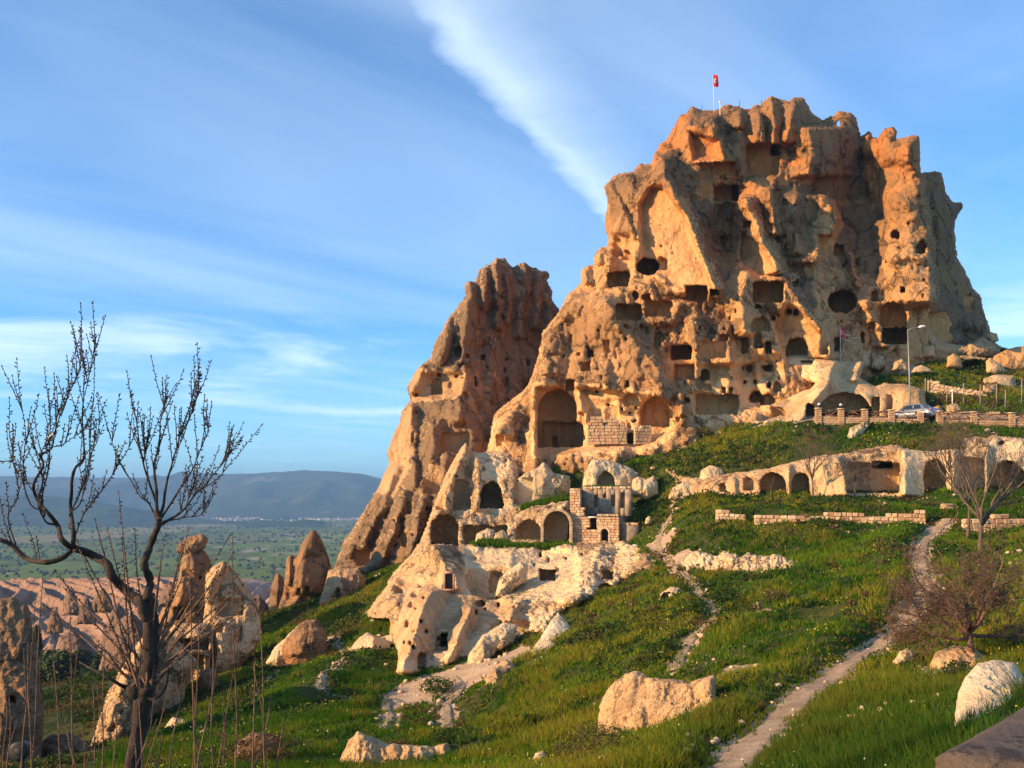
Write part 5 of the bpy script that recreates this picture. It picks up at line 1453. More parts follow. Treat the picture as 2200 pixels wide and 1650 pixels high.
plain('bark_dark', (0.040, 0.025, 0.017), 0.95, 0.3, 9.0, bump=0.6)
plain('bark_grey', (0.12, 0.085, 0.058), 0.95, 0.25, 9.0, bump=0.6)
plain('bark_red', (0.16, 0.085, 0.05), 0.95, 0.28, 9.0, bump=0.6)
round_tree('cypress_tree', 'narrow bright green cypress in the valley by the badlands', 80, 1385, 170, 8.0, 2.2, MAT['cypress_leaf'], 1, 0.5, leaf=0.3, n=1600)
VT = [(95, 1410, 150, 5, 6, 'yellow-green round tree left of the valley path'), (130, 1400, 160, 4, 5, 'round valley tree behind the yellow-green one'), (55, 1460, 140, 6, 7, 'dark tree half hidden by the reddish upright rock'),
      (110, 1500, 130, 5, 6, 'dark round tree inside the bend of the valley path'), (130, 1560, 110, 4, 4, 'low dark tree below the bend of the valley path'), (175, 1430, 175, 3.5, 4, 'small tree beside the upper valley path'),
      (165, 1385, 200, 4, 5, 'dark bush-like tree at the foot of the badlands'), (225, 1420, 165, 3, 4, 'bushy tree behind the long leaning rock'), (100, 1550, 118, 3, 4, 'small tree right of the reddish upright rock')]
for i, (a, b_, d, h, w, lb) in enumerate(VT):
    round_tree('valley_tree', lb, a, b_, d, h, w, MAT['valley_leaf'] if i else MAT['cypress_leaf'], 20 + i, group='trees in the valley', leaf=0.3, n=900)
# valley path
vp = [(250, 1495, 128), (190, 1478, 138), (150, 1478, 140), (132, 1450, 152), (160, 1415, 172), (200, 1398, 188), (260, 1380, 205)]
W = path_world(vp, 1.0)
tn = np.gradient(W, axis=0); tn /= np.linalg.norm(tn, axis=1)[:, None]
nr = np.stack([-tn[:, 1], tn[:, 0]], -1)
V = []
for kk in (-1, -0.4, 0.4, 1):
    p = W + nr * kk * 1.5
    V.append(np.stack([p[:, 0], p[:, 1], ground(p[:, 0], p[:, 1]) + 0.12 - (0.3 if abs(kk) == 1 else 0)], -1))
V = np.stack(V, 1).reshape(-1, 3)
a = (np.arange(len(W) - 1)[:, None] * 4 + np.arange(3)[None]).ravel()
tag(add('valley_path', make_mesh('valley_path', V, np.stack([a, a + 1, a + 5, a + 4], -1)), MAT['trodden_dust']), kind='structure')

# the air: even haze round everything, sky outside it
hz, t = material('haze_air')
vol = t.n('ShaderNodeVolumePrincipled', {'Color': (0.32, 0.60, 1.0, 1), 'Density': 0.00013, 'Anisotropy': 0.0})
vol.inputs['Density Attribute'].default_value = ''
vol.inputs['Color Attribute'].default_value = ''
hz.cycles.homogeneous_volume = True
t.n('ShaderNodeOutputMaterial', {1: vol.outputs[0]})
mb = MB()
mb.box((0, 15000, 85), (76000, 34000, 510))
hb = tag(mb.build('haze', hz), 'thin blue evening haze over the valley', 'haze', kind='stuff')

# ------------------------------------------------------------------ masonry
plain('ashlar', (0.50, 0.33, 0.18), 0.95, 0.16, 5.0, bump=0.5)
plain('ashlar_red', (0.44, 0.25, 0.14), 0.95, 0.16, 5.0, bump=0.5)
plain('ashlar_pale', (0.58, 0.42, 0.25), 0.95, 0.14, 5.0, bump=0.5)
plain('mortar', (0.30, 0.20, 0.12), 1.0, 0.2, 8.0, bump=0.5)
plain('grey_plaster', (0.30, 0.22, 0.15), 1.0, 0.2, 3.0, bump=0.5)
plain('dark_room', (0.06, 0.04, 0.03), 1.0, 0.2, 3.0)
plain('rail_wood', (0.22, 0.10, 0.05), 0.7, 0.2, 8.0)
plain('galvanised', (0.30, 0.29, 0.28), 0.5, 0.08, 8.0, metal=0.4)
plain('white_paint', (0.78, 0.76, 0.72), 0.6, 0.04, 8.0)
plain('timber_grey', (0.26, 0.20, 0.14), 0.9, 0.2, 12.0)
plain('cream_board', (0.80, 0.76, 0.55), 0.7, 0.04, 10.0)
plain('flag_red', (0.62, 0.012, 0.02), 0.8, 0.06, 3.0)
plain('cable_black', (0.02, 0.02, 0.02), 0.6, 0.1, 8.0)
STONES = {}


def stone_meshes(key, mat, n=6, rough=0.10, seed=0):
    """a few rough blocks shared by all alike stones; unit size"""
    out = []
    rng = np.random.RandomState(seed + 400)
    for k in range(n):
        g = np.linspace(-0.5, 0.5, 3)
        bm = bmesh.new()
        bmesh.ops.create_cube(bm, size=1.0)
        bmesh.ops.bevel(bm, geom=bm.edges[:], offset=0.07 + rough * 0.5, segments=1, affect='EDGES')
        for v in bm.verts:
            v.co += Vector(rng.randn(3) * rough * 0.35)
        me = bpy.data.meshes.new(key)
        bm.to_mesh(me); bm.free()
        me.materials.append(MAT[mat])
        out.append(me)
    STONES[key] = out


stone_meshes('ashlar', 'ashlar', 5, 0.03, 1)
stone_meshes('ashlar_red', 'ashlar_red', 4, 0.03, 2)
stone_meshes('ashlar_pale', 'ashlar_pale', 4, 0.03, 3)
stone_meshes('rubble', 'ashlar', 6, 0.14, 4)
stone_meshes('rubble_red', 'ashlar_red', 5, 0.14, 5)
stone_meshes('rubble_pale', 'ashlar_pale', 5, 0.14, 6)


def put_stone(parent, rng, keys, loc, size, rot=(0, 0, 0), name='stone'):
    me = rng.choice(STONES[rng.choice(keys)])
    o = bpy.data.objects.new(name, me)
    COL.objects.link(o)
    o.parent = parent
    o.location = loc
    o.scale = size
    o.rotation_euler = rot
    return o


def courses(parent, L, z0, z1, ch, lens, depth, keys, seed, skip=None, name='stone', x0=0.0, y=0.0, jit=0.01, tilt=0.0, zfun=None):
    """courses of stones along local x; their outer face stands at y - depth/2"""
    rng = random.Random(seed)
    z, c = z0, 0
    while z < z1 - ch * 0.4:
        h = ch * rng.uniform(0.88, 1.12)
        x = x0 - (rng.uniform(0, lens[0]) if c % 2 else 0)
        while x < x0 + L:
            l = rng.uniform(*lens)
            a, b = max(x, x0), min(x + l, x0 + L)
            if b - a > 0.06:
                zz = z + (zfun((a + b) / 2) if zfun else 0)
                if not (skip and skip(a, b, z, z + h)):
                    put_stone(parent, rng, keys, ((a + b) / 2, y + rng.uniform(-jit, jit), zz + h / 2), (b - a - 0.012, depth, h - 0.012), (rng.uniform(-tilt, tilt), rng.uniform(-tilt, tilt), rng.uniform(-tilt, tilt) * 0.5), name)
            x += l
        z += h
        c += 1


# the ruined house
A = P(1224, 1172, 76.6); B = P(1330, 1172, 75.2)
rz = math.atan2(B[1] - A[1], B[0] - A[0])
HL = float(np.hypot(*(B - A)[:2]))
house = empty('ruined_house', (A[0], A[1], A[2]), rz)
tag(house, 'roofless two-storey ruined stone house with an arched doorway', 'house')
DX0, DX1, DZ = HL * 0.63, HL * 0.785, 1.42
WX0, WX1, WZ0, WZ1 = HL * 0.41, HL * 0.545, 1.5, 2.30
H1 = 2.42


def fac_skip(a, b, z0, z1):
    m, n = (a + b) / 2, (z0 + z1) / 2
    hit = lambda x0, x1, y0, y1: a < x1 - 0.02 and b > x0 + 0.02 and z0 < y1 - 0.03 and z1 > y0 + 0.03
    return hit(DX0, DX1, -1, DZ) or hit(WX0, WX1, WZ0, WZ1)


# split lengths so that stones end at the openings
for (xa, xb, za, zb) in [(0, DX0, 0, 1.5), (0, WX0, 1.5, H1), (WX1, HL, 1.5, H1), (DX1, HL, 0, 1.5), (0, 0.9, H1 + 0.08, 4.75)]:
    courses(house, xb - xa, za, zb, 0.225, (0.28, 0.62), 0.42, ['ashlar', 'ashlar', 'ashlar_red', 'ashlar_pale'], int(xa * 7 + za * 3) + 5, fac_skip, 'stone_block', x0=xa, y=0.21)
courses(house, 0.75, H1 + 0.08, 3.2, 0.225, (0.3, 0.4), 0.42, ['ashlar', 'ashlar_pale'], 9, lambda a, b, z0, z1: a > 0.9 + (3.2 - z1) * 0.45 or b <= 0.9, 'stone_block', x0=0.9, y=0.21)
mb = MB()
mb.box((HL * 0.13 + 0.05, 0.02, H1 + 0.03), (HL * 0.34, 0.16, 0.10))
mb.build('string_course', MAT['ashlar_pale'], house)
# arch stones round the door
rng = random.Random(4)
ax, az, ar = (DX0 + DX1) / 2, DZ - (DX1 - DX0) / 2, (DX1 - DX0) / 2
for k in range(9):
    th = math.pi * (k + 0.5) / 9
    put_stone(house, rng, ['ashlar_pale'], (ax + math.cos(th) * (ar + 0.09), 0.17, az + math.sin(th) * (ar + 0.09)), (0.20, 0.46, 0.15), (0, -th, 0), 'arch_stone')
for sgn in (-1, 1):
    for k in range(4):
        put_stone(house, rng, ['ashlar_pale'], (ax + sgn * (ar + 0.09), 0.17, 0.12 + k * 0.235), (0.20, 0.46, 0.22), (0, 0, 0), 'jamb_stone')
mb = MB()   # side walls, rear wall, floors of the shell
mb.box((-0.02 + 0.2, 1.5, H1 / 2), (0.40, 2.5, H1 - 0.02))
mb.box((HL - 0.22, 1.7, H1 / 2 - 0.05), (0.40, 2.9, H1 - 0.12))
mb.box((HL * 0.5, 3.1, H1 / 2), (HL - 0.1, 0.3, H1 - 0.04))
mb.build('shell_wall', MAT['mortar'], house)
mb = MB()
mb.box((HL * 0.52, 1.75, H1 - 0.10), (HL * 0.9, 2.6, 0.14))
mb.build('upper_floor', MAT['grey_plaster'], house)
# recessed upper wall with four niches: uprights, sill and head leave the niches open
HB = 2.25
nx = [(0.30, 0.085, 0.75, 1.75), (0.47, 0.06, 1.45, 1.85), (0.635, 0.085, 0.8, 1.75), (0.82, 0.085, 0.65, 1.95)]
mb = MB()
WLn, y0 = HL * 1.06, 2.3
x = 0.4
for (f, w, za, zb) in nx:
    xa, xb = f * WLn - w * WLn / 2 + 0.35, f * WLn + w * WLn / 2 + 0.35
    mb.box(((x + xa) / 2, y0, H1 + HB / 2), (xa - x, 0.36, HB))
    mb.box(((xa + xb) / 2, y0, H1 + za / 2), (xb - xa, 0.355, za))
    mb.box(((xa + xb) / 2, y0, H1 + (zb + HB) / 2), (xb - xa, 0.355, HB - zb))
    x = xb
mb.box(((x + WLn + 0.3) / 2, y0, H1 + HB / 2), (WLn + 0.3 - x, 0.36, HB))
mb.build('rear_wall', MAT['grey_plaster'], house)
mb = MB()
mb.box((WLn / 2 + 0.2, y0 + 0.30, H1 + HB / 2), (WLn, 0.12, HB - 0.1))
mb.build('niche_back', MAT['mortar'], house)
mb = MB()
mb.box((0.24, 1.36, H1 + 1.13), (0.40, 1.9, 2.2)); mb.build('side_wall', MAT['ashlar'], house)
courses(house, WLn * 0.95, H1 + HB, H1 + HB + 0.24, 0.2, (0.2, 0.5), 0.45, ['rubble', 'rubble_pale'], 61, None, 'coping_stone', x0=0.5, y=2.3, jit=0.08, tilt=0.12)
courses(house, HL * 0.44, H1, H1 + 0.2, 0.17, (0.18, 0.4), 0.4, ['rubble', 'rubble_pale'], 62, None, 'coping_stone', x0=HL * 0.55, y=0.25, jit=0.06, tilt=0.12)
mb = MB(); mb.box(((WX0 + WX1) / 2, 0.12, WZ1 + 0.05), (WX1 - WX0 + 0.25, 0.3, 0.09)); mb.build('window_lintel', MAT['white_paint'], house)
# low ruined wing on the right
mb = MB(); mb.box((HL + 0.75, 1.6, 0.85), (1.35, 2.2, 1.7)); mb.build('ruined_wing', MAT['grey_plaster'], house)
courses(house, 1.35, 1.7, 1.95, 0.22, (0.25, 0.5), 0.5, ['rubble', 'rubble_red'], 63, None, 'coping_stone', x0=HL + 0.1, y=0.8, jit=0.08, tilt=0.1)

# the tall barrel arch left of the house: a stone ring round the outcrop's opening
ring = empty('arch_surround', P(1196, 1172, 76.2))
tag(ring, 'tall round stone arch beside the ruined house', 'arch')
rng = random.Random(11)
mp = 76.2 / F
for k in range(15):
    th = math.pi * (k + 0.5) / 15
    put_stone(ring, rng, ['ashlar_pale', 'ashlar'], (math.cos(th) * 31 * mp, 0.0, (44 + math.sin(th) * 33) * mp), (0.22, 0.6, 0.27), (0, -th, 0), 'arch_stone')
for sgn in (-1, 1):
    for k in range(7):
        put_stone(ring, rng, ['ashlar_pale', 'ashlar'], (sgn * 31 * mp, 0.0, (3 + k * 6.2) * mp), (0.22, 0.6, 0.235), (0, 0, 0), 'jamb_stone')


def dry_wall(name, label, a, b, h0, h1, ch, lens, depth, keys, seed, group=None, cat='wall', core=True):
    A, B = P(*a), P(*b)
    rz = math.atan2(B[1] - A[1], B[0] - A[0])
    L = float(np.hypot(*(B - A)[:2]))
    o = empty(name, tuple(A), rz)
    tag(o, label, cat, group)
    slope = (B[2] - A[2]) / L
    rr = np.random.RandomState(seed)
    ph = rr.rand() * 9

    def skip(x0, x1, z0, z1):
        m = (x0 + x1) / 2
        top = h0 + (h1 - h0) * m / L + 0.12 * math.sin(m * 1.3 + ph) + 0.07 * math.sin(m * 3.1)
        return z1 > top + 0.06
    courses(o, L, -0.1, max(h0, h1) + 0.2, ch, lens, depth, keys, seed, skip, 'stone', y=0.0, jit=0.035, tilt=0.06, zfun=lambda x: slope * x)
    if core:
        n = 24
        xs = np.linspace(0, L, n)
        tops = [max(0.1, h0 + (h1 - h0) * x / L - 0.22) + slope * x for x in xs]
        V = []
        for x, t_ in zip(xs, tops):
            V += [(x, -depth * 0.36, -0.5 + slope * x), (x, depth * 0.3, -0.5 + slope * x), (x, depth * 0.3, t_), (x, -depth * 0.36, t_)]
        Q = []
        for i in range(n - 1):
            for k in range(4):
                Q.append([i * 4 + k, i * 4 + (k + 1) % 4, (i + 1) * 4 + (k + 1) % 4, (i + 1) * 4 + k])
        add('wall_core', make_mesh('wall_core', V, np.array(Q), False), MAT['mortar'], o)
    return o


RK = ['rubble', 'rubble_red', 'rubble_pale']
dry_wall('terrace_wall', 'low dry-stone terrace wall left of the stone steps', (1620, 1126, 63), (1988, 1134, 60), 0.62, 1.0, 0.26, (0.25, 0.62), 0.42, RK, 21, 'dry-stone terrace walls')
dry_wall('terrace_wall', 'short broken piece of terrace wall at the far left end', (1538, 1113, 64.4), (1602, 1117, 63.6), 0.5, 0.6, 0.22, (0.25, 0.5), 0.4, RK, 22, 'dry-stone terrace walls')
dry_wall('terrace_wall', 'dry-stone terrace wall right of the stone steps', (2068, 1143, 57), (2290, 1143, 57), 0.92, 1.0, 0.30, (0.28, 0.6), 0.42, RK, 23, 'dry-stone terrace walls')
dry_wall('rubble_wall', 'tumbled cream stone wall climbing the knoll behind the fence', (1992, 842, 98.5), (2120, 862, 96.5), 1.35, 0.9, 0.34, (0.3, 0.7), 0.5, ['rubble_pale', 'rubble'], 24)
dry_wall('rubble_wall', 'low red stone edging under the knoll right of the car', (2030, 902, 91.5), (2260, 902, 91), 0.55, 0.7, 0.28, (0.3, 0.6), 0.4, ['rubble_red', 'rubble'], 25)

# masonry fillings in the castle rock: parts of the rock
for (a, b, h, seed) in [((1616, 774, 99.2), (1642, 774, 99.2), 1.9, 31), ((1659, 774, 99.4), (1684, 774, 99.6), 1.9, 32), ((1262, 955, 93.0), (1330, 955, 92.6), 2.6, 33), ((1330, 955, 92.6), (1346, 955, 92.6), 2.0, 34), ((1362, 955, 92.6), (1398, 955, 93), 2.0, 35),
                        ((1812, 757, 103.6), (1846, 757, 104.2), 2.0, 36), ((1448, 916, 94.2), (1470, 914, 94.6), 2.6, 37)]:
    A_, B_ = P(*a), P(*b)
    L = float(np.hypot(*(B_ - A_)[:2]))
    m_ = empty('masonry_filling', tuple(A_ - np.array(castle.location)), math.atan2(B_[1] - A_[1], B_[0] - A_[0]))
    m_.parent = castle
    courses(m_, L, 0, h, 0.30, (0.3, 0.75), 0.5, ['ashlar', 'ashlar', 'ashlar_red', 'rubble'], seed, (lambda a, b, z0, z1, L=L, h=h, q=random.Random(seed): z1 > h - 0.5 and q.random() < 0.45), 'stone', jit=0.05, tilt=0.03)
    mb = MB(); mb.box((L / 2, 0.12, h / 2 - 0.2), (L - 0.1, 0.3, h - 0.4)); mb.build('mortar_core', MAT['mortar'], m_)

# stone steps up through the terrace
st = empty('stone_steps', P(2040, 1118, 60.0))
tag(st, 'rough stone steps between the two terrace walls', 'steps')
rng = random.Random(8)
for k in range(7):
    y = k * 0.62
    p0 = P(2038 + k * 2, 1122 - k * 6.5, 60 + k * 0.7)
    q0 = np.array(p0) - np.array(st.location)
    for s_ in (-0.42, 0.42):
        put_stone(st, rng, ['rubble_pale', 'rubble'], (q0[0] + s_, q0[1], q0[2] - 0.08), (0.82, 0.5, 0.22), (0, 0, rng.uniform(-0.1, 0.1)), 'step')
# steps to the carved door
st = empty('stone_steps', P(944, 1436, 53.0))
tag(st, 'small worn steps below the lower carved door', 'steps')
for k in range(5):
    p0 = P(944, 1436 - k * 7, 52.6 + k * 0.22)
    q0 = np.array(p0) - np.array(st.location)
    put_stone(st, rng, ['ashlar_pale'], (q0[0], q0[1], q0[2]), (0.62, 0.34, 0.19), (0, 0, 0), 'step')
# framed window in the outcrop
fr = empty('window', P(965, 1268, 63.8))
fr.parent = outcrop; fr.location = fr.location - outcrop.location
mp = 63.8 / F
mb = MB()
mb.box((-10 * mp, 0, 19 * mp), (4 * mp, 0.16, 36 * mp)); mb.box((10 * mp, 0, 19 * mp), (4 * mp, 0.16, 36 * mp)); mb.box((0, 0, 38 * mp), (26 * mp, 0.18, 5 * mp)); mb.box((0, -0.05, 1.0 * mp), (28 * mp, 0.24, 4 * mp))
mb.build('frame', MAT['ashlar_red'], fr)
mb = MB(); mb.box((0, 0.10, 19 * mp), (17 * mp, 0.05, 34 * mp)); mb.build('shutter', MAT['dark_room'], fr)

# ------------------------------------------------------------------ the road parapet
PA, PB = P(1748, 912, 84.6), P(2300, 926, 82.0)
rz = math.atan2(PB[1] - PA[1], PB[0] - PA[0])
PL = float(np.hypot(*(PB - PA)[:2]))
sl = (PB[2] - PA[2]) / PL
par = empty('road_parapet', tuple(PA), rz)
tag(par, 'low brick parapet with square pillars and wooden rails along the road', 'parapet')
ux = lambda px: (px - 1748) / (2300 - 1748) * PL
WH = 0.78
GAP = (ux(1988), ux(2017))
pk = ['ashlar', 'ashlar_red']
courses(par, PL, -0.25, WH, 0.205, (0.36, 0.5), 0.34, pk, 71, lambda a, b, z0, z1: z0 > 0.1 and a < GAP[1] and b > GAP[0], 'brick', jit=0.006, zfun=lambda x: sl * x)
mb = MB()
for i in range(22):
    xa, xb = PL * i / 22, PL * (i + 1) / 22
    m_ = (xa + xb) / 2
    h = WH - 0.08 if not (xa < GAP[1] and xb > GAP[0]) else 0.12
    mb.box((m_, 0.02, (h - 1.0) / 2 + sl * m_), ((xb - xa) + 0.002 * (i % 2), 0.24, h + 1.0))
mb.build('wall_core', MAT['mortar'], par)
PILL = [1758, 1808, 1860, 1918, 1981, 2023, 2095, 2176, 2255]
rng = random.Random(15)
for i, px_ in enumerate(PILL):
    x = ux(px_)
    pe = empty('pillar', (x, -0.02, sl * x)); pe.parent = par
    for k in range(7):
        for s_ in (-1, 1):
            w1 = 0.26 + (0.05 if (k + (s_ > 0)) % 2 else -0.05)
            put_stone(pe, rng, pk, (s_ * 0.26 - s_ * w1 / 2 + (0.0), 0, 0.02 + k * 0.205), (w1, 0.52, 0.195), (0, 0, 0), 'brick')
    mb = MB(); mb.box((0, 0, 1.46), (0.64, 0.64, 0.08)); mb.build('cap', MAT['ashlar_pale'], pe)
for i in range(len(PILL) - 1):
    if i == 4: continue
    x0_, x1_ = ux(PILL[i]) + 0.27, ux(PILL[i + 1]) - 0.27
    z0_, z1_ = WH + 0.06 + sl * (x0_ + x1_) / 2, 1.30 + sl * (x0_ + x1_) / 2
    re = empty('rail_panel', ((x0_ + x1_) / 2, 0, 0)); re.parent = par
    hw = (x1_ - x0_) / 2
    n = max(2, round(hw * 2 / 0.62))
    mb = MB(); mb.bar((-hw, 0, z1_), (hw, 0, z1_), 0.10, 0.10); mb.build('rail', MAT['rail_wood'], re)
    mb = MB(); mb.bar((-hw, 0, z0_), (hw, 0, z0_), 0.10, 0.10); mb.build('rail', MAT['rail_wood'], re)
    for k in range(n):
        xa, xb = -hw + k * 2 * hw / n, -hw + (k + 1) * 2 * hw / n
        if k: mb = MB(); mb.bar((xa, 0, z0_ + 0.035), (xa, 0, z1_ - 0.035), 0.05, 0.05); mb.build('post', MAT['rail_wood'], re)
        fl = 1 if (k + i) % 2 else -1
        mb = MB(); mb.bar((xa + 0.03 if fl > 0 else xb - 0.03, 0.0, z0_ + 0.04), (xb - 0.03 if fl > 0 else xa + 0.03, 0.0, z1_ - 0.04), 0.07, 0.08); mb.build('brace', MAT['rail_wood'], re)
# lanterns on two pillars
for px_, lb in [(1763, 'small round lantern on the leftmost parapet pillar'), (1811, 'small round lantern on the second parapet pillar')]:
    x = ux(px_ - 3)
    w_ = np.array(PA) + np.array([math.cos(rz) * x, math.sin(rz) * x, sl * x + 1.50])
    ln = empty('lantern', tuple(w_))
    mb = MB(); mb.tube([(0, 0, 0), (0, 0, 0.28)], [0.03, 0.03], 8); mb.build('stem', MAT['cable_black'], ln)
    mb = MB(); mb.tube([(0, 0, 0.26), (0, 0, 0.31), (0, 0, 0.40), (0, 0, 0.46)], [0.05, 0.13, 0.13, 0.04], 12); mb.build('globe', MAT['white_paint'], ln, True)
    tag(ln, lb, 'lantern', 'lanterns on the parapet')

# road surface behind the parapet
ry = np.array([[P(1640, 0, 88)[0], 0], [P(2450, 0, 84)[0], 0]])
V, n = [], 60
for i in range(n):
    f = i / (n - 1)
    a = P(1700 + 740 * f, 905 + 7 * f, 86.0 - 1.8 * f); b_ = P(1720 + 700 * f, 894 + 5 * f, 92.4 - 1.2 * f)
    for k in range(6):
        p = a + (b_ - a) * k / 5
        V.append((p[0], p[1], max(p[2], 0) * 0 + float(ground(p[0], p[1])) + 0.10))
a = (np.arange(n - 1)[:, None] * 6 + np.arange(5)[None]).ravel()
tag(add('road', make_mesh('road', V, np.stack([a, a + 6, a + 7, a + 1], -1)[:, ::-1]), MAT['trodden_dust']), kind='structure')

# ------------------------------------------------------------------ the parked car


def car_paint():
    m, t = material('silver_paint')
    b = t.n('ShaderNodeBsdfPrincipled', {'Base Color': (0.30, 0.33, 0.37, 1), 'Roughness': 0.35, 'Metallic': 0.55})
    b.inputs['Coat Weight'].default_value = 0.5
    t.n('ShaderNodeOutputMaterial', {0: b.outputs[0]})
    m, t = material('car_glass')
    b = t.n('ShaderNodeBsdfPrincipled', {'Base Color': (0.02, 0.025, 0.03, 1), 'Roughness': 0.06})
    t.n('ShaderNodeOutputMaterial', {0: b.outputs[0]})
    plain('tail_red', (0.35, 0.01, 0.01), 0.3, 0.05)
    plain('plate_white', (0.75, 0.75, 0.72), 0.5, 0.02)
    plain('tyre_rubber', (0.02, 0.02, 0.02), 0.85, 0.1)


car_paint()


def loft(stations, mat, name, parent, smooth=True):
    """stations: list of (x, [(y,z) ring])"""
    n = len(stations[0][1])
    V = [(x, y, z) for x, r in stations for (y, z) in r]
    Q = [[i * n + k, i * n + (k + 1) % n, (i + 1) * n + (k + 1) % n, (i + 1) * n + k] for i in range(len(stations) - 1) for k in range(n)]
    bm = bmesh.new()
    vs = [bm.verts.new(v) for v in V]
    for q_ in Q: bm.faces.new([vs[i] for i in q_])
    bm.faces.new([vs[i] for i in range(n)][::-1]); bm.faces.new([vs[(len(stations) - 1) * n + i] for i in range(n)])
    bmesh.ops.recalc_face_normals(bm, faces=bm.faces[:])
    me = bpy.data.meshes.new(name); bm.to_mesh(me); bm.free()
    if smooth:
        me.polygons.foreach_set('use_smooth', np.ones(len(me.polygons), bool))
    return add(name, me, mat, parent)


cw = P(1962, 907, 85.6)
car = empty('parked_car', (cw[0], cw[1], float(ground(cw[0], cw[1])) + 0.11), math.radians(180 - 52))
tag(car, 'silver saloon car parked behind the parapet, its rear showing in the gap', 'car')


def ring(w, zb, zt, bulge=1.0):
    return [(-w * 0.86, zb), (-w, zb + 0.14), (-w * bulge, (zb + zt) / 2), (-w * 0.93, zt - 0.06), (-w * 0.80, zt), (w * 0.80, zt), (w * 0.93, zt - 0.06), (w * bulge, (zb + zt) / 2), (w, zb + 0.14), (w * 0.86, zb)]


# x forward; rear bumper at x=-2.15
body_st = [(-2.17, ring(0.70, 0.34, 0.80)), (-2.10, ring(0.80, 0.26, 0.98)), (-1.75, ring(0.85, 0.22, 1.04)), (-1.0, ring(0.86, 0.20, 0.98)), (0.0, ring(0.86, 0.20, 0.95)), (0.9, ring(0.86, 0.20, 0.93)), (1.55, ring(0.84, 0.22, 0.84)), (1.98, ring(0.78, 0.24, 0.72)), (2.15, ring(0.62, 0.32, 0.58))]
loft(body_st, MAT['silver_paint'], 'body', car)
cab = lambda w, zt: [(-w * 1.0, 0.93), (-w * 0.86, zt - 0.07), (-w * 0.70, zt), (w * 0.70, zt), (w * 0.86, zt - 0.07), (w * 1.0, 0.93)]
loft([(-1.55, cab(0.74, 1.02)), (-1.05, cab(0.76, 1.38)), (-0.5, cab(0.77, 1.45)), (0.15, cab(0.77, 1.44)), (0.45, cab(0.76, 1.36)), (1.08, cab(0.72, 0.98))], MAT['silver_paint'], 'roof', car)


def quad(pts, mat, name, parent, off=(0, 0, 0)):
    v = np.array(pts, float) + np.array(off)
    return add(name, make_mesh(name, v, np.array([[0, 1, 2, 3]]), False), mat, parent)


for s_ in (-1, 1):
    quad([(-1.20, s_ * 0.765, 1.00), (-0.42, s_ * 0.785, 1.00), (-0.42, s_ * 0.715, 1.36), (-0.98, s_ * 0.70, 1.33)], MAT['car_glass'], 'side_window', car)
    quad([(-0.34, s_ * 0.785, 1.00), (0.72, s_ * 0.765, 1.00), (0.30, s_ * 0.70, 1.33), (-0.34, s_ * 0.715, 1.36)], MAT['car_glass'], 'side_window', car)
    for wx in (-1.30, 1.32):
        we = empty('wheel', (wx, s_ * 0.80, 0.31)); we.parent = car
        mb = MB(); mb.tube([(0, -0.10, 0), (0, 0.10, 0)], [0.31, 0.31], 18); mb.build('tyre', MAT['tyre_rubber'], we)
        mb = MB(); mb.tube([(0, s_ * 0.085, 0), (0, s_ * 0.112, 0)], [0.19, 0.17], 14); mb.build('rim', MAT['galvanised'], we)
    mb = MB(); mb.box((-2.10, s_ * 0.66, 0.80), (0.12, 0.26, 0.20)); mb.build('tail_light', MAT['tail_red'], car)
    mb = MB(); mb.box((0.62, s_ * 0.90, 0.98), (0.14, 0.16, 0.12)); mb.build('mirror', MAT['silver_paint'], car)
quad([(-1.60, -0.60, 1.045), (-1.60, 0.60, 1.045), (-1.12, 0.55, 1.37), (-1.12, -0.55, 1.37)], MAT['car_glass'], 'rear_window', car, (-0.02, 0, 0.012))
quad([(1.02, -0.60, 1.0), (1.02, 0.60, 1.0), (0.52, 0.55, 1.34), (0.52, -0.55, 1.34)], MAT['car_glass'], 'windscreen', car, (0.03, 0, 0.02))
mb = MB(); mb.box((-2.185, 0, 0.66), (0.03, 0.52, 0.12)); mb.build('number_plate', MAT['plate_white'], car)
mb = MB(); mb.box((-2.16, 0, 0.42), (0.10, 1.42, 0.16)); mb.build('bumper', MAT['silver_paint'], car)

# ------------------------------------------------------------------ poles, lamps, flags, fence, signs
lb = P(1956, 900, 88.0)
lamp = empty('street_lamp', (lb[0], lb[1], float(ground(lb[0], lb[1])) - 0.1))
hh = P(1949, 708, 88.0)[2] - lamp.location.z
mb = MB(); mb.tube([(0, 0, 0), (-0.10, 0, hh * 0.5), (-0.26, 0, hh)], [0.085, 0.065, 0.05], 10); mb.build('post', MAT['galvanised'], lamp, True)
mb = MB(); mb.tube([(-0.26, 0, hh - 0.05), (0.1, -0.05, hh + 0.10), (0.85, -0.1, hh + 0.22)], [0.04, 0.035, 0.03], 8); mb.build('arm', MAT['galvanised'], lamp, True)
mb = MB(); mb.tube([(0.70, -0.1, hh + 0.20), (0.85, -0.1, hh + 0.24), (1.25, -0.1, hh + 0.30), (1.42, -0.1, hh + 0.29)], [0.05, 0.13, 0.12, 0.03], 10); mb.build('lamp_head', MAT['white_paint'], lamp, True)
tag(lamp, 'tall grey street lamp with one arm beside the parked car', 'street lamp')


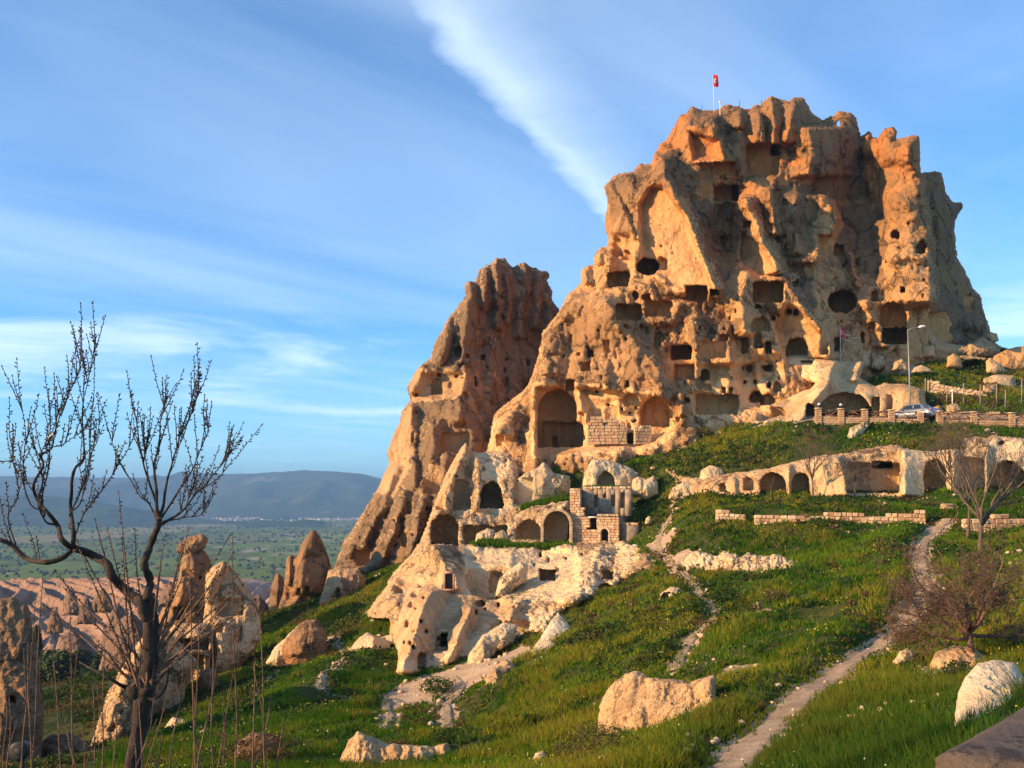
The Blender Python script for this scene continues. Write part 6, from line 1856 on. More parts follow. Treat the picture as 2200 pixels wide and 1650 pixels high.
def flag(name, label, px, pyb, pyt, d, fw, fh, lean, emblem=True):
    b0 = P(px, pyb, d)
    o = empty(name, tuple(b0))
    h = (pyb - pyt) * d / F
    mb = MB(); mb.tube([(0, 0, -0.6), (lean * 0.5, 0, h * 0.5), (lean, 0, h)], [0.035, 0.03, 0.02], 8); mb.build('pole', MAT['white_paint'], o, True)
    nu, nv = 16, 14
    U, V_ = np.meshgrid(np.linspace(0, 1, nu), np.linspace(0, 1, nv))
    droop = 0.55

    def surf(u, v, off=0.0):
        x = lean + 0.03 + u * fw * (0.85 + 0.1 * np.sin(v * 3)) + 0.03 * np.sin(v * 6 + u * 3)
        y = 0.16 * fw * np.sin(u * 7 + v * 2.5) * (0.25 + u) - off
        z = h - 0.05 - v * fh + u * fh * 0.10 * np.sin(u * 3 + 1) + 0.05 * fh * np.sin(u * 5 + v * 3)
        return np.stack([x, y, z], -1)
    S = surf(U, V_)
    v, q = S.reshape(-1, 3), None
    a = (np.arange(nv - 1)[:, None] * nu + np.arange(nu - 1)[None]).ravel()
    fl = add('cloth', make_mesh('cloth', v, np.stack([a, a + 1, a + nu + 1, a + nu], -1)), MAT['flag_red'], o)
    if emblem:
        # crescent and star
        th = np.linspace(math.radians(35), math.radians(325), 22)
        ro, ri = 0.26, 0.205
        pts = []
        for t_ in th:
            pts.append((0.40 + ro * math.cos(t_), 0.5 + ro * 0.62 * math.sin(t_)))
        for t_ in th[::-1]:
            pts.append((0.455 + ri * math.cos(t_), 0.5 + ri * 0.62 * math.sin(t_)))
        pu = np.array([p[0] for p in pts]); pv = np.array([p[1] for p in pts])
        Vc = surf(pu, pv, 0.012)
        m = len(th)
        Qc = np.array([[i, i + 1, 2 * m - 2 - i, 2 * m - 1 - i] for i in range(m - 1)])
        add('crescent', make_mesh('crescent', Vc, Qc, False), MAT['white_paint'], fl)
        sp = [(0.74 + (0.11 if k % 2 == 0 else 0.045) * math.cos(k * math.pi / 5), 0.5 + (0.11 if k % 2 == 0 else 0.045) * 0.62 * math.sin(k * math.pi / 5)) for k in range(10)]
        pu = np.array([p[0] for p in sp] + [0.74]); pv = np.array([p[1] for p in sp] + [0.5])
        add('star', make_mesh('star', surf(pu, pv, 0.014), np.array([[k, (k + 1) % 10, 10] for k in range(10)]), False), MAT['white_paint'], fl)
    return tag(o, label, 'flag')


flag('flag', 'red crescent flag on a thin pole on the castle summit', 1534, 240, 161, 117.5, 0.72, 1.45, -0.12)
flag('flag', 'small red flag on a pole at the castle foot', 1806, 768, 703, 101.0, 0.50, 1.1, -0.04)
for px_, a_, b_, r_, lb_ in [(1508, 244, 227, 0.02, 'short thin rod on the summit left of the flag'), (1589, 234, 216, 0.02, 'thin rod on the summit right of the flag'), (1636, 232, 215, 0.02, 'thin rod beside the highest crag on the summit')]:
    w_ = P(px_, a_, 119.5)
    mb = MB(); mb.tube([(0, 0, -1.0), (0, 0, (a_ - b_) * 119.5 / F)], [0.04, 0.03], 6)
    tag(mb.build('summit_rod', MAT['cable_black'], None, loc=tuple(w_)), lb_, 'rod', 'thin rods on the summit')
w_ = P(1547, 252, 116.5)
so = empty('summit_lamp', tuple(w_))
mb = MB(); mb.tube([(0, 0, -0.5), (0, 0, 1.75)], [0.05, 0.04], 8); mb.build('post', MAT['white_paint'], so)
mb = MB(); mb.tube([(0, 0, 1.72), (0, 0, 1.80), (0, 0, 1.95), (0, 0, 2.02)], [0.05, 0.14, 0.14, 0.05], 10); mb.build('globe', MAT['white_paint'], so, True)
tag(so, 'white lamp post on the summit right of the flag', 'lamp')

fence = empty('wire_fence', P(2070, 868, 94.0))
tag(fence, 'fence of weathered posts and thin wire on the knoll', 'fence')
FP = [(1988, 845, 812, 98), (2034, 862, 836, 95), (2070, 868, 822, 94), (2106, 864, 826, 94), (2141, 862, 824, 94), (2160, 866, 838, 93.5), (2195, 856, 813, 94), (2240, 856, 815, 94)]
tops = []
for px_, a_, b_, d_ in FP:
    w_ = P(px_, a_, d_) - np.array(fence.location)
    h_ = (a_ - b_) * d_ / F
    mb = MB(); mb.tube([(0, 0, -0.5), (0.01, 0, h_)], [0.065, 0.055], 7); mb.build('post', MAT['timber_grey'], fence, loc=tuple(w_))
    tops.append(w_ + np.array([0, 0, h_]))
for f_ in (0.15, 0.8):
    mb = MB()
    pts = [t_ - np.array([0, 0, f_]) for t_ in tops]
    mb.tube(pts, [0.012] * len(pts), 4); mb.build('wire', MAT['galvanised'], fence)
w_ = P(2046, 868, 93.5)
so = empty('garden_lamp', tuple(w_))
mb = MB(); mb.tube([(0, 0, -0.3), (0, 0, 1.2)], [0.05, 0.05], 8); mb.build('post', MAT['white_paint'], so)
mb = MB(); mb.tube([(0, 0, 1.2), (0, 0, 1.28), (0, 0, 1.42), (0, 0, 1.48)], [0.05, 0.15, 0.15, 0.04], 10); mb.build('globe', MAT['white_paint'], so, True)
tag(so, 'white garden lamp with a round head on the knoll', 'lamp')
for i, (px_, lb_) in enumerate([(1350, 'small cream sign board at the path, nearer the house'), (1365, 'small cream sign board at the path, farther from the house')]):
    w_ = P(px_, 1178, 71.0)
    so = empty('sign_board', (w_[0], w_[1], w_[2] - 0.3))
    mb = MB(); mb.box((0, 0, 0.45), (0.42, 0.04, 0.26)); mb.build('board', MAT['cream_board'], so)
    for s_ in (-0.13, 0.13):
        mb = MB(); mb.box((s_, 0.035, 0.12), (0.04, 0.03, 0.75)); mb.build('leg', MAT['timber_grey'], so)
    tag(so, lb_, 'sign', 'sign boards by the path')

# ------------------------------------------------------------------ foreground parapet slab, floodlight


def slab_material():
    m, t = material('parapet_slab')
    co = t.n('ShaderNodeNewGeometry').outputs['Position']
    a = t.noise(co, 2.2, 6, 0.65, 0.3); b_ = t.noise(co, 6.0, 5, 0.7); sp = t.noise(co, 30.0, 3, 0.7)
    c = t.mix(t.ss(a, 0.3, 0.7), (0.060, 0.043, 0.030), (0.115, 0.082, 0.056))
    c = t.mix(t.m('MULTIPLY', t.ss(b_, 0.53, 0.60), 0.85), c, (0.022, 0.016, 0.012))
    c = t.mix(t.m('MULTIPLY', t.ss(sp, 0.58, 0.7), 0.3), c, (0.30, 0.23, 0.16))
    h = t.m('ADD', t.m('MULTIPLY', a, 0.6), t.m('ADD', t.m('MULTIPLY', b_, 0.4), t.m('MULTIPLY', sp, 0.15)))
    bp = t.n('ShaderNodeBump', {'Height': h, 'Strength': 1.0, 'Distance': 0.08})
    s = t.n('ShaderNodeBsdfPrincipled', {'Base Color': c, 'Roughness': 0.95, 'Normal': bp.outputs[0]})
    t.n('ShaderNodeOutputMaterial', {0: s.outputs[0]})


slab_material()
A = np.array([1.915, 4.21]); e = np.array([0.68, 0.733]); w_ = np.array([0.733, -0.68])
wall = empty('stone_parapet', (A[0], A[1], -3.6))
tag(wall, 'grey-brown stone parapet slab in the bottom right corner', 'wall')
bm = bmesh.new()
nu, nw = 40, 10
top, bot = [], []
rg = np.random.RandomState(3)
Lw, Ww = 4.0, 0.62
Us, Ws = np.meshgrid(np.linspace(0, Lw, nu), np.linspace(0, Ww, nw), indexing='ij')
edge = np.minimum(np.minimum(Us, Ws), Ww - Ws)
Zs = -1.145 - 0.035 * np.exp(-(edge / 0.025)) + fbm2(Us * 2.2, Ws * 2.2, 4, 12) * 0.018
Xs = A[0] + Us * e[0] + Ws * w_[0]; Ys = A[1] + Us * e[1] + Ws * w_[1]
v, q = grid_mesh(Xs, Ys, Zs)
nt = len(v)
# skirt round the slab
bd = [(i, 0) for i in range(nu)] + [(nu - 1, j) for j in range(1, nw)] + [(i, nw - 1) for i in range(nu - 2, -1, -1)] + [(0, j) for j in range(nw - 2, 0, -1)]
bi = np.array([i * nw + j for i, j in bd])
bot = v[bi].copy(); bot[:, 2] = -1.30 + rg.randn(len(bi)) * 0.004
v2 = np.concatenate([v, bot]) - np.array([A[0], A[1], -3.6])
m_ = len(bi)
q2 = np.array([[bi[k], bi[(k + 1) % m_], nt + (k + 1) % m_, nt + k] for k in range(m_)])
add('coping_slab', make_mesh('coping_slab', v2, [q, q2], True), MAT['parapet_slab'], wall)
mb = MB()
c0 = A + e * (Lw / 2) + w_ * (Ww / 2)
mb.box((c0[0] - A[0], c0[1] - A[1], 1.14), (Lw - 0.08, Ww - 0.08, 2.32), math.atan2(e[1], e[0]))
mb.build('wall_body', MAT['parapet_slab'], wall)

w_ = P(45, 1612, 9.0)
fl = empty('floodlight', tuple(w_))
mb = MB(); mb.tube([(0, 0.10, 0), (0, -0.02, 0.0), (0, -0.05, 0)], [0.07, 0.092, 0.095], 20); mb.build('housing', MAT['cable_black'], fl, True)
mb = MB(); mb.tube([(0, -0.051, 0), (0, -0.056, 0)], [0.075, 0.07], 20); mb.build('lens', MAT['tyre_rubber'], fl)
mb = MB(); mb.tube([(0, -0.057, 0.0), (0, -0.06, 0.0)], [0.035, 0.03], 16); mb.build('lens_ring', MAT['cable_black'], fl)
mb = MB(); mb.tube([(0, 0.03, -0.09), (0.0, 0.03, -0.8), (0, 0.03, -1.9)], [0.02, 0.02, 0.02], 8); mb.build('stake', MAT['cable_black'], fl)
tag(fl, 'round black floodlight low in the bottom left corner', 'floodlight')

# ------------------------------------------------------------------ bare trees


def unit(v):
    v = np.asarray(v, float)
    return v / (np.linalg.norm(v) + 1e-9)


def grow(rng, p, d, L, r, depth, out, up=0.15, wander=0.25, kids=(4, 7), spread=0.75, ratio=(0.45, 0.75), thin=0.5, minr=0.004, droop=0.0):
    """a limb and its branchlets; out collects (points, radii, depth)"""
    n = max(4, int(5 + L * 1.2))
    pts, rad = [np.array(p, float)], [r]
    d = unit(d)
    for i in range(1, n):
        d = unit(d + rng.randn(3) * wander * 0.5 + np.array([0, 0, up * 0.35 - droop * i / n]))
        pts.append(pts[-1] + d * L / (n - 1))
        rad.append(max(minr, r * (1 - 0.72 * i / (n - 1))))
    pts = np.array(pts)
    out.append((pts, np.array(rad), depth))
    if depth <= 0: return
    k = rng.randint(kids[0], kids[1] + 1)
    for j in range(k):
        f = 0.22 + 0.78 * (j + rng.rand() * 0.8) / k
        f = min(f, 0.98)
        x = f * (n - 1); i = min(int(x), n - 2)
        q = pts[i] + (pts[i + 1] - pts[i]) * (x - i)
        ax = unit(pts[i + 1] - pts[i])
        s = unit(np.cross(ax, rng.randn(3)))
        nd = unit(ax * (1 - spread * 0.5) + s * spread + np.array([0, 0, up * 0.5]))
        grow(rng, q, nd, L * rng.uniform(*ratio) * (1.1 - 0.35 * f), max(minr, rad[i] * thin * rng.uniform(0.8, 1.1)), depth - 1, out, up, wander, kids, spread, ratio, thin, minr, droop)


def tree_from(name, label, loc, out, bark, twig, group=None, cat='tree', trunk_depth=None, extra=None):
    o = empty(name, tuple(loc))
    md = max(x[2] for x in out)
    mb = MB(); mt = MB(); ml = []
    tw = MB(); nt = 0
    for pts, rad, dep in out:
        if dep == md:
            mt.tube(pts, rad, 9)
        elif dep == md - 1:
            m2 = MB(); m2.tube(pts, rad, 7); ml.append(m2)
        else:
            tw.tube(pts, rad, 4 if rad[0] > 0.012 else 3, cap=False); nt += 1
    mt.build('trunk', MAT[bark], o, True)
    for m2 in ml: m2.build('limb', MAT[bark], o, True)
    if nt: tag(tw.build('crown', MAT[twig], o, True), kind='stuff')
    return tag(o, label, cat, group)


plain('twig_grey', (0.10, 0.072, 0.05), 0.95, 0.25, 9.0)
plain('twig_red', (0.13, 0.075, 0.048), 0.95, 0.3, 9.0)
plain('twig_dark', (0.05, 0.034, 0.024), 0.9, 0.25, 9.0)
BT = 'bare trees on the slope'


def at_ground(px, py, d):
    w = P(px, py, d)
    return np.array([w[0], w[1], float(ground(w[0], w[1])) - 0.05])


# bushy bare tree over the footpath
rg = np.random.RandomState(41)
out = []
grow(rg, (0, 0, -0.2), (0.05, 0, 1), 1.25, 0.17, 0, out, 0.0, 0.08)
out = [(o[0], o[1], 5) for o in out]
tip = out[0][0][-1]
dirs = [(-1, -0.1, 0.42), (-0.85, 0.5, 0.75), (-0.45, -0.5, 0.95), (-0.1, 0.2, 1.25), (0.3, -0.4, 1.0), (0.75, 0.1, 0.85), (0.95, 0.5, 0.45), (-0.95, -0.5, 0.2), (0.5, 0.7, 0.7), (-0.3, 0.7, 0.9)]
for dd in dirs:
    grow(rg, out[0][0][-1] - np.array([0, 0, rg.rand() * 0.3]), dd, 2.0 + rg.rand() * 0.5, 0.06, 3, out, 0.08, 0.42, (7, 9), 0.85, (0.38, 0.58), 0.5, 0.0055)
out = [(p, r, 5 if i == 0 else (4 if dp == 3 else dp)) for i, (p, r, dp) in enumerate(out)]
tree_from('bare_tree', 'bushy reddish bare tree leaning over the footpath on the right', at_ground(2085, 1432, 26), out, 'bark_red', 'twig_red', BT)


def bare_tree(label, px, py, d, h, spread_w, seed, r=0.1, stem=0.35, depth=3, n=6, bark='bark_grey', twig='twig_grey', kids=(4, 6), lean=(0, 0), minr=0.007):
    rg = np.random.RandomState(seed)
    out = []
    grow(rg, (0, 0, -0.2), (lean[0], lean[1], 1), h * stem + 0.2, r, 0, out, 0.0, 0.10)
    base = out[0][0][-1]
    res = [(out[0][0], out[0][1] * 1.0, 9)]
    tmp = []
    for k in range(n):
        a = k * 2 * math.pi / n + rg.rand()
        dd = (math.cos(a) * spread_w / h, math.sin(a) * spread_w / h * 0.8, 0.9 + rg.rand() * 0.4)
        grow(rg, base - np.array([0, 0, rg.rand() * h * 0.06]), dd, h * (1 - stem) * rg.uniform(0.75, 1.0), r * 0.5, depth, tmp, 0.18, 0.28, kids, 0.6, (0.4, 0.62), 0.52, minr)
    res += [(p, q, 8 if dp == depth else dp) for p, q, dp in tmp]
    return tree_from('bare_tree', label, at_ground(px, py, d), res, bark, twig, BT)


bare_tree('large spreading bare tree in front of the pointed arch', 2108, 1190, 49, 6.2, 5.6, 42, 0.16, 0.30, 4, 7, kids=(3, 5), lean=(-0.15, 0))
bare_tree('slender bare tree standing left of the large spreading one', 2076, 1158, 53, 6.6, 4.0, 43, 0.11, 0.35, 3, 6, lean=(0.12, 0))
bare_tree('grey bare tree before the cave row, second from the left', 1748, 1066, 70.5, 5.0, 3.6, 44, 0.10, 0.36, 4, 6, kids=(3, 4))
bare_tree('bare tree with a low round crown before the wide recess of the cave row', 1836, 1066, 70.3, 3.7, 3.0, 45, 0.08, 0.45, 3, 7)
bare_tree('thin sapling before the arched room at the left of the cave row', 1656, 1066, 71, 1.9, 0.9, 46, 0.05, 0.55, 1, 3, kids=(2, 3))
bare_tree('low pale sapling behind the parapet right of the car', 2124, 905, 87.5, 2.5, 1.6, 47, 0.07, 0.30, 2, 4, kids=(2, 3))
bare_tree('bare tree rising over the cave row near the right edge', 2046, 1066, 70.0, 5.8, 4.2, 48, 0.10, 0.32, 4, 6, kids=(3, 4), twig='twig_red')

# ------------------------------------------------------------------ the foreground tree on the left
FD = 9.0


def S(pts, d=FD, wob=0.0, seed=0):
    """smooth curve through photo points"""
    rr = np.random.RandomState(seed)
    W = np.array([P(a, b, d + (c[0] if c else 0.0) + rr.randn() * wob) for a, b, *c in pts])
    Q = np.concatenate([W[:1] * 2 - W[1:2], W, W[-1:] * 2 - W[-2:-1]])
    out = []
    for i in range(1, len(Q) - 2):
        t = np.linspace(0, 1, 6, endpoint=False)[:, None]
        p0, p1, p2, p3 = Q[i - 1], Q[i], Q[i + 1], Q[i + 2]
        out.append(0.5 * (2 * p1 + (p2 - p0) * t + (2 * p0 - 5 * p1 + 4 * p2 - p3) * t ** 2 + (3 * p1 - p0 - 3 * p2 + p3) * t ** 3))
    out.append(W[-1:])
    return np.concatenate(out)


LIMBS = [  # points, start radius, end radius
    ([(318, 1330), (300, 1292), (270, 1266), (242, 1240), (228, 1212), (205, 1198), (182, 1186), (158, 1178)], 0.085, 0.055),
    ([(160, 1178), (138, 1196), (100, 1208), (60, 1200), (30, 1172), (0, 1158), (-40, 1150)], 0.045, 0.034),
    ([(160, 1180), (132, 1162), (124, 1132), (106, 1106), (90, 1085), (74, 1060), (72, 1038), (90, 1000), (89, 981), (109, 962), (120, 925), (131, 894), (150, 830), (160, 770), (172, 711)], 0.048, 0.005),
    ([(156, 1176), (158, 1140), (151, 1100), (152, 1065), (161, 1010), (178, 992), (180, 958), (178, 900), (182, 850), (181, 800), (178, 740), (173, 656)], 0.040, 0.005),
    ([(151, 1105), (170, 1062), (190, 1012), (204, 950), (216, 905), (228, 860)], 0.016, 0.004),
    ([(124, 1130), (98, 1122), (84, 1080), (92, 1035), (86, 990), (100, 950), (122, 900), (128, 880)], 0.022, 0.006),
    ([(100, 1100), (62, 1082), (48, 1010), (56, 930), (44, 860), (35, 776)], 0.016, 0.004),
    ([(34, 1172), (16, 1110), (40, 1060), (28, 990), (22, 1000)], 0.014, 0.004),
    ([(96, 1110), (92, 1060), (104, 990), (106, 900), (98, 796)], 0.016, 0.004),
    ([(131, 894), (145, 850), (165, 800), (176, 760)], 0.010, 0.004),
    ([(150, 1100), (172, 1080), (184, 1020), (196, 940), (205, 725)], 0.013, 0.004),
    ([(182, 850), (192, 800), (198, 760), (204, 722)], 0.008, 0.004),
    ([(112, 960), (140, 950), (170, 930), (210, 900)], 0.009, 0.004),
    ([(318, 1290), (319, 1245), (309, 1215), (312, 1195), (326, 1165), (341, 1124), (338, 1100)], 0.070, 0.045),
    ([(340, 1112), (336, 1060), (331, 1000), (340, 960), (345, 900), (356, 862), (376, 826)], 0.030, 0.004),
    ([(341, 1118), (352, 1075), (361, 1020), (380, 962), (398, 900), (415, 842), (430, 779)], 0.028, 0.004),
    ([(342, 1130), (374, 1112), (400, 1090), (422, 1060), (462, 1030), (505, 985), (560, 916)], 0.028, 0.004),
    ([(339, 1110), (326, 1050), (306, 990), (292, 905), (275, 825)], 0.022, 0.004),
    ([(348, 1112), (380, 1060), (412, 1008), (438, 945), (450, 912)], 0.018, 0.004),
    ([(335, 1122), (320, 1082), (300, 1062), (268, 1008), (248, 970), (234, 926)], 0.016, 0.004),
    ([(152, 1165), (178, 1112), (240, 1022), (285, 948), (303, 882)], 0.014, 0.004),
    ([(352, 1122), (400, 1112), (430, 1108), (446, 1092)], 0.012, 0.004),
    ([(380, 960), (405, 905), (420, 860), (430, 838)], 0.009, 0.004),
    ([(420, 1062), (450, 1030), (480, 990), (514, 944)], 0.010, 0.004),
    ([(345, 900), (352, 880), (352, 860)], 0.006, 0.003),
    ([(400, 1088), (418, 1040), (424, 1000)], 0.010, 0.004),
    ([(305, 1000), (312, 960), (316, 910)], 0.008, 0.004),
    ([(72, 1040), (50, 1030), (30, 1000), (24, 915)], 0.010, 0.004),
    ([(310, 1470), (280, 1478), (246, 1465), (205, 1440), (170, 1422)], 0.045, 0.008),
    ([(300, 1480), (330, 1502), (355, 1480), (365, 1440)], 0.030, 0.012),
]
ft = empty('foreground_tree', P(275, 1740, FD))
org = np.array(ft.location)
tag(ft, 'dark pollarded bare tree with budding shoots in the left foreground', 'tree')
rg = np.random.RandomState(77)
trunk = S([(262, 1800), (275, 1700), (292, 1600), (304, 1530), (313, 1470), (322, 1410), (325, 1360), (321, 1310), (318, 1275)])
m_ = len(trunk)
rad = np.interp(np.linspace(0, 1, m_), [0, 0.35, 0.5, 0.62, 1.0], [0.070, 0.068, 0.085, 0.072, 0.050]) * (1 + 0.10 * fbm(trunk * 3.0, 3, seed=4))
mb = MB(); mb.tube(trunk - org, rad, 26)
tv = mb.v[0]; wv = tv + org
ax_ = np.repeat(trunk - org, 26, 0); ax_ = np.concatenate([ax_, tv[len(ax_):]])
dn = tv - ax_; dn /= np.linalg.norm(dn, axis=1)[:, None] + 1e-6
mb.v[0] = tv + dn * (0.014 * fbm(wv * np.array([22, 22, 5.0]), 3, seed=7, ridged=True) + 0.018 * fbm(wv * 6.0, 2, seed=8))[:, None]
mb.build('trunk', MAT['bark_dark'], ft, True)
mb = MB()
kn = P(308, 1482, FD) - org
for k in range(7):
    o_ = rg.randn(3) * np.array([0.05, 0.03, 0.05])
    th_ = np.linspace(0.15, math.pi - 0.15, 7)
    R_ = 0.055 + 0.035 * rg.rand()
    ax3 = unit(np.array([rg.randn() * 0.6, rg.randn() * 0.3, 1.0]))
    mb.tube([kn + o_ - ax3 * R_ * 1.3 * math.cos(t_) for t_ in th_], [R_ * math.sin(t_) for t_ in th_], 12)
mb.build('burl', MAT['bark_dark'], ft, True)
buds = []
shoots = MB()


def add_buds(pts, lo=0.25, gap=0.03):
    seg = np.linalg.norm(np.diff(pts, axis=0), axis=1)
    s = np.concatenate([[0], np.cumsum(seg)])
    x = s[-1] * lo
    while x < s[-1]:
        p = np.array([np.interp(x, s, pts[:, k]) for k in range(3)])
        i = min(np.searchsorted(s, x), len(pts) - 1)
        d = unit(pts[i] - pts[i - 1]) if i else np.array([0, 0, 1.0])
        side = unit(np.cross(d, rg.randn(3)))
        buds.append((p, unit(d * 0.8 + side), 0.013 + 0.010 * rg.rand()))
        x += gap * rg.uniform(0.7, 1.5)
    buds.append((pts[-1], unit(pts[-1] - pts[-2]), 0.02))


side = []
for li, (pt, r0, r1) in enumerate(LIMBS):
    c = S([(a, b_, rg.randn() * 0.10) for a, b_ in pt], FD)
    c = c + np.stack([fbm(c * 4.0, 2, seed=li), fbm(c * 4.0, 2, seed=li + 60), fbm(c * 4.0, 2, seed=li + 90)], -1) * 0.02
    tt_ = np.linspace(0, 1, len(c))
    rr = ((r0 * 0.9 - r1) * (1 - tt_) ** (1.7 if len(pt) > 5 and r1 < 0.01 else 1.0) + r1) * (1 + 0.07 * rg.randn(len(c)))
    rr = rr * 0.66
    mb = MB(); mb.tube(c - org, rr, 8 if r0 > 0.03 else 6); mb.build('limb', MAT['bark_dark'], ft, True)
    if r1 < 0.007: add_buds(c, 0.4 if r0 > 0.02 else 0.15)
    if li not in (0, 13, 28, 29):
        for _ in range(rg.randint(5, 9)):
            i = rg.randint(len(c) // 5, len(c) - 2)
            d = unit(c[i + 1] - c[i])
            L = rg.uniform(0.15, 0.5)
            dd = unit(d * 0.9 + unit(np.cross(d, rg.randn(3))) * 0.5 + np.array([0, 0, 0.7]))
            q = [c[i]]
            for s_ in range(6):
                dd = unit(dd + rg.randn(3) * 0.06 + np.array([0, 0, 0.10]))
                q.append(q[-1] + dd * L / 6)
            q = np.array(q)
            shoots.tube(q - org, np.linspace(0.0055, 0.003, len(q)), 4)
            add_buds(q, 0.2)
tag(shoots.build('twigs', MAT['twig_dark'], ft, True), kind='stuff')
# upright water shoots from the knot
wsh = MB()
ENDS = [(170, 1180), (120, 1230), (150, 1130), (205, 1120), (232, 1140), (255, 1060), (262, 1160), (290, 1140), (355, 1150), (392, 1160), (430, 1200), (470, 1240), (500, 1190), (520, 1260), (545, 1290), (95, 1300), (380, 1250), (345, 1220)] + [(rg.uniform(90, 560), rg.uniform(1120, 1400)) for _ in range(16)]
for a, b_ in ENDS:
    sx_ = 305 + rg.uniform(-22, 26)
    c = S([(sx_, 1475, rg.uniform(-0.15, 0.1)), (sx_ + (a - sx_) * 0.28 + rg.randn() * 6, 1475 + (b_ - 1475) * 0.32, 0), (sx_ + (a - sx_) * 0.72, 1475 + (b_ - 1475) * 0.72, rg.randn() * 0.1), (a, b_, rg.randn() * 0.15)], FD)
    wsh.tube(c - org, np.linspace(0.012, 0.004, len(c)), 5)
    add_buds(c, 0.2, 0.05)
tag(wsh.build('water_shoots', MAT['bark_red'], ft, True), kind='stuff')
bm_ = MB()
for p, d, s_ in buds:
    p = p - org
    u_ = unit(np.cross(d, [0.3, 0.5, 0.8])); w_ = np.cross(d, u_)
    ring_ = [p + d * s_ * 0.9 + (u_ * math.cos(t_) + w_ * math.sin(t_)) * s_ * 0.42 for t_ in (0, 2.1, 4.2)]
    bm_.raw([p] + ring_ + [p + d * s_ * 2.0], None, [[0, 2, 1], [0, 3, 2], [0, 1, 3], [4, 1, 2], [4, 2, 3], [4, 3, 1]])
tag(bm_.build('buds', MAT['twig_dark'], ft), kind='stuff')

# shrub of thin upright stems below the tree
buds = []
sh = empty('stem_shrub', P(300, 1760, 7.0))
org2 = np.array(sh.location)
tag(sh, 'thicket of thin upright budding stems along the bottom left', 'shrub')
stems = MB()
rg = np.random.RandomState(19)
ST = [(75, 1300), (92, 1240), (115, 1420), (150, 1290), (60, 1380), (200, 1470), (225, 1400), (255, 1520), (285, 1560), (330, 1500), (365, 1460), (395, 1380), (430, 1330), (452, 1280), (470, 1400), (500, 1150), (518, 1330), (548, 1420), (560, 1350), (585, 1480), (420, 1540), (20, 1500), (5, 1440), (480, 1530), (345, 1580), (300, 1420), (140, 1540), (180, 1570), (610, 1540), (405, 1180)]
for i, (a, b_) in enumerate(ST):
    x0_ = a - rg.uniform(-30, 90) if a > 350 else a + rg.uniform(-40, 50)
    d_ = 6.5 + rg.rand() * 2.2
    c = S([(x0_, 1760), (x0_ + (a - x0_) * 0.3 + rg.randn() * 8, 1760 + (b_ - 1760) * 0.35), (x0_ + (a - x0_) * 0.7, 1760 + (b_ - 1760) * 0.7), (a, b_)], d_)
    stems.tube(c - org2, np.linspace(0.0085, 0.0035, len(c)), 5)
    add_buds(c, 0.25, 0.055)
    if i % 3 == 0:
        k = len(c) // 2
        q = np.array([c[k] + (c[-1] - c[k]) * f + np.array([0.12 * f * (1 if i % 2 else -1), 0, 0.02]) for f in np.linspace(0, 0.55, 6)])
        stems.tube(q - org2, np.linspace(0.005, 0.003, 6), 4); add_buds(q, 0.3, 0.055)
tag(stems.build('stems', MAT['bark_red'], sh, True), kind='stuff')
bm_ = MB()
for p, d, s_ in buds:
    p = p - org2; s_ *= 0.75
    u_ = unit(np.cross(d, [0.3, 0.5, 0.8])); w_ = np.cross(d, u_)
    ring_ = [p + d * s_ * 0.9 + (u_ * math.cos(t_) + w_ * math.sin(t_)) * s_ * 0.42 for t_ in (0, 2.1, 4.2)]
    bm_.raw([p] + ring_ + [p + d * s_ * 2.0], None, [[0, 2, 1], [0, 3, 2], [0, 1, 3], [4, 1, 2], [4, 2, 3], [4, 3, 1]])
tag(bm_.build('buds', MAT['twig_dark'], sh), kind='stuff')


# the bird in the branches
def bird():
    w = P(112, 940, FD - 0.05)
    o = empty('bird', tuple(w))
    plain('feather_pale', (0.50, 0.47, 0.42), 0.9, 0.15, 30.0)
    plain('feather_dark', (0.03, 0.03, 0.035), 0.8, 0.2, 30.0)
    b = MB()
    pts = [(-0.030, 0, -0.038), (-0.022, 0, -0.024), (-0.004, 0, 0.0), (0.012, 0, 0.022), (0.022, 0, 0.036), (0.034, -0.004, 0.046), (0.046, -0.006, 0.044)]
    b.tube(pts, [0.007, 0.020, 0.028, 0.024, 0.018, 0.016, 0.005], 12)
    b.build('body', MAT['feather_pale'], o, True)
    b = MB(); b.tube([(0.020, -0.002, 0.034), (0.030, -0.004, 0.047), (0.042, -0.006, 0.050)], [0.017, 0.0185, 0.010], 10); b.build('cap', MAT['feather_dark'], o, True)
    b = MB(); b.tube([(-0.024, 0.003, -0.026), (-0.045, 0.006, -0.060), (-0.060, 0.008, -0.085)], [0.010, 0.009, 0.007], 6); b.build('tail', MAT['feather_dark'], o, True)
    b = MB(); b.tube([(0.046, -0.006, 0.045), (0.058, -0.008, 0.042)], [0.004, 0.001], 6); b.build('beak', MAT['feather_dark'], o, True)
    for s_ in (-1, 1):
        b = MB(); b.tube([(0.012, s_ * 0.022, 0.018), (-0.008, s_ * 0.027, -0.006), (-0.034, s_ * 0.014, -0.042)], [0.006, 0.012, 0.003], 7); b.build('wing', MAT['feather_dark'], o, True)
        b = MB(); b.tube([(0.0, s_ * 0.010, -0.024), (0.002, s_ * 0.010, -0.045)], [0.0025, 0.002], 5); b.build('leg', MAT['feather_dark'], o)
    tag(o, 'small dark-capped bird perched in the foreground tree', 'bird')


bird()

# ------------------------------------------------------------------ grass and flowers


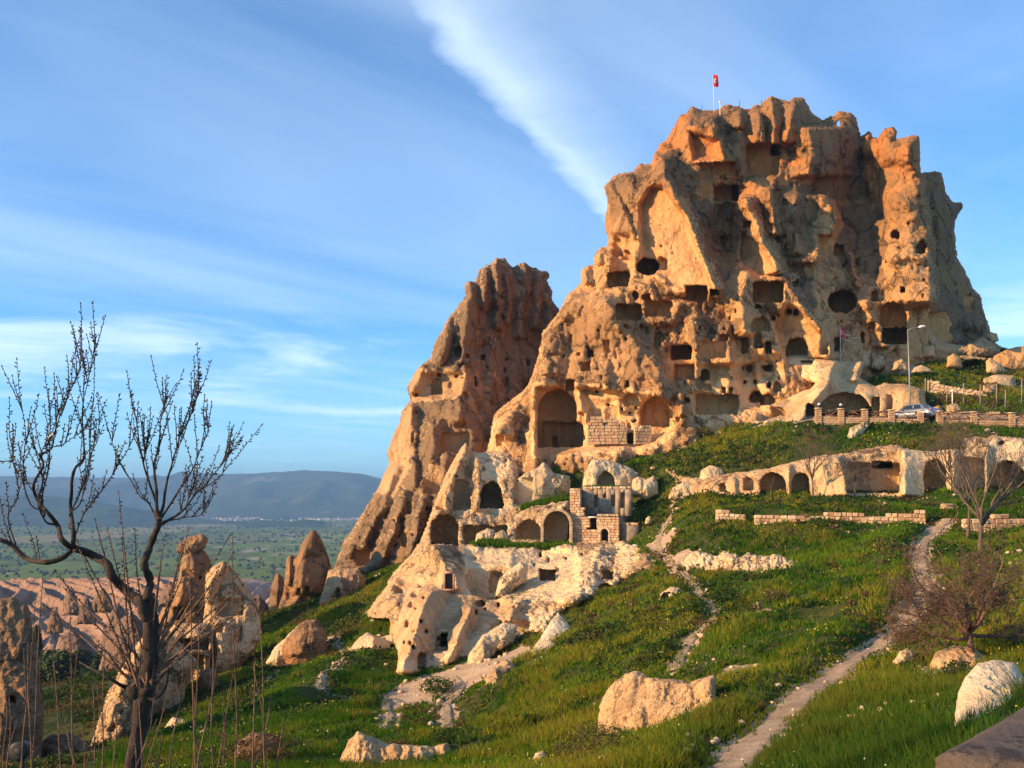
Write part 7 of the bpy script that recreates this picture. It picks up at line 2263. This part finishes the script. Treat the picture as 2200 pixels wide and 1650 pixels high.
def grass_material():
    m, t = material('grass_blades')
    c = t.n('ShaderNodeAttribute', attribute_name='tint').outputs['Color']
    d = t.n('ShaderNodeBsdfDiffuse', {'Color': c, 'Roughness': 1.0})
    tr = t.n('ShaderNodeBsdfTranslucent', {'Color': t.mix(1.0, c, (1.15, 1.25, 0.5), 'MULTIPLY')})
    s = t.n('ShaderNodeMixShader', {0: 0.38, 1: d.outputs[0], 2: tr.outputs[0]})
    t.n('ShaderNodeOutputMaterial', {0: s.outputs[0]})


grass_material()


def blades(base, h, w, tint, rng, nb, lean=0.45, spread=0.10):
    """nb bent blades (one triangle each) at every base point"""
    n = len(base)
    N = n * nb
    b = np.repeat(base, nb, 0)
    H = np.repeat(h, nb) * (0.55 + 0.6 * rng.rand(N))
    Wd = np.repeat(w, nb) * (0.7 + 0.6 * rng.rand(N))
    a = rng.rand(N) * 2 * math.pi
    off = np.stack([np.cos(a), np.sin(a), np.zeros(N)], -1) * (spread * np.repeat(h, nb) * 3 * rng.rand(N))[:, None]
    b = b + off
    f = rng.rand(N) * 2 * math.pi
    sd_ = np.stack([np.cos(f), np.sin(f), np.zeros(N)], -1)
    g = a + rng.randn(N) * 0.9
    ln = np.stack([np.cos(g), np.sin(g), np.zeros(N)], -1) * (lean * H * rng.rand(N))[:, None]
    V = np.empty((N, 3, 3), np.float32)
    V[:, 0] = b - sd_ * Wd[:, None] * 0.5 - np.array([0, 0, 0.03])
    V[:, 1] = b + sd_ * Wd[:, None] * 0.5 - np.array([0, 0, 0.03])
    V[:, 2] = b + ln + np.array([0, 0, 1]) * H[:, None]
    c = np.repeat(tint, nb, 0) * (0.75 + 0.5 * rng.rand(N, 1))
    C = np.repeat(c, 3, 0).reshape(N, 3, 3)
    return V, C


def build_grass():
    rng = np.random.RandomState(99)
    n = 330000
    y = 8 + 122 * rng.rand(n)
    x = (rng.rand(n) * 2 - 1) * (0.60 * y + 3)
    # keep the visible hillside
    keep = (x > -0.36 * y - 3) & ~((y > 93) & (x < 36) & (x > -12)) & ~((y > 85.0) & (y < 93) & (x > 26))
    x, y = x[keep], y[keep]
    pd = path_near(x, y)
    bare = bare_near(x, y)
    keep = (pd > rng.rand(len(x)) * 0.30 - 0.12) & (bare < 0.35 + 0.6 * rng.rand(len(x)))
    x, y, pd = x[keep], y[keep], pd[keep]
    z = ground(x, y)
    patch = fbm2(x * 0.13, y * 0.13, 4, 120)
    p2 = fbm2(x * 0.5, y * 0.5, 3, 121)
    p3 = fbm2(x * 0.06, y * 0.06, 3, 122)
    dens = np.clip(0.70 + 1.1 * p2 + 0.6 * patch, 0.08, 1.0)
    keep = rng.rand(len(x)) < dens
    x, y, z, patch, p2, p3, pd = [q[keep] for q in (x, y, z, patch, p2, p3, pd)]
    g0, g1, g2, g3 = np.array([0.048, 0.135, 0.013]), np.array([0.165, 0.265, 0.020]), np.array([0.340, 0.310, 0.035]), np.array([0.290, 0.165, 0.045])
    k = sm(patch + 0.35 * rng.randn(len(x)) * 0.4, -0.25, 0.35)[:, None]
    tint = g0 * (1 - k) + g1 * k
    k = (sm(p3 + p2 * 0.5 + 0.25 * rng.randn(len(x)), 0.12, 0.62))[:, None]
    tint = tint * (1 - k) + g2 * k
    k = (sm(p2 + patch * 0.6 + 0.3 * rng.randn(len(x)), 0.42, 0.85) * 0.8)[:, None]
    tint = tint * (1 - k) + g3 * k
    shade_tint = ((1 - sm(y + 3 * p2, 17, 34)) * sm(x - 0.10 * y, 0.0, 2.5) * 0.75)[:, None]  # shade over the near right grass, put into the blade colour
    tint = tint * (1 - shade_tint) + np.array([0.040, 0.105, 0.018]) * shade_tint
    h = 0.8 * (0.15 + 0.17 * rng.rand(len(x)) + 0.34 * np.clip(p2 + 0.1, 0, 1) + 0.10 * np.clip(-patch, 0, 1)) * (0.35 + 0.65 * sm(pd, 0.0, 0.9))
    w = 0.010 + 0.0011 * y
    base = np.stack([x, y, z], -1)
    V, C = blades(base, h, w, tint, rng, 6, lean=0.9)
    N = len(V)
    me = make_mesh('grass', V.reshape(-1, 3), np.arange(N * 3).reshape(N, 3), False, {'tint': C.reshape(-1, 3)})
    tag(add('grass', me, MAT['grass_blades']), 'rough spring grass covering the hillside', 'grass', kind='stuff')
    # grass on ledges of the rocks
    L = []
    for (x0, y0, x1, y1, d0, d1, m) in [(1010, 1172, 1232, 1176, 76.0, 75.2, 1500), (1030, 1166, 1226, 1172, 77.0, 79.0, 1500), (1120, 1094, 1224, 1076, 84.2, 86.5, 1100), (1120, 1092, 1224, 1066, 85.0, 88.0, 900), (1250, 1052, 1345, 1052, 80.0, 78.6, 500),
                                        (1130, 1300, 1220, 1280, 62, 66, 700), (1090, 1296, 1180, 1262, 64, 68, 500), (1030, 1390, 1130, 1372, 54, 57, 350), (880, 1500, 985, 1476, 50, 49, 200), (1345, 1000, 1420, 985, 89, 89, 300)]:
        f = rng.rand(m)
        q = np.stack([x0 + (x1 - x0) * f + rng.randn(m) * 2, y0 + (y1 - y0) * f + rng.randn(m) * 2.2, d0 + (d1 - d0) * f + rng.randn(m) * 0.25], -1)
        L.append(np.stack([(q[:, 0] - CX) * q[:, 2] / F, q[:, 2], (HY - q[:, 1]) * q[:, 2] / F], -1))
    base = np.concatenate(L)
    m = len(base)
    tint = g0 + (g1 - g0) * rng.rand(m, 1)
    V, C = blades(base, 0.16 + 0.22 * rng.rand(m), np.full(m, 0.09), tint, rng, 7)
    N = len(V)
    me = make_mesh('ledge_grass', V.reshape(-1, 3), np.arange(N * 3).reshape(N, 3), False, {'tint': C.reshape(-1, 3)})
    tag(add('ledge_grass', me, MAT['grass_blades']), 'tufts of grass growing on the ledges of the carved outcrop', 'grass', kind='stuff')
    # flowers
    for nm, lab, m, colr, f_ in [('yellow_flowers', 'tiny yellow flowers scattered through the grass', 26000, (0.55, 0.45, 0.05), 1.0), ('white_flowers', 'tiny white flowers scattered near the footpath', 3000, (0.70, 0.68, 0.62), 0.4)]:
        y = 9 + 75 * rng.rand(m) ** 1.1 * (1.0 if f_ == 1.0 else 0.55)
        x = (rng.rand(m) * 2 - 1) * (0.60 * y + 3)
        cl = fbm2(x * 0.35, y * 0.35, 3, 130 + int(f_ * 10))
        keep = (x > -0.3 * y - 3) & (path_near(x, y) > 0.15) & (cl > (0.12 if f_ == 1.0 else 0.2) + 0.25 * rng.rand(m)) & (bare_near(x, y) < 0.3)
        x, y = x[keep], y[keep]
        z = ground(x, y) + 0.18 + 0.26 * rng.rand(len(x))
        s = (0.006 + 0.00048 * y) * (0.7 + 0.6 * rng.rand(len(x)))
        c = np.stack([x, y, z], -1)
        a = rng.randn(len(x), 3); a /= np.linalg.norm(a, axis=1)[:, None]
        b = np.cross(a, rng.randn(len(x), 3)); b /= np.linalg.norm(b, axis=1)[:, None]
        V = np.stack([c - a * s[:, None], c + b * s[:, None], c + a * s[:, None], c - b * s[:, None]], 1)
        plain(nm, colr, 0.9, 0.12, 2.0)
        tag(add(nm, make_mesh(nm, V.reshape(-1, 3), np.arange(len(x) * 4).reshape(-1, 4), False), MAT[nm]), lab, 'flowers', kind='stuff')


build_grass()

# ------------------------------------------------------------------ shrubs and weeds


def leafy_material(name, col):
    m, t = material(name)
    pos = t.n('ShaderNodeNewGeometry').outputs['Position']
    nz = t.noise(pos, 14.0, 2, 0.6)
    c = t.mix(t.ss(nz, 0.3, 0.7), tuple(x * 0.55 for x in col), tuple(x * 1.5 for x in col))
    d = t.n('ShaderNodeBsdfDiffuse', {'Color': c})
    tr = t.n('ShaderNodeBsdfTranslucent', {'Color': c})
    s = t.n('ShaderNodeMixShader', {0: 0.3, 1: d.outputs[0], 2: tr.outputs[0]})
    t.n('ShaderNodeOutputMaterial', {0: s.outputs[0]})


leafy_material('shrub_green', (0.040, 0.075, 0.018))
leafy_material('shrub_olive', (0.13, 0.12, 0.035))
leafy_material('shrub_brown', (0.12, 0.075, 0.035))


def shrub(label, px, py, d, w, h, mat, seed, n=700, leaf=0.05):
    loc = at_ground(px, py, d)
    o = empty('shrub', tuple(loc))
    rg = np.random.RandomState(seed)
    mb = MB()
    for _ in range(9):
        a = rg.rand() * 6.28
        tip = np.array([math.cos(a) * w * 0.4 * rg.rand(), math.sin(a) * w * 0.4 * rg.rand(), h * (0.6 + 0.4 * rg.rand())])
        mb.tube([np.zeros(3), tip * 0.5 + rg.randn(3) * 0.03, tip], [0.014, 0.010, 0.004], 4)
    mb.build('stems', MAT['twig_red'], o)
    leaf_cloud('leaves', (0, 0, h * 0.5), (w / 2, w / 2, h * 0.5), n, leaf, MAT[mat], rg, o, hollow=0.3)
    return tag(o, label, 'shrub', 'shrubs on the slope')


shrub('yellow-flecked shrub at the bottom edge below the crumbly outcrop', 1280, 1650, 21, 1.7, 1.0, 'shrub_olive', 1, 1800, 0.035)
shrub('round olive shrub left of the yellow-flecked one', 1215, 1652, 23, 0.9, 0.6, 'shrub_olive', 2, 900, 0.035)
shrub('dark green shrub growing on the left shoulder of the crumbly outcrop', 1350, 1470, 26.6, 0.5, 0.35, 'shrub_green', 3, 500, 0.03)
shrub('brown shrub behind the crumbly outcrop at the end of the narrow path', 1425, 1452, 31, 1.6, 0.6, 'shrub_brown', 4, 1000, 0.04)
shrub('brown scrub on the fluted outcrop at the bottom', 850, 1602, 30.6, 1.5, 0.5, 'shrub_brown', 5, 900, 0.04)
shrub('dark scrub at the right end of the fluted outcrop', 955, 1596, 31, 1.2, 0.6, 'shrub_green', 6, 900, 0.04)
shrub('dark bushy shrub between the narrow path and the toppled boulder', 940, 1490, 46.5, 2.0, 0.9, 'shrub_green', 7, 1200, 0.06)
shrub('dark shrub beside the footpath under the large bare tree', 1955, 1395, 30, 1.3, 0.6, 'shrub_brown', 8, 900, 0.04)
shrub('dark weeds in front of the cream rock patch', 2055, 1462, 23.5, 0.7, 0.5, 'shrub_green', 9, 700, 0.035)
shrub('grey-brown thicket at the bottom left below the left slope', 560, 1640, 31, 2.4, 1.1, 'shrub_brown', 10, 1600, 0.05)
shrub('dark green shrub on the bank right of the winding path', 1555, 1300, 46, 1.6, 0.9, 'shrub_green', 11, 900, 0.06)
shrub('olive shrub above the cracked cream outcrop', 1665, 1300, 43, 1.3, 0.7, 'shrub_olive', 12, 800, 0.05)
shrub('green shrub at the corner of the dark spire and the slope', 770, 1262, 98, 2.6, 1.2, 'shrub_green', 13, 900, 0.12)
shrub('green shrub clump on the bank above the house', 1275, 1046, 86, 2.6, 0.9, 'shrub_green', 14, 900, 0.10)
shrub('olive shrub left of the carved garage rock', 1508, 948, 92, 2.2, 1.2, 'shrub_olive', 15, 900, 0.11)


# low broad-leaved weeds in clumps, loose stones
def weeds():
    rng = np.random.RandomState(321)
    for nm, lab, mat, n, fr, hh in [('weed_clumps', 'dark low weeds in clumps over the hillside', 'shrub_green', 7000, 142, 0.30), ('dry_weeds', 'dry straw-coloured weeds in patches over the hillside', 'shrub_olive', 3000, 145, 0.26), ('brown_scrub', 'reddish dead scrub in patches over the hillside', 'shrub_brown', 2200, 148, 0.22)]:
        y = np.where(rng.rand(n * 5) < 0.8, 10 + 100 * rng.rand(n * 5), 60 + 120 * rng.rand(n * 5))
        x = (rng.rand(n * 5) * 2 - 1) * (0.60 * y + 3)
        f = fbm2(x * 0.22, y * 0.22, 3, fr)
        keep = (f > 0.02 + 0.22 * rng.rand(len(x))) & (x > -0.62 * y) & (path_near(x, y) > 0.1) & ~((y > 93) & (x < 36) & (x > -14)) & ~((y > 85) & (x > 26) & (y < 93)) & (bare_near(x, y) < 0.5)
        x, y = x[keep][:n], y[keep][:n]
        k = 22
        c = np.stack([x, y, ground(x, y)], -1)
        R = (0.10 + 0.22 * rng.rand(len(x))) * (1 + y / 90)
        u = rng.randn(len(x), k, 3); u /= np.linalg.norm(u, axis=2)[:, :, None]
        u[:, :, 2] = np.abs(u[:, :, 2])
        p = c[:, None] + u * (R[:, None] * rng.rand(len(x), k) ** 0.5)[:, :, None] * np.array([1, 1, 0.9])
        p = p.reshape(-1, 3)
        s = np.repeat(0.020 + 0.0011 * y, k)[:, None] * (0.7 + 0.7 * rng.rand(len(p), 1))
        a = rng.randn(len(p), 3); a /= np.linalg.norm(a, axis=1)[:, None]
        a[:, 2] += 0.4
        b = np.cross(a, rng.randn(len(p), 3)); b /= np.linalg.norm(b, axis=1)[:, None]
        V = np.stack([p - a * s, p + b * s * 0.6, p + a * s, p - b * s * 0.6], 1).reshape(-1, 3)
        tag(add(nm, make_mesh(nm, V, np.arange(len(V)).reshape(-1, 4), False), MAT[mat]), lab, 'weeds', kind='stuff')
    # stones
    n = 9000
    y = 12 + 95 * rng.rand(n)
    x = (rng.rand(n) * 2 - 1) * (0.60 * y + 3)
    f = fbm2(x * 0.15, y * 0.15, 3, 155)
    pd = path_near(x, y)
    keep = ((f > 0.18) | (pd < 0.5) | (bare_near(x, y) > 0.1)) & (x > -0.45 * y)
    x, y, pd = x[keep], y[keep], pd[keep]
    sz = (0.03 + 0.12 * rng.rand(len(x)) ** 4) * np.where(pd < 0.2, 0.45, 1.0) * (0.6 + y / 60)
    blob_stuff('loose_stones', 'small loose pale stones littering the slope and paths', 'stones', np.stack([x, y, ground(x, y) - sz * 0.3], -1), sz, MAT['ashlar_pale'], rng, 0.7)


weeds()
